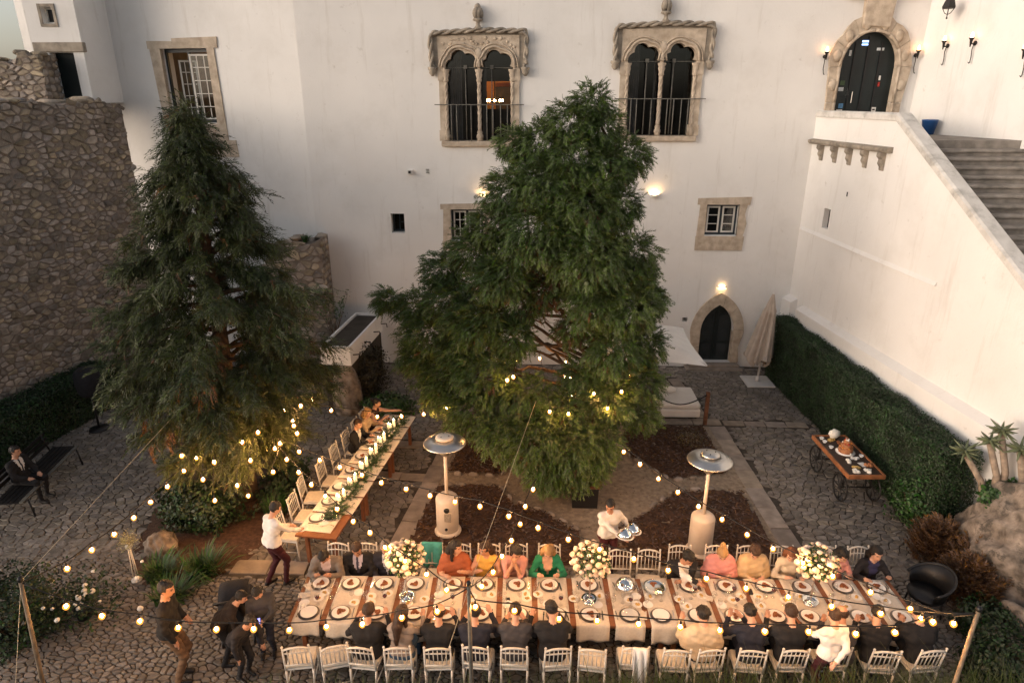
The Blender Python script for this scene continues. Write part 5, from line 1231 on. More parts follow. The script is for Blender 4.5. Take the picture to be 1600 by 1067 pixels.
m = MB(); m.tube([(0, 0, .05), (0, 0, 2.75)], .035, 10); m.lathe([(.3, 0), (.3, .05), (.05, .07)], 16); m.build('pole', 'steel_w', t)
for c in cn: m = MB(); m.tube([(0, 0, 2.70), (c[0] * .5, c[1] * .5, 2.27), (c[0], c[1], 1.97)], .014, 6); m.build('rib', 'pole', t)
def daybed(loc, sx, sy, label):
    t = thing('daybed', label, 'daybed', loc); m = MB(); m.box(-sx, sx, -sy, sy, .06, .30); m.build('base', 'tent', t, bevel=.03)
    m = MB(); m.box(-sx * .99, sx * .99, -sy * .99, sy * .99, .302, .47); m.build('mattress', 'tent', t, bevel=.05)
    m = MB(); m.ball((-sx * .35, sy * .4, .54), (.24, .16, .08), 12, 8); m.build('cushion', 'tent', t)
    m = MB()
    for a in (-1, 1):
        for b in (-1, 1): m.box(a * (sx - .1) - .03, a * (sx - .1) + .03, b * (sy - .1) - .03, b * (sy - .1) + .03, 0, .06)
    m.build('feet', 'black', t)
daybed((4.1, 16.95, .02), .55, .6, 'white upholstered daybed behind the rope barrier'); daybed((2.5, 17.6, .02), .55, .6, 'white upholstered daybed under the open parasol beside the tree trunk')
for x, lab in ((4.72, 'square rusty rope-barrier post at the corner of the mulch bed'), (3.28, 'square rusty rope-barrier post hidden among the juniper branches')):
    m = MB(); m.box(-.045, .045, -.045, .045, 0, .95); spot('barrier_post', m, 'rust', (x, 16.08, .03), lab, 'post')
m = MB(); m.tube([(4.68 - (4.68 - 3.32) * i / 12, 16.06, .90 - .28 * math.sin(math.pi * i / 12)) for i in range(13)], .018, 6); spot('barrier_rope', m, 'black', (0, 0, 0), 'dark rope sagging from the barrier post before the daybed', 'rope')

# ---- dessert cart
CA = R(2)
ct = thing('dessert_cart', 'wooden cart with iron wheels carrying desserts beside the hedge', 'cart', (7.12, 13.2, .02), CA)
m = MB(); m.box(-.36, .36, -.86, .86, .745, .77); m.build('top', 'cart_top', ct)
for q in ((-.40, -.36, -.90, .90), (.36, .40, -.90, .90)): m = MB(); m.box(q[0], q[1], q[2], q[3], .70, .80); m.build('side_rail', 'cart', ct, bevel=.006)
for y in (-.90, .86): m = MB(); m.box(-.358, .358, y, y + .04, .70, .80); m.build('end_rail', 'cart', ct, bevel=.006)
for sx in (-1, 1):
    for sy in (-1, 1):
        m = MB(); r_ = .30; m.tube([(0, r_ * math.cos(w * .2618), r_ * math.sin(w * .2618)) for w in range(25)], .018, 6, False)
        for k in range(8): m.tube([(0, 0, 0), (0, r_ * math.cos(k * .785), r_ * math.sin(k * .785))], .009, 5)
        m.ball((0, 0, 0), (.04, .035, .035), 8, 6); m.build('wheel', 'iron', ct, (sx * .36, sy * .6, .32))
        m = MB(); m.tube([(sx * .30, sy * .6, .32), (sx * .30, sy * .6, .74)], .022, 6); m.build('leg', 'iron', ct)
for sy in (-1, 1): m = MB(); m.tube([(-.35, sy * .6, .32), (.35, sy * .6, .32)], .018, 6); m.build('axle', 'iron', ct)
def CP(x, y, z=.79): return (7.12 + x * math.cos(CA) - y * math.sin(CA), 13.2 + x * math.sin(CA) + y * math.cos(CA), z + .003)
ck = thing('layer_cake', 'tiered naked cake topped with red and orange fruit on the cart', 'cake', CP(.02, .12))
m = MB(); m.lathe([(.0, 0), (.2, .0), (.21, .02), (0, .02)], 20); m.build('board', 'china', ck)
for r0, z0, z1 in ((.15, .021, .13), (.11, .131, .22), (.075, .221, .30)): m = MB(); m.lathe([(r0, z0), (r0 * 1.03, (z0 + z1) / 2), (r0, z1), (0, z1)], 20); m.build('tier', 'cake', ck)
for k in range(26):
    z, r0 = random.choice(((.045, .17), (.15, .125), (.24, .09), (.32, .04))); a = random.uniform(0, 6.3); m = MB(); m.ball((0, 0, 0), random.uniform(.014, .026), 6, 5); m.build('fruit', random.choice(('fruit', 'orange', 'rose_w')), ck, (r0 * math.cos(a), r0 * math.sin(a), z))
random.seed(5)
for x, y, lab in ((-.25, .72, 'stack of white dessert cups at the cart end by the hedge'), (-.25, .56, 'single white dessert cup near the stacked cups'), (-.22, .3, 'white pudding bowl left of the tiered cake'), (.22, .3, 'white pudding bowl right of the tiered cake'), (.27, -.1, 'white sauce cup by the little menu card')):
    spot('dessert_cup', MB().lathe([(0, 0), (.03, 0), (.055, .05), (.05, .05), (.02, .015), (0, .015)], 12), 'china', CP(x, y), lab, 'cup')
for x, y, lab, mt in ((-.05, .68, 'golden pastry loaf on the cart', 'sauce'), (.1, .5, 'dark fruit cake on the cart', 'food'), (-.1, -.3, 'mound of white meringues on the cart', 'rose_w'), (.1, -.2, 'pale cream dessert slices on the cart', 'paper'), (-.15, -.68, 'pair of small white cakes at the near cart end', 'rose_w'), (.12, -.7, 'white iced biscuits at the near cart corner', 'rose_w'), (-.05, -.55, 'small golden tart near the cart end', 'sauce'), (.26, -.45, 'pale brown crumble near the cart edge', 'cake')):
    spot('dessert', blob(6, .08, .05, 0.0, (.03, .06)), mt, CP(x, y), lab, 'dessert')
spot('menu_card', MB().box(-.07, .07, -.09, .09, 0, .004), 'paper', CP(.15, -.42), 'small white menu card lying on the dessert cart', 'card', .2)
m = MB(); m.ball((0, 0, .12), (.13, .09, .12), 10, 6, jit=.2); spot('flower_posy', m, 'rose_w', CP(.05, .76), 'crumpled white flower posy at the far end of the cart', 'flowers')

# ---- bench with iron frame, covered speaker, flower stand, black armchair, pushchair
bn = thing('bench', 'dark slatted bench with a pale worn front edge by the hedge', 'bench', (-11.0, 12.4, .02), math.atan2(2.1, -.35) + 0)
for k in range(6): m = MB(); m.box(-1.2, 1.2, -.30 + k * .1, -.215 + k * .1, .42, .45); m.build('slat', 'rail' if k == 0 else 'black', bn)
for s in (-1.05, 1.05):
    m = MB(); m.tube([(s, -.3, .42), (s, -.36, 0)], .02, 6); m.tube([(s, .28, .42), (s, .34, 0)], .02, 6); m.tube([(s, .28, .44), (s, .4, .85)], .018, 6); m.build('leg_frame', 'black', bn)
for k in range(3): m = MB(); m.box(-1.2, 1.2, .34 + k * .025, .36 + k * .025, .55 + k * .11, .63 + k * .11); m.build('back_slat', 'black', bn)
sp = thing('covered_speaker', 'black rounded covered speaker on a stand above the dark hedge', 'speaker', (-11.55, 15.3, .02))
m = MB(); m.lathe([(.2, 1.0), (.27, 1.1), (.32, 1.35), (.30, 1.65), (.2, 1.76), (0, 1.78)], 14); m.build('cover', 'black_cloth', sp); m = MB(); m.tube([(0, 0, 0), (0, 0, 1.02)], .03, 8); m.lathe([(.25, 0), (.25, .03), (.03, .05)], 14); m.build('stand', 'black', sp)
fs_ = thing('flower_stand', 'slim gilt stand topped with a ball of baby\'s breath on the cobbles', 'flower stand', (-7.2, 9.55, .02))
for k in range(3): a = k * 2.094; m = MB(); m.tube([(.05 * math.cos(a), .05 * math.sin(a), .03), (.02 * math.cos(a), .02 * math.sin(a), .72)], .009, 6); m.build('rod', 'linen_w', fs_)
m = MB(); m.lathe([(.09, 0), (.09, .03), (.0, .04)], 12); m.build('foot', 'steel_w', fs_); m = MB(); m.lathe([(.03, .70), (.06, .74), (.055, .78)], 10); m.build('cup', 'steel_w', fs_)
P = nr.normal(0, 1, (700, 3)) * .075 + np.array([0, 0, .86]); V, F = leafcloud(P, nr.normal(0, 1, P.shape), .008, .02); link('blossom', numesh('blossom', V, F, mat('babys_breath', (.30, .28, .15), .8, .3, 9, island=.4)), fs_)
ac = thing('armchair', 'black rattan armchair with curved arms at the end of the bouquet table', 'chair', (6.75, 9.2, .02), R(100))
m = MB(); m.lathe([(.27, .36), (.29, .40), (.28, .44), (0, .45)], 20); m.build('seat', 'black', ac)
m = MB(); v = []; n = 22
for i in range(n + 1):
    a = R(-200 + 220 * i / n); top_ = .62 + .22 * max(0, math.sin(math.pi * i / n)) ** 1.2
    for z, q in ((.40, .28), (.55, .32), (top_, .36)): v.append((q * math.cos(a), q * math.sin(a), z))
m.add(v, [(3 * i + j, 3 * i + j + 1, 3 * i + j + 4, 3 * i + j + 3) for i in range(n) for j in range(2)], True); bo = m.build('back', 'black', ac); sdm = bo.modifiers.new('s', 'SOLIDIFY'); sdm.thickness = .02
m = MB(); m.tube([(.36 * math.cos(R(-200 + 220 * i / n)), .36 * math.sin(R(-200 + 220 * i / n)), .62 + .22 * max(0, math.sin(math.pi * i / n)) ** 1.2) for i in range(n + 1)], .025, 7); m.build('rim', 'black', ac)
for a in (.8, 2.3, 3.9, 5.4): m = MB(); m.tube([(.24 * math.cos(a), .24 * math.sin(a), .38), (.29 * math.cos(a), .29 * math.sin(a), 0)], .016, 6); m.build('leg', 'black', ac)
pc = thing('pushchair', 'black pushchair with raised hood beside the group on the cobbles', 'pushchair', (-4.75, 8.45, .02), R(15))
m = MB(); v = []; n = 10
for i in range(n + 1):
    a = math.pi * .62 * i / n + .1
    for x in (-.22, -.1, .1, .22): v.append((x, -.1 - .3 * math.cos(a), .72 + .3 * math.sin(a) - .02 * (abs(x) > .2)))
m.add(v, [(4 * i + j, 4 * i + j + 1, 4 * i + j + 5, 4 * i + j + 4) for i in range(n) for j in range(3)], True); ho = m.build('hood', 'black_cloth', pc); sdm = ho.modifiers.new('s', 'SOLIDIFY'); sdm.thickness = .015
m = MB(); m.prism([(-.2, .3), (.2, .3), (.21, .72), (-.21, .72)], -.28, .25); m.build('seat', 'black_cloth', pc, bevel=.04)
for s in (-.24, .24): m = MB(); m.tube([(s, .3, .1), (s, -.1, .6), (s, -.5, 1.0)], .014, 6); m.tube([(s, -.35, .1), (s, -.1, .6)], .014, 6); m.build('frame', 'black', pc)
m = MB(); m.tube([(-.24, -.5, 1.0), (.24, -.5, 1.0)], .018, 6); m.build('handle', 'black', pc)
for s in (-.24, .24):
    for y in (-.35, .3): m = MB(); m.tube([(0, .08 * math.cos(k * .5236), .1 + .08 * math.sin(k * .5236)) for k in range(13)], .018, 6, False); m.ball((0, 0, .1), .03, 6, 4); m.build('wheel', 'black', pc, (s, y, 0))

# ---- chairs
NEARC = [(-3.38, 'first empty chair at the pushchair end of the bouquet table'), (-2.87, 'empty chair between the end chair and the black suited man'), (-2.40, 'chair of the dark suited man next to the long haired guest'), (-1.90, 'chair of the long haired guest in the grey jumper'), (-1.32, 'chair of the shaven headed guest in black'), (-.74, 'chair of the dark suited man behind the middle pole'), (-.20, 'chair of the guest in the charcoal grey suit'), (.40, 'chair of the black suited man beside the middle bouquet'), (.95, 'empty cushioned chair between the black suit and the draped chair'), (1.55, 'empty chair with a white shawl hanging over its back'), (2.14, 'empty chair beside the cream fur shawl guest'), (2.60, 'chair of the guest in the cream fur shawl'), (3.23, 'chair of the dark suited man beside the fur shawl'), (3.82, 'chair of the black suited man beside the standing waiter'), (4.42, 'chair partly hidden by the standing waiter'), (5.13, 'chair of the dark haired man in the last but one place'), (5.75, 'chair of the black suited man in the end place near the wooden pole')]
random.seed(31)
for x, lab in NEARC: chair(x, T1(U1(x), 0)[1] - .37 + random.uniform(-.03, .02), random.uniform(-.12, .12) + (.25 if x < -2.8 else 0), lab, 'chairs along the bouquet table')
FARC = [(-3.4, 'grey blazer man'), (-2.88, 'bearded man in the striped tie'), (-2.36, 'open collared man in navy'), (-1.72, None), (-1.24, 'guest in rust orange'), (-.70, 'guest in the yellow top'), (-.22, 'guest in the pink shirt'), (.34, 'guest in the green blazer'), (1.0, 'E1'), (1.57, 'E2'), (2.07, 'E3'), (2.64, 'bowing black jacket guest'), (3.28, 'guest in the pink shawl'), (3.84, 'guest in the knitted beige shawl'), (4.44, 'auburn haired guest'), (5.2, 'guest in the salmon pink top'), (5.78, 'laughing guest in the black cardigan')]
for x, w_ in FARC:
    lab = {None: 'chair hung with a teal shawl behind the bouquet', 'E1': 'empty white chair right behind the middle bouquet', 'E2': 'empty white chair pulled in at the silver cloche', 'E3': 'empty white chair at the oval silver tray'}.get(w_) or 'white chair of the ' + w_
    chair(x, T1(U1(x), TW1)[1] + .36 - (.12 if w_ in ('E1', 'E2', 'E3') else 0), math.pi + random.uniform(-.08, .08), lab, 'chairs along the bouquet table')
for k, (u, lab) in enumerate(((.35, 'chair behind the bending waiter at the candlelit table'), (.95, 'empty chair second along the candlelit table'), (1.6, 'empty chair third along the candlelit table, pushed back'), (2.25, 'empty chair at the middle of the candlelit table'), (2.95, 'empty chair next to the black suited man at the candlelit table'), (3.62, 'chair of the black suited man at the candlelit table'), (4.22, 'chair of the guest in cream lace'), (4.75, 'chair of the dark haired guest at the end of the candlelit table'))):
    p = T2(u, .66 + (.12 if k == 2 else 0)); chair(p[0], p[1], T2A + math.pi + (.2 if k == 2 else random.uniform(-.06, .06)), lab, 'chairs along the candlelit table')
# cloths on chairs
def drape(x, y, z, w, front, back, material, label, rz=0):
    m = MB(); v = []; nx = 8; pts = [(.03, -front + front * k / 6) for k in range(6)] + [(.02, .0), (0, .012), (-.02, 0)] + [(-.035, -back * k / 8) for k in range(1, 9)]
    for i in range(nx + 1):
        for (yy, zz) in pts: v.append((-w / 2 + w * i / nx + .03 * zz * math.sin(i), yy + .022 * math.sin(i * 1.6 + zz * 6) * (1 if abs(yy) > .025 else .2), zz * (1 + .12 * math.sin(i * 1.1))))
    k = len(pts); m.add(v, [(i * k + j, (i + 1) * k + j, (i + 1) * k + j + 1, i * k + j + 1) for i in range(nx) for j in range(k - 1)], True)
    o = m.build('shawl', material, None, (x, y, z), rz); tag(o, label, 'shawl'); sdm = o.modifiers.new('s', 'SOLIDIFY'); sdm.thickness = .012; return o
drape(1.60, T1(U1(1.55), 0)[1] - .40 - .265, .965, .2, .35, .72, 'white_cloth', 'white shawl trailing over the back of an empty chair')
drape(-1.72, T1(U1(-1.72), TW1)[1] + .36 + .262, .965, .36, .45, .55, 'teal', 'teal shawl spread over a chair back behind the bouquet', math.pi)
# ================================================================ PEOPLE: one continuous surface each, grown from blended tapered limbs
def surface_nets(S, org, h):
    nx, ny, nz = S.shape; ins = S < 0
    acc = np.zeros((nx - 1, ny - 1, nz - 1, 3), np.float32); cnt = np.zeros((nx - 1, ny - 1, nz - 1), np.float32)
    cs = [(i, j, k) for i in (0, 1) for j in (0, 1) for k in (0, 1)]
    sl = lambda c: (slice(c[0], nx - 1 + c[0]), slice(c[1], ny - 1 + c[1]), slice(c[2], nz - 1 + c[2]))
    for a in cs:
        for ax in range(3):
            if a[ax]: continue
            b = list(a); b[ax] = 1; s0 = S[sl(a)]; s1 = S[sl(b)]; m = (s0 < 0) != (s1 < 0)
            t = np.where(m, s0 / np.where(m, s0 - s1, 1), 0)
            for q in range(3): acc[..., q] += m * (a[q] + (t if q == ax else 0))
            cnt += m
    act = cnt > 0; idx = -np.ones(act.shape, np.int32); idx[act] = np.arange(act.sum())
    V = (np.argwhere(act) + acc[act] / cnt[act][:, None]) * h + org
    Fs = []
    for ax in range(3):
        u, v = (ax + 1) % 3, (ax + 2) % 3
        A = [slice(None)] * 3; B = [slice(None)] * 3; A[ax] = slice(0, S.shape[ax] - 1); B[ax] = slice(1, S.shape[ax])
        a, b = ins[tuple(A)], ins[tuple(B)]; e = np.argwhere(a != b)
        e = e[(e[:, u] > 0) & (e[:, v] > 0) & (e[:, u] < S.shape[u] - 1) & (e[:, v] < S.shape[v] - 1)]
        if not len(e): continue
        def cid(du, dv): c = e.copy(); c[:, u] -= du; c[:, v] -= dv; return idx[c[:, 0], c[:, 1], c[:, 2]]
        q = np.stack([cid(1, 1), cid(0, 1), cid(0, 0), cid(1, 0)], 1); fl = ~a[e[:, 0], e[:, 1], e[:, 2]]; q[fl] = q[fl][:, ::-1]; Fs.append(q)
    F = np.concatenate(Fs); return V, F[(F >= 0).all(1)]
def pdist(P, pr):
    a, b, ra, rb, ax, k = pr
    ab = b - a; t = np.clip(((P - a) @ ab) / max(1e-9, ab @ ab), 0, 1); d = P - (a + t[..., None] * ab)
    if ax is not None: d = d + ax * ((d @ ax) * (k - 1))[..., None]
    return np.sqrt((d * d).sum(-1)) - (ra + (rb - ra) * t)
def grow(prims, h=.0185, sm=.028, hc=None, ph=0.):
    lo = np.min([np.minimum(p[0], p[1]) - max(p[2], p[3]) for p in prims], 0) - .06; hi = np.max([np.maximum(p[0], p[1]) + max(p[2], p[3]) for p in prims], 0) + .06
    n = np.ceil((hi - lo) / h).astype(int) + 1; S = np.full(n, 1., np.float32)
    ax_ = [lo[i] + np.arange(n[i]) * h for i in range(3)]
    for p in prims:
        r = max(p[2], p[3]) + .07; l = np.maximum(0, ((np.minimum(p[0], p[1]) - r - lo) / h).astype(int)); u = np.minimum(n, ((np.maximum(p[0], p[1]) + r - lo) / h).astype(int) + 2)
        G_ = np.stack(np.meshgrid(*[ax_[i][l[i]:u[i]] for i in range(3)], indexing='ij'), -1); d = pdist(G_, p)
        q = S[l[0]:u[0], l[1]:u[1], l[2]:u[2]]; hh = np.clip(.5 + .5 * (q - d) / sm, 0, 1)
        S[l[0]:u[0], l[1]:u[1], l[2]:u[2]] = q * (1 - hh) + d * hh - sm * hh * (1 - hh)
    if hc is not None:       # cloth folds, fading out at the head
        G_ = np.meshgrid(*ax_, indexing='ij'); dh = np.sqrt((G_[0] - hc[0]) ** 2 + (G_[1] - hc[1]) ** 2 + (G_[2] - hc[2]) ** 2); k = np.clip((dh - .17) / .06, 0, 1)
        S += (k * (.0045 * np.sin(G_[2] * 62 + 22 * G_[0] + 1.6 * np.sin(G_[1] * 21 + ph) + ph) + .004 * np.sin(G_[0] * 47 - G_[2] * 25 + 2 * np.sin(G_[2] * 17 + ph)) )).astype(np.float32)
    V, F = surface_nets(S, lo, h); return V, F
def ik(s, t, l1, l2, pole):
    d = t - s; L = np.linalg.norm(d); mx = (l1 + l2) * .985
    if L > mx: t = s + d / L * mx; d = t - s; L = mx
    a = (l1 * l1 - l2 * l2 + L * L) / (2 * L); hgt = math.sqrt(max(0, l1 * l1 - a * a)); x = d / L; p = pole - x * (pole @ x); p /= np.linalg.norm(p) + 1e-9
    return s + x * a + p * hgt, t
def A_(*v): return np.array(v, float)
def rotm(yaw, pitch, roll=0):
    cy, sy, cp, sp_, cr, sr = math.cos(yaw), math.sin(yaw), math.cos(pitch), math.sin(pitch), math.cos(roll), math.sin(roll)
    Z = np.array([[cy, -sy, 0], [sy, cy, 0], [0, 0, 1]]); X = np.array([[1, 0, 0], [0, cp, sp_], [0, -sp_, cp]]); Y = np.array([[cr, 0, sr], [0, 1, 0], [-sr, 0, cr]])
    return Z @ X @ Y          # pitch > 0 tips the +y axis downwards
PMAT = {}
def pm(name, col, rough=.85, bump=.3, bs=45, var=.16):
    if name not in PMAT: PMAT[name] = mat(name, col, rough, var, 7, bump, bs)
    return PMAT[name]
SKIN = [('fair_skin', (.52, .30, .21)), ('tan_skin', (.42, .22, .14)), ('deep_skin', (.30, .155, .095))]
HAIRC = dict(black=(.010, .008, .007), brown=(.030, .015, .009), auburn=(.13, .045, .018), blond=(.32, .19, .08), grey=(.16, .14, .13))
# ---- hair shapes in head space (+y is the face)
HAIRM = {}
def hair_mesh(style):
    if style in HAIRM: return HAIRM[style]
    P = [(A_(0, -.014, .030), A_(0, -.006, .036), .094, .092, None, 1), (A_(0, .03, .07), A_(0, -.04, .075), .060, .065, None, 1)]
    if style in ('long', 'pony'): P += [(A_(0, -.07, .0), A_(.01, -.12, -.16), .075, .075, None, 1), (A_(.01, -.12, -.16), A_(.03, -.13, -.42), .075, .03, None, 1)]
    if style == 'long': P += [(A_(-.075, -.02, .02), A_(-.085, .0, -.2), .035, .025, None, 1), (A_(.075, -.02, .02), A_(.09, .0, -.22), .035, .03, None, 1)]
    if style == 'bob': P += [(A_(-.085, -.01, .04), A_(-.098, .005, -.10), .042, .04, None, 1), (A_(.085, -.01, .04), A_(.098, .005, -.10), .042, .04, None, 1), (A_(-.05, -.075, .0), A_(.05, -.075, -.1), .06, .06, None, 1)]
    if style == 'bun': P += [(A_(0, -.11, .05), A_(0, -.13, .06), .045, .045, None, 1)]
    if style == 'curly': P += [(A_(.05 * math.cos(k * 1.05), -.02 + .06 * math.sin(k * 1.05), .085), A_(.07 * math.cos(k * 1.05), -.03 + .08 * math.sin(k * 1.05), .06), .045, .04, None, 1) for k in range(6)]
    lo = A_(-.19, -.24, -.5); h = .0125; n = np.array([31, 34, 56]); ax_ = [lo[i] + np.arange(n[i]) * h for i in range(3)]; G_ = np.stack(np.meshgrid(*ax_, indexing='ij'), -1)
    S = np.full(n, 1., np.float32)
    for p in P:
        d = pdist(G_, p); hh = np.clip(.5 + .5 * (S - d) / .02, 0, 1); S = S * (1 - hh) + d * hh - .02 * hh * (1 - hh)
    x, y, z = G_[..., 0], G_[..., 1], G_[..., 2]
    face = np.minimum(y - (.030 + .35 * np.maximum(0, .0 - z) * 0), .072 - z)       # in front of the ears and below the hairline
    if style in ('long', 'bob', 'pony'): face = np.minimum(face, .066 - np.abs(x))
    S = np.maximum(S, face)
    if style in ('short', 'curly', 'thin', 'bun'):
        S = np.maximum(S, -.055 - z - .45 * np.minimum(0, y + .02) * 0); S = np.maximum(S, np.minimum(y + .01, .02 - z))
    if style == 'thin': S = np.maximum(S, z - .055)
    S += .006 * np.sin(x * 150 + z * 40) * np.sin(y * 120 + z * 20) + .004 * np.sin(z * 70 + x * 30)
    V, F = surface_nets(S.astype(np.float32), lo, h); me = numesh('hair_' + style, V, F, None, True); HAIRM[style] = me; return me
def person(label, loc, face, seated=True, lean=.2, side=0., head=(0, .3), hands=None, top=('black_suit', (.012, .012, .014)), bottom=None, skin=0, hair=('short', 'black'), shirt=None, tie=None, shawl=None, scale=1., female=False, stride=0., bare=0, pole=None, group=None, beard=False, shoes=(.01, .009, .009), fist=False, turn=0., glasses=False):
    """local +y is the way the person faces; loc is the point on the ground under the hips"""
    w = .92 if female else (1.12 if top[0].endswith(('suit', 'jacket', 'coat', 'blazer')) else 1.03); ph = .515 if seated else .93
    Pv = A_(0, 0, ph); u = A_(math.sin(side), math.sin(lean), math.cos(lean)); u /= np.linalg.norm(u); X = A_(math.cos(turn), math.sin(turn), -math.sin(side)); X /= np.linalg.norm(X); f = np.cross(u, X)
    prims = []; ids = []
    def add(a, b, ra, rb, m, ax=None, k=1): prims.append((np.array(a, float), np.array(b, float), ra, rb, ax, k)); ids.append(m)
    SK, TP_, BT, SH = 0, 1, 2, 3
    add(Pv - X * .085, Pv + X * .085, .118, .118, BT); c1 = Pv + u * .15; add(c1 - X * .06, c1 + X * .06, .115 * w, .115 * w, TP_, f, 1.15)
    c0 = Pv + u * .04; add(c0 - X * .075, c0 + X * .075, .125 * w, .125 * w, TP_)
    c2 = Pv + u * .30; add(c2 - X * .08 * w, c2 + X * .08 * w, .122 * w, .122 * w, TP_, f, 1.18)
    c3 = Pv + u * .42; add(c3 - X * .115 * w, c3 + X * .115 * w, .082, .082, TP_)
    if female: add(c2 + f * .06 - X * .06 + u * .01, c2 + f * .06 + X * .06 + u * .01, .075, .075, TP_)
    nk = Pv + u * .47; hm = rotm(head[0] + turn, head[1] + lean * .3); hc = nk + (u * .55 + hm @ A_(0, .10, .75)) * .155
    add(nk, hc - hm @ A_(0, .01, .06), .056, .05, SK)
    add(hc + hm @ A_(0, -.012, .03), hc + hm @ A_(0, .012, .032), .083, .083, SK, hm @ A_(1, 0, 0), 1.12)
    add(hc + hm @ A_(0, .03, -.05), hc + hm @ A_(0, .055, -.072), .056, .036, SK)
    add(hc + hm @ A_(0, .02, .0), hc + hm @ A_(0, .04, -.03), .068, .055, SK)
    add(hc + hm @ A_(0, .09, .015), hc + hm @ A_(0, .108, -.018), .012, .017, SK)
    for s in (-1, 1): add(hc + hm @ A_(s * .078, -.012, .0), hc + hm @ A_(s * .082, -.016, .03), .014, .018, SK)
    if seated:
        for s in (-1, 1):
            hip = Pv + A_(s * .09, .03, -.01); kn = A_(s * .12, .44, .52); an = A_(s * .12, .42 + s * .03, .10)
            add(hip, kn, .088, .064, BT); add(kn, an, .06, .042, BT if not female or bottom else BT); add(an + A_(0, -.02, -.045), an + A_(0, .15, -.062), .04, .034, SH)
    else:
        for s in (-1, 1):
            st_ = stride * s; hip = Pv + A_(s * .085, 0, -.03); an = A_(s * .10, st_ * .38, .10 + max(0, -st_) * .10); kn, an = ik(hip, an, .43, .42, A_(0, 1, 0.05))
            add(hip, kn, .092, .062, BT); add(kn, an, .06, .044, BT); add(an + A_(0, -.03, -.05), an + A_(0, .15, -.062), .042, .036, SH)
    hands = hands or ((-.17, .42, .80), (.17, .42, .80)); fing = []
    bulk = .008 if shirt is not None else 0
    for s, hd in zip((-1, 1), hands):
        sh_ = Pv + u * .425 + X * s * (.168 * w); tgt = np.array(hd, float); pl = A_(s * .55, -.25, -.75) if pole is None else np.array(pole, float) * A_(s, 1, 1)
        el, wr = ik(sh_, tgt, .275, .25, pl)
        add(sh_, el, .06 * w + bulk, .046 * w + bulk, TP_ if bare < 2 else SK); fa = wr - el; fa /= np.linalg.norm(fa)
        if bare: add(el, wr, .041 * w, .029, SK)
        else: add(el, el + (wr - el) * .86, .045 * w + bulk, .036 + bulk, TP_); add(el + (wr - el) * .86, wr, .028, .026, SK)
        palm = wr + fa * .045; add(wr + fa * .01, palm + fa * .02, .027, .032, SK); fing.append((s, wr, palm, fa))
    if shawl:
        SW = 6
        for s in (-1, 1):
            sh_ = Pv + u * .42 + X * s * .16; add(sh_, sh_ + A_(s * .06, .02, -.24), .088, .105, SW)
        add(c3 - X * .1, c3 + X * .1, .105, .105, SW); add(c2 - X * .1 + f * .02, c2 + X * .1 + f * .02, .142, .142, SW); add(c1 - X * .1 + f * .04, c1 + X * .1 + f * .04, .145, .145, SW)
    V, F = grow(prims, hc=hc, ph=loc[0] * 7 + loc[1])
    # which limb owns each face -> its material; jacket fronts opened over the shirt
    C = V[F].mean(1); D = np.stack([pdist(C, p) for p in prims], 1); own = np.array(ids)[D.argmin(1)]
    if shirt is not None:
        q = C - Pv; lu = q @ u; lx = q @ X; lf = q @ f
        vz = (lu > .12) & (lu < .50) & (lf > .02) & (np.abs(lx) < np.clip((lu - .12) * .30, 0, .085)) & (own == TP_); own[vz] = 4
        if tie is not None: own[vz & (np.abs(lx) < .024)] = 5
    # fingers, eyes, brows and lips ride on the same mesh
    ext = MB(); em = []
    def ex(n0, m): em.extend([m] * (len(ext.f) - n0))
    for s, wr, palm, fa in fing:
        lat = np.cross(fa, A_(0, 0, 1)); lat /= np.linalg.norm(lat) + 1e-9; dn = np.cross(lat, fa); dn = dn if dn[2] < 0 else -dn
        for k, (off, L) in enumerate(((-.024, .062), (-.008, .074), (.009, .07), (.025, .055))):
            b0 = palm + lat * off + fa * .025; cu = .9 if fist else .35; b1 = b0 + fa * L * .5 + dn * L * .18 * cu; b2 = b1 + fa * L * (.5 - .3 * cu) + dn * L * .55 * cu
            n0 = len(ext.f); ext.tube([b0 - fa * .02, b0, b1, b2], [.010, .010, .009, .007], 5); ex(n0, 0)
        t0 = wr + fa * .02 - lat * s * -.0 + lat * (.026 if (lat @ (X * -s)) > 0 else -.026); sd_ = 1 if (lat @ (X * -s)) > 0 else -1
        n0 = len(ext.f); ext.tube([t0, t0 + fa * .028 + lat * sd_ * .018, t0 + fa * .055 + lat * sd_ * .02 + dn * .012], [.012, .011, .008], 5); ex(n0, 0)
    HC = Matrix.Translation(Vector(hc)) @ Matrix([list(r) + [0] for r in hm] + [[0, 0, 0, 1]])
    for s in (-1, 1):
        n0 = len(ext.f); ext.ball((s * .031, .083, .018), (.013, .008, .008), 6, 4, M=HC); ex(n0, 7)
        n0 = len(ext.f); ext.tube([(s * .016, .096, .036), (s * .034, .094, .041), (s * .05, .082, .036)], .0045, 4, M=HC); ex(n0, 7)
    n0 = len(ext.f); ext.ball((0, .093, -.045), (.024, .008, .007), 6, 4, M=HC); ex(n0, 8)
    if glasses:
        n0 = len(ext.f)
        for s in (-1, 1): ext.tube([(s * .033 + .022 * math.cos(k * .785), .102, .018 + .018 * math.sin(k * .785)) for k in range(9)], .003, 4, M=HC)
        ex(n0, 7)
    if beard:
        vz = ((C - hc) @ hm[:, 1] > .02) & ((C - hc) @ hm[:, 2] < -.03) & ((C - hc) @ hm[:, 2] > -.13) & (own == 0) & ((C - hc) @ hm[:, 1] > .035); own[vz] = 9
    me = bpy.data.meshes.new('person'); nV = len(V)
    faces = [tuple(int(i) for i in q) for q in F] + [tuple(i + nV for i in q) for q in ext.f]
    me.from_pydata([tuple(v) for v in V] + ext.v, [], faces)
    sk = SKIN[skin]; bt = bottom or top
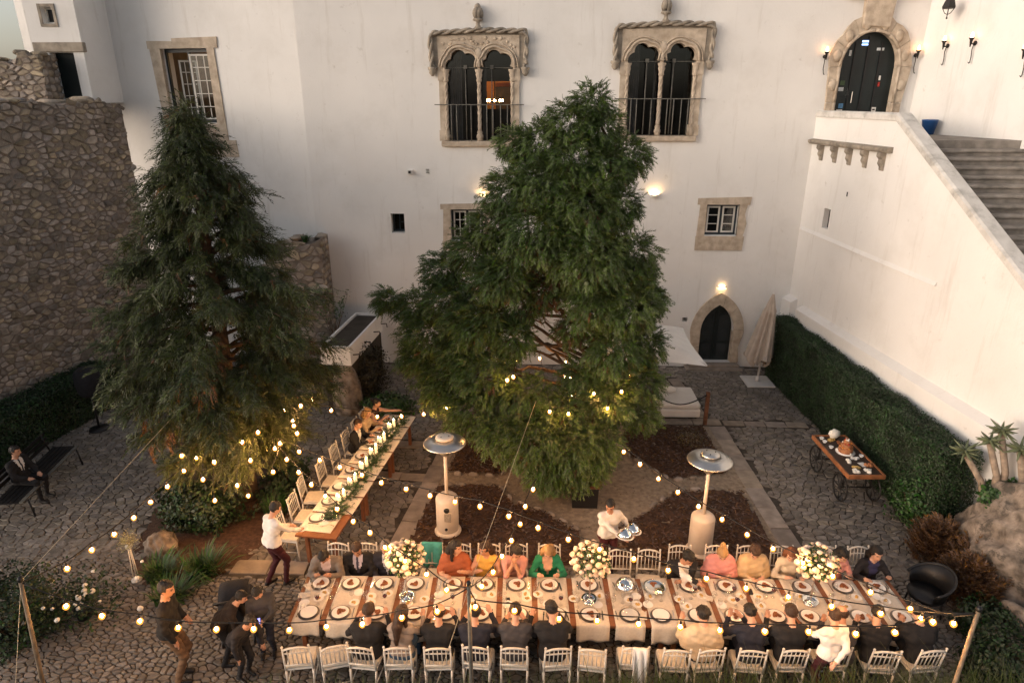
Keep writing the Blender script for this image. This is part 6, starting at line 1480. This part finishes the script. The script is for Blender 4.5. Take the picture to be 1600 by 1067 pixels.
    mats = [pm(sk[0], sk[1], .55, .05, 60, .06), pm(*top), pm(*bt), pm('dark_shoe', (.012, .010, .010), .4), pm(*(shirt or ('white_shirt', (.66, .64, .62)))), pm(*(tie or ('dark_tie', (.015, .015, .03)))), pm(*(shawl or ('beige_shawl', (.5, .4, .28)))), pm('eye_and_brow', (.02, .014, .010), .4, 0), pm('lips', (.36, .10, .08), .5, 0), pm('hair_' + hair[1], HAIRC[hair[1]], .5, .6, 90)]
    for m in mats: me.materials.append(m)
    me.polygons.foreach_set('material_index', np.concatenate([own, np.array(em, int)]).astype(np.int32)); me.polygons.foreach_set('use_smooth', np.ones(len(faces), bool)); me.update()
    o = link('person', me, None, (loc[0], loc[1], .02), face); o.scale = (scale,) * 3; tag(o, label, 'person', group)
    if hair[0] != 'bald':
        ho = link('hair', hair_mesh(hair[0]), o); ho.matrix_basis = HC
        if not ho.data.materials: ho.data.materials.append(None)
        ho.material_slots[0].link = 'OBJECT'; ho.material_slots[0].material = mats[9]
    o['hl'] = [float(x) for x in fing[0][2]]; o['hr'] = [float(x) for x in fing[1][2]]
    return o
BLK = ('black_suit', (.011, .011, .013)); NAVY = ('navy_suit', (.014, .016, .028)); CHAR = ('charcoal_suit', (.045, .043, .048)); WS = ('white_shirt', (.62, .60, .58)); BURG = ('burgundy_trousers', (.055, .010, .014))
def far(x, label, **k): return person(label, T1(U1(x), TW1 + k.pop('dv', .30)), math.pi + T1A + k.pop('rz', 0), **k)
def near(x, label, **k): return person(label, T1(U1(x), -k.pop('dv', .34)), T1A + k.pop('rz', 0), **k)
LOW = ((-.16, .36, .80), (.14, .40, .80))
far(-3.42, 'man in grey blazer bending over his plate at the table end', lean=.30, head=(0, .75), hands=((-.12, .38, .82), (.13, .38, .82)), top=('grey_blazer', (.17, .145, .125)), shirt=('pink_shirt', (.55, .43, .42)), bottom=NAVY, skin=1)
far(-2.90, 'bearded man in black suit and patterned tie looking down', lean=.10, head=(.1, .5), hands=((-.1, .30, .70), (.1, .30, .70)), top=BLK, shirt=('lilac_shirt', (.45, .42, .5)), tie=('striped_tie', (.04, .04, .07)), skin=1, hair=('short', 'brown'), beard=True)
far(-2.40, 'older man in navy jacket with open pale blue shirt', lean=.06, head=(-.2, .35), hands=((-.1, .28, .66), (.12, .28, .66)), top=NAVY, shirt=('blue_shirt', (.42, .44, .52)), hair=('short', 'grey'))
far(-1.24, 'woman in rust orange wrap with long black hair looking aside', lean=.12, head=(1.0, .1), hands=((-.15, .34, .88), (.12, .36, .80)), top=('rust_wrap', (.30, .085, .035)), bottom=('cream_skirt', (.5, .44, .36)), hair=('long', 'black'), female=True, bare=1, shawl=('rust_shawl', (.30, .085, .035)))
far(-.70, 'woman in yellow top with a patterned grey shawl', lean=.16, head=(-.75, .15), hands=((-.1, .34, .82), (.14, .30, .86)), top=('yellow_top', (.55, .33, .07)), hair=('pony', 'brown'), female=True, bare=2, skin=1, bottom=('patterned_skirt', (.16, .12, .10)))
far(-.22, 'dark haired guest in pink shirt with hands clasped under the chin', lean=.24, head=(.4, .35), hands=((.0, .30, 1.02), (.03, .30, 1.02)), top=('dusty_pink_shirt', (.48, .24, .21)), hair=('curly', 'black'), bare=1, skin=1, bottom=CHAR, fist=True)
far(.34, 'blond woman in emerald green blazer cutting her food', lean=.14, head=(0, .55), hands=((-.16, .36, .84), (.16, .36, .84)), top=('green_blazer', (.012, .17, .085)), shirt=('skin_neckline', (.50, .30, .21)), hair=('bob', 'blond'), female=True, bottom=('green_trousers', (.012, .17, .085)))
far(2.62, 'guest in black jacket hunched forward over the table', lean=.34, head=(.5, .55), hands=((.1, .44, .80), (-.2, .5, .80)), top=BLK, shirt=WS, hair=('curly', 'black'), skin=1)
far(3.28, 'woman wrapped in a pink shawl with fair hair tied up', lean=.14, head=(-.2, .65), hands=((-.1, .28, .78), (.1, .28, .78)), top=('pink_shawl', (.56, .25, .24)), shawl=('pink_shawl', (.56, .25, .24)), hair=('bun', 'blond'), female=True)
far(3.84, 'woman wrapped in a knitted beige shawl with short brown hair', lean=.10, head=(-.3, .6), hands=((-.1, .28, .74), (.1, .28, .74)), top=('knit_shawl', (.46, .34, .20)), shawl=('knit_shawl', (.46, .34, .20)), hair=('curly', 'brown'), bottom=BLK, female=True)
far(4.44, 'auburn haired woman in a cream blouse behind the bouquet', lean=.18, head=(-.4, .5), hands=((-.14, .36, .82), (.14, .34, .82)), top=('cream_blouse', (.52, .44, .34)), hair=('bob', 'auburn'), female=True)
far(5.22, 'dark haired woman in salmon pink resting on one elbow', lean=.20, head=(.3, .5), hands=((-.12, .34, .84), (.16, .30, .96)), top=('salmon_top', (.55, .26, .23)), hair=('bob', 'black'), female=True, bare=1)
far(5.80, 'woman in black cardigan leaning in over her plate', lean=.22, head=(0, .15), side=-.05, hands=((-.2, .36, .84), (.22, .40, .84)), top=('black_cardigan', (.014, .013, .016)), hair=('pony', 'black'), female=True, shirt=('indigo_blouse', (.03, .03, .08)))
near(-2.40, 'man in black suit seen from behind between the empty chair and the long haired guest', lean=.16, head=(-.4, .3), hands=((-.2, .34, .86), (.22, .42, .84)), top=BLK, hair=('short', 'brown'))
near(-1.90, 'woman in grey jumper and jeans with long brown hair down her back', lean=.10, head=(-.3, .25), hands=((-.12, .38, .82), (.24, .42, .84)), top=('grey_jumper', (.27, .23, .205)), bottom=('blue_jeans', (.04, .08, .14)), hair=('long', 'brown'), female=True, rz=-.1)
near(-1.34, 'man in black suit with a close shaven head', lean=.12, head=(-.3, .3), hands=((-.18, .36, .84), (.2, .40, .86)), top=BLK, hair=('thin', 'brown'))
near(-.80, 'man in dark navy suit raising a phone beside the middle pole', lean=.14, head=(0, .25), hands=((-.16, .38, .84), (.22, .40, .92)), top=NAVY, hair=('short', 'black'))
near(-.20, 'man in charcoal grey suit bent over his plate', lean=.20, head=(0, .45), hands=((-.14, .38, .82), (.14, .38, .82)), top=CHAR, hair=('short', 'brown'))
near(.36, 'broad man in black suit reaching left with his knife', lean=.18, head=(.5, .35), hands=((-.3, .38, .84), (.1, .40, .84)), top=BLK, hair=('short', 'black'), scale=1.04)
near(2.58, 'dark haired guest wrapped in a cream fur shawl', lean=.12, head=(.5, .25), hands=((-.24, .38, .84), (.1, .36, .82)), top=('cream_fur', (.52, .41, .28)), shawl=('cream_fur', (.52, .41, .28)), hair=('curly', 'black'), bottom=BLK)
near(3.30, 'man in dark navy suit with both hands at his face', lean=.24, head=(.3, .4), hands=((-.26, .36, .92), (-.06, .38, .90)), top=NAVY, hair=('short', 'black'))
near(3.86, 'man in black suit beside the waiter, seen from behind', lean=.14, head=(.1, .3), hands=((-.22, .38, .84), (.15, .38, .82)), top=BLK, hair=('short', 'brown'), scale=1.03)
near(4.62, 'man in grey suit with thinning hair partly behind the waiter', lean=.20, head=(-.1, .35), hands=((-.14, .38, .82), (.14, .38, .82)), top=CHAR, hair=('thin', 'brown'), skin=1)
near(5.13, 'man in black suit leaning over with his head turned aside', lean=.24, head=(-.5, .4), hands=((-.14, .38, .82), (.14, .38, .82)), top=BLK, hair=('short', 'black'))
near(5.80, 'man in black jacket bowed low in the end place', lean=.34, head=(.1, .6), hands=((-.14, .38, .82), (.16, .38, .82)), top=BLK, hair=('short', 'black'), shirt=WS)
def tside(u, label, **k): p = T2(u, TW2 / 2 + .28); return person(label, p, T2A + math.pi + k.pop('rz', 0), **k)
tside(3.62, 'man in black suit seated at the candlelit table', lean=.14, head=(-.2, .3), top=BLK, shirt=WS, hair=('short', 'brown'), hands=LOW)
tside(4.22, 'woman in cream lace seated at the candlelit table', lean=.16, head=(-.3, .3), top=('cream_lace', (.50, .36, .22)), hair=('bob', 'blond'), female=True, hands=LOW)
tside(4.75, 'dark haired woman reaching across the end of the candlelit table', lean=.22, head=(.1, .25), top=('dark_dress', (.06, .025, .02)), hair=('bun', 'black'), female=True, bare=2, hands=((-.2, .62, .90), (.1, .40, .82)))
wl = person('waiter in white shirt and burgundy trousers leaning over the end of the candlelit table', (-4.56, 9.5), R(-38), seated=False, lean=.14, head=(-.25, .45), hands=((-.02, .40, 1.06), (.18, .52, 1.0)), top=WS, bottom=BURG, hair=('short', 'black'), glasses=True, stride=.32, fist=True)
wc = person('waiter in white shirt carrying two silver cloches past the empty chairs', (1.42, 9.98), R(195), seated=False, lean=.06, head=(-.5, .35), hands=((-.36, .20, 1.06), (-.20, .42, 1.02)), top=WS, bottom=BURG, hair=('short', 'black'), skin=1, fist=False, scale=.98)
wn_ = person('young waiter in white shirt standing at the table with a hand behind his back', (4.30, 7.36), R(12), seated=False, lean=.05, head=(.2, .25), hands=((-.1, .40, 1.0), (-.06, -.2, .98)), top=WS, bottom=BURG, hair=('short', 'brown'), scale=.94, pole=(.6, -.8, -.3))
def world_hand(o, key, dz=0):
    bpy.context.view_layer.update(); p = o.matrix_world @ Vector(o[key]); p.z += dz; return p
for key, lab in (('hl', 'silver cloche held out on the waiter\'s further hand'), ('hr', 'silver cloche held low on the waiter\'s nearer hand')):
    p = world_hand(wc, key, .045); c = thing('cloche', lab, 'cloche', p); c.rotation_euler = (R(-6), R(5), 0)
    m = MB(); m.lathe([(0, 0), (.12, .0), (.165, .012), (.16, .016), (.1, .008), (0, .008)], 24); m.build('plate', 'china', c)
    m = MB(); m.lathe([(.14, .018), (.142, .025), (.13, .07), (.09, .115), (.03, .14), (.012, .145), (.016, .165), (0, .172)], 24); m.build('dome', 'chrome', c)
p = world_hand(wl, 'hr', -.02); spot('cloth', napkin(), 'white_cloth', p, 'white service cloth in the leaning waiter\'s hand', 'cloth', .5)
# guests standing on the cobbles
person('man in dark jacket and khaki trousers standing on the cobbles', (-5.28, 7.42), R(-75), seated=False, lean=.05, head=(-.2, .2), hands=((-.16, .18, .95), (.2, .1, .85)), top=('dark_jacket', (.008, .007, .007)), bottom=('khaki_trousers', (.15, .085, .045)), hair=('short', 'black'), scale=1.06, skin=1)
person('person in brown jacket stooping behind the pushchair', (-4.72, 7.75), R(-80), seated=False, lean=.75, head=(-.1, .2), hands=((-.1, .5, .72), (.18, .46, .66)), top=('brown_jacket', (.018, .012, .010)), bottom=BLK, hair=('short', 'black'), scale=.86)
person('person in black coat bending forward next to the empty chairs', (-4.33, 7.5), R(-120), seated=False, lean=.7, head=(.3, .2), hands=((-.24, .35, .70), (.22, .25, .62)), top=('black_coat', (.013, .012, .015)), bottom=BLK, hair=('short', 'black'), scale=.84, skin=1)
pg = person('person in grey jacket looking at a lit phone by the table end', (-4.12, 7.95), R(-165), seated=False, lean=.12, head=(-.1, .7), hands=((-.03, .30, 1.02), (.06, .30, 1.02)), top=('grey_jacket', (.05, .048, .05)), bottom=NAVY, hair=('short', 'black'), scale=.85)
p = world_hand(pg, 'hr', .05); o = spot('phone', MB().box(-.035, .035, -.07, .07, 0, .009), 'black', p, 'lit phone in the hands of the grey jacket person', 'phone', .4); m = MB(); m.box(-.031, .031, -.064, .064, .0095, .0105); m.build('screen', 'screen', o)
bm_ = person('man in black suit and tie sitting on the bench by the hedge', (-11.1, 12.05), R(-95), lean=-.05, head=(.3, .2), hands=((-.12, .32, .62), (.14, .30, .62)), top=BLK, shirt=WS, tie=('dark_tie', (.015, .015, .03)), hair=('short', 'black'))
STRANDS = [
 ('string of bulbs from the corner pole up into the cypress', (-6.73, 6.83, 2.3), (-6.6, 11.2, 2.0), [(-6.71, 7.58, 1.95), (-6.69, 8.09, 1.88), (-6.68, 8.61, 1.78), (-6.66, 9.11, 1.74), (-6.65, 9.6, 1.72), (-6.63, 10.12, 1.7), (-6.62, 10.69, 1.68), (-6.6, 11.15, 1.69)]),
 ('string of bulbs from the corner pole across the standing group to the middle pole', (-6.73, 6.83, 2.3), (-0.79, 6.92, 2.3), [(-6.22, 6.84, 1.95), (-5.76, 6.84, 1.8), (-5.26, 6.85, 1.72), (-4.76, 6.86, 1.61), (-4.24, 6.87, 1.59), (-3.73, 6.88, 1.6), (-3.24, 6.88, 1.6), (-2.73, 6.89, 1.66), (-2.24, 6.9, 1.71), (-1.7, 6.91, 1.83), (-1.22, 6.91, 1.95)]),
 ('string of bulbs along the seated backs from the middle pole to the end pole', (-0.79, 6.92, 2.3), (5.59, 6.67, 2.3), [(-0.71, 6.92, 2.03), (-0.19, 6.9, 2.0), (0.4, 6.87, 1.91), (0.9, 6.85, 1.91), (1.44, 6.83, 1.89), (1.98, 6.81, 1.88), (2.49, 6.79, 1.86), (3.06, 6.77, 1.88), (3.61, 6.75, 1.91), (4.19, 6.72, 1.92), (4.67, 6.71, 1.97), (5.09, 6.69, 2.17)]),
 ('string of bulbs from the end pole over the plain heater to the juniper', (1.66, 11.37, 2.0), (5.59, 6.67, 2.3), [(1.8, 11.2, 1.96), (2.07, 10.88, 1.88), (2.36, 10.53, 1.79), (2.65, 10.19, 1.73), (2.94, 9.83, 1.68), (3.25, 9.47, 1.68), (3.56, 9.09, 1.66), (3.86, 8.74, 1.66), (4.18, 8.36, 1.7), (4.47, 8.01, 1.75), (4.81, 7.6, 1.83), (5.14, 7.21, 1.9), (5.46, 6.83, 2.02)]),
 ('short string of bulbs from the middle pole across the table to the juniper', (-0.79, 6.92, 2.3), (0.11, 10.21, 1.9), [(-0.66, 7.38, 1.97), (-0.53, 7.86, 1.82), (-0.42, 8.27, 1.78), (-0.29, 8.75, 1.71), (-0.16, 9.23, 1.68), (-0.08, 9.53, 1.82), (0.05, 10.0, 1.86)]),
 ('string of bulbs over the far end of the candlelit table between the two trees', (-5.2, 12.8, 2.2), (-0.9, 13.3, 2.2), [(-5.4, 12.78, 1.96), (-4.4, 12.89, 1.91), (-3.42, 13.01, 1.71), (-2.89, 13.07, 1.7), (-2.4, 13.13, 1.73), (-1.9, 13.18, 1.85)]),
 ('string of bulbs past the labelled heater to the cypress', (-0.25, 8.61, 2.3), (-5.05, 11.21, 2.1), [(-0.33, 8.65, 2.24), (-0.8, 8.91, 2.23), (-1.23, 9.14, 2.15), (-1.68, 9.38, 2.1), (-2.13, 9.63, 2.06), (-2.62, 9.89, 2.01), (-3.02, 10.11, 2.02), (-3.49, 10.36, 2.02), (-3.94, 10.61, 2.01), (-4.41, 10.86, 2.04), (-4.87, 11.11, 2.07)]),
 ('string of bulbs along the near side of the candlelit table from cypress to middle pole', (-5.05, 11.21, 2.1), (-0.79, 6.92, 2.3), [(-5.01, 11.17, 1.92), (-4.64, 10.79, 1.91), (-4.31, 10.47, 1.83), (-3.96, 10.11, 1.8), (-3.59, 9.74, 1.81), (-3.3, 9.44, 1.76), (-2.92, 9.06, 1.79), (-2.55, 8.69, 1.85), (-2.24, 8.38, 1.81), (-1.86, 8.0, 1.87), (-1.47, 7.61, 1.96), (-1.14, 7.28, 1.98)]),
 ('string of bulbs over the empty chairs and shawl guests to the end pole', (-0.25, 8.61, 2.3), (5.59, 6.67, 2.3), [(0.13, 8.48, 2.16), (0.59, 8.33, 2.07), (1.05, 8.18, 2.01), (1.54, 8.02, 1.98), (2.02, 7.86, 1.92), (2.53, 7.69, 1.93), (3.04, 7.52, 1.92), (3.56, 7.35, 1.93), (4.07, 7.17, 1.95), (4.62, 6.99, 2.01), (5.05, 6.85, 2.07)]),
]
#D (-0.25, 8.61, 2.3)
# ================================================================ BURNING LIGHTS, SEEN AND ADDED
BULB = MB(); BULB.lathe([(.0, -.060), (.012, -.055), (.019, -.042), (.019, -.032), (.012, -.012), (.008, .0), (0, .002)], 10); BULBM = BULB.mesh('bulb', 'bulb')
ENV = MB(); ENV.lathe([(.0, -.092), (.026, -.084), (.043, -.055), (.044, -.038), (.032, -.012), (.015, .006), (0, .008)], 12); ENVM = ENV.mesh('halo_globe', 'envelope')
SOCK = MB(); SOCK.lathe([(.014, .0), (.016, .012), (.014, .05), (.005, .06), (.004, .075)], 8); SOCKM = SOCK.mesh('socket', 'cable')
for lab, a, b, pts in STRANDS:
    t = thing('string_light', lab, 'string light', a, 0, 'string lights over the tables'); A0 = Vector(a)
    pp = [A0] + [Vector(p) + Vector((0, 0, .08)) for p in pts] + [Vector(b)]
    if (pp[1] - A0).length > (pp[-2] - A0).length: pp = [A0] + pp[1:-1][::-1] + [Vector(b)]
    dense = []
    for p, q in zip(pp, pp[1:]):
        for k in range(3): w = k / 3; c = p.lerp(q, w); c.z -= .012 * math.sin(math.pi * w); dense.append(c - A0)
    dense.append(pp[-1] - A0); m = MB(); m.tube(dense, .009, 5); m.build('cable', 'cable', t)
    for p in pp[1:-1]:
        q = p - A0 - Vector((0, 0, .078)); link('socket', SOCKM, t, q); link('halo_globe', ENVM, link('bulb', BULBM, t, q))
m = MB(); ft = thing('string_light', 'loose string of bulbs wound among the inner juniper branches', 'string light', (0, 0, 0), 0, 'string lights over the tables')
TB = [(-.33, 14.4, 2.56), (.85, 15.0, 2.27), (-.51, 12.75, 2.75), (-.38, 12.7, 2.85), (.79, 14.3, 2.15), (.93, 13.4, 2.1), (1.38, 13.2, 2.26), (1.94, 12.9, 2.45), (1.66, 12.9, 2.05), (.39, 12.3, 2.25), (.78, 12.3, 2.2), (.2, 14.9, 2.4), (1.6, 15.2, 2.6), (2.3, 14.2, 2.3), (1.0, 15.6, 1.6)]
m.tube([(p[0], p[1], p[2] + .08) for p in sorted(TB)], .006, 5); m.build('cable', 'cable', ft)
for p in TB: link('socket', SOCKM, ft, p); link('halo_globe', ENVM, link('bulb', BULBM, ft, p))
ft = thing('string_light', 'short string of extra bulbs added to brighten the lower cypress branches', 'string light', (0, 0, 0), 0, 'string lights over the tables')  # extra bulbs added to strengthen the golden glow on the foliage
TB = [(-4.5, 11.1, 2.3), (-6.05, 10.3, 1.75), (-5.45, 10.35, 1.6), (-5.2, 10.5, 2.05), (-4.75, 11.6, 2.2), (-5.5, 10.9, 2.2), (-5.0, 12.2, 2.0), (-4.85, 10.6, 1.75), (-5.75, 10.25, 2.15), (-5.1, 10.75, 2.5), (-4.6, 11.7, 2.6), (-5.3, 10.4, 1.35), (-6.3, 10.2, 2.3), (-4.7, 12.6, 2.3), (-5.9, 10.3, 1.3)]
m = MB(); m.tube([(p[0], p[1], p[2] + .08) for p in sorted(TB)], .006, 5); m.build('cable', 'cable', ft)
for p in TB: link('socket', SOCKM, ft, p); link('halo_globe', ENVM, link('bulb', BULBM, ft, p))
# poles and guy ropes
def pole(base, top, label, mt='pole', r=.028):
    m = MB(); m.tube([base, lerp(base, top, .5), top], [r * 1.1, r, r * .9], 10); t = m.build('light_pole', mt, None, (0, 0, 0)); tag(t, label, 'pole')
    m = MB(); m.lathe([(r * 1.2, -.02), (r * 1.3, .02), (r * .6, .05)], 10, top); m.build('cap', 'black', t); return t
pole((-6.9, 6.8, -.02), (-6.73, 6.83, 2.34), 'thin wooden pole holding the string lights at the flowering corner')
pole((-.79, 6.92, -.02), (-.79, 6.92, 2.36), 'grey metal light pole standing behind the middle chairs', 'rail')
pole((5.55, 6.66, -.02), (5.59, 6.67, 2.36), 'wooden end pole by the last place of the bouquet table')
def rope(a, b, label, r=.0035): m = MB(); m.tube([a, lerp(a, b, .5), b], r, 5); tag(m.build('guy_rope', 'rope', None, (0, 0, 0)), label, 'rope')
rope((-6.73, 6.83, 2.3), (-6.85, 6.0, 0), 'pale guy rope running down from the flowering corner pole')
rope((-.79, 6.92, 2.3), (-1.6, 5.9, .0), 'pale guy rope slanting down from the middle pole')
rope((-.79, 6.92, 2.3), (.1, 12.4, 2.4), 'thin line stretched from the middle pole up into the juniper')
rope((-6.73, 6.83, 2.32), (-6.5, 11.6, 3.0), 'thin line stretched from the corner pole into the cypress')
# wall lamps: half-bowl uplighters on the palace
def uplight(x, z, label):
    t = thing('wall_lamp', label, 'lamp', (x, FY, z), 0, 'uplighters on the palace'); m = MB(); v = []; n = 12
    for i in range(n + 1):
        a = math.pi * i / n + math.pi
        for r0, z0 in ((.0, -.1), (.12, -.04), (.15, .05)): v.append((r0 * math.cos(a), r0 * math.sin(a) - .002, z0))
    m.add(v, [(3 * i + j, 3 * i + j + 1, 3 * i + j + 4, 3 * i + j + 3) for i in range(n) for j in range(2)], True); o = m.build('bowl', 'paper', t); s_ = o.modifiers.new('s', 'SOLIDIFY'); s_.thickness = .008
    m = MB(); m.box(-.07, .07, -.09, -.03, .0, .02); m.build('bulb', 'sconce_e', t)
uplight(-1.50, 5.48, 'lit half-bowl wall lamp just above the window beside the juniper'); uplight(3.66, 5.55, 'lit half-bowl wall lamp alone on the white wall')
t = thing('wall_lamp', 'lit lamp on the white wall above the pointed door', 'lamp', (6.0, FY, 2.72)); m = MB(); m.box(-.13, .13, -.12, 0.0, .0, .03); m.build('shade', 'paper', t); m = MB(); m.box(-.11, .11, -.10, -.01, -.022, -.002); m.build('bulb', 'door_e', t); m = MB(); m.box(-.08, .08, -.07, -.01, .032, .05); m.build('bulb', 'door_e', t)
# torches
def torch(p, nrm, label):
    ang = math.atan2(nrm[1], nrm[0]); t = thing('wall_torch', label, 'torch', p, ang, 'iron torches by the stairs')
    m = MB(); m.lathe([(0, -.02), (.05, -.015), (.055, .015), (0, .02)], 10, M=Matrix.Translation((.02, 0, 0)) @ Matrix.Rotation(R(90), 4, 'Y')); m.tube([(.02, 0, 0), (.10, 0, -.02), (.14, 0, .05)], .014, 6)
    m.tube([(.05, 0, -.03), (.07, 0, -.15), (.05, .0, -.32), (.07, .02, -.45), (.10, .03, -.47), (.10, .0, -.44)], .012, 6); m.build('bracket', 'iron', t)
    m = MB(); m.lathe([(.012, -.14), (.035, .02), (.065, .06), (.06, .075), (.03, .06)], 10, (.14, 0, .05)); m.build('cup', 'iron', t)
    m = MB(); m.lathe([(.028, .0), (.036, .03), (.034, .08), (.018, .13), (0, .145)], 10, (.14, 0, .11)); m.build('bulb', 'torch', t)
torch((8.12, FY, 9.42), (0, -1), 'lit iron torch on the window side of the carved upper door')
torch((10.62, FY, 9.45), (0, -1), 'lit iron torch in the corner beside the carved upper door')
tn = (-math.cos(TA), -math.sin(TA))
for u, z, lab in ((1.0, 9.62, 'lit iron torch on the torch wall nearest the corner'), (1.95, 9.62, 'lit iron torch second from the corner on the torch wall'), (3.65, 9.25, 'lit iron torch lowest down the stairs')): torch(TP(u, z, .003), tn, lab)
lt = thing('hanging_lantern', 'black iron lantern hanging over the stair landing', 'lantern', (10.55, 19.0, 10.35))
m = MB(); m.lathe([(.16, .12), (.17, .16), (.12, .3), (.02, .42)], 6, smooth=False); m.build('hood', 'iron', lt); m = MB(); m.tube([(0, 0, .12), (0, 0, -.08)], .012, 6); m.ball((0, 0, -.1), .025, 6, 5)
for k in range(6): a = k * 1.047; m.tube([(.15 * math.cos(a), .15 * math.sin(a), .13), (.08 * math.cos(a), .08 * math.sin(a), .02), (0, 0, -.02)], .007, 5)
m.build('frame', 'iron', lt); m = MB(); m.tube([(0, 0, .4), (0, 0, 3.2)], .008, 5); m.tube([(0, 0, 3.2), (.5, 1.28, 3.2)], .012, 5); m.build('bracket', 'iron', lt)
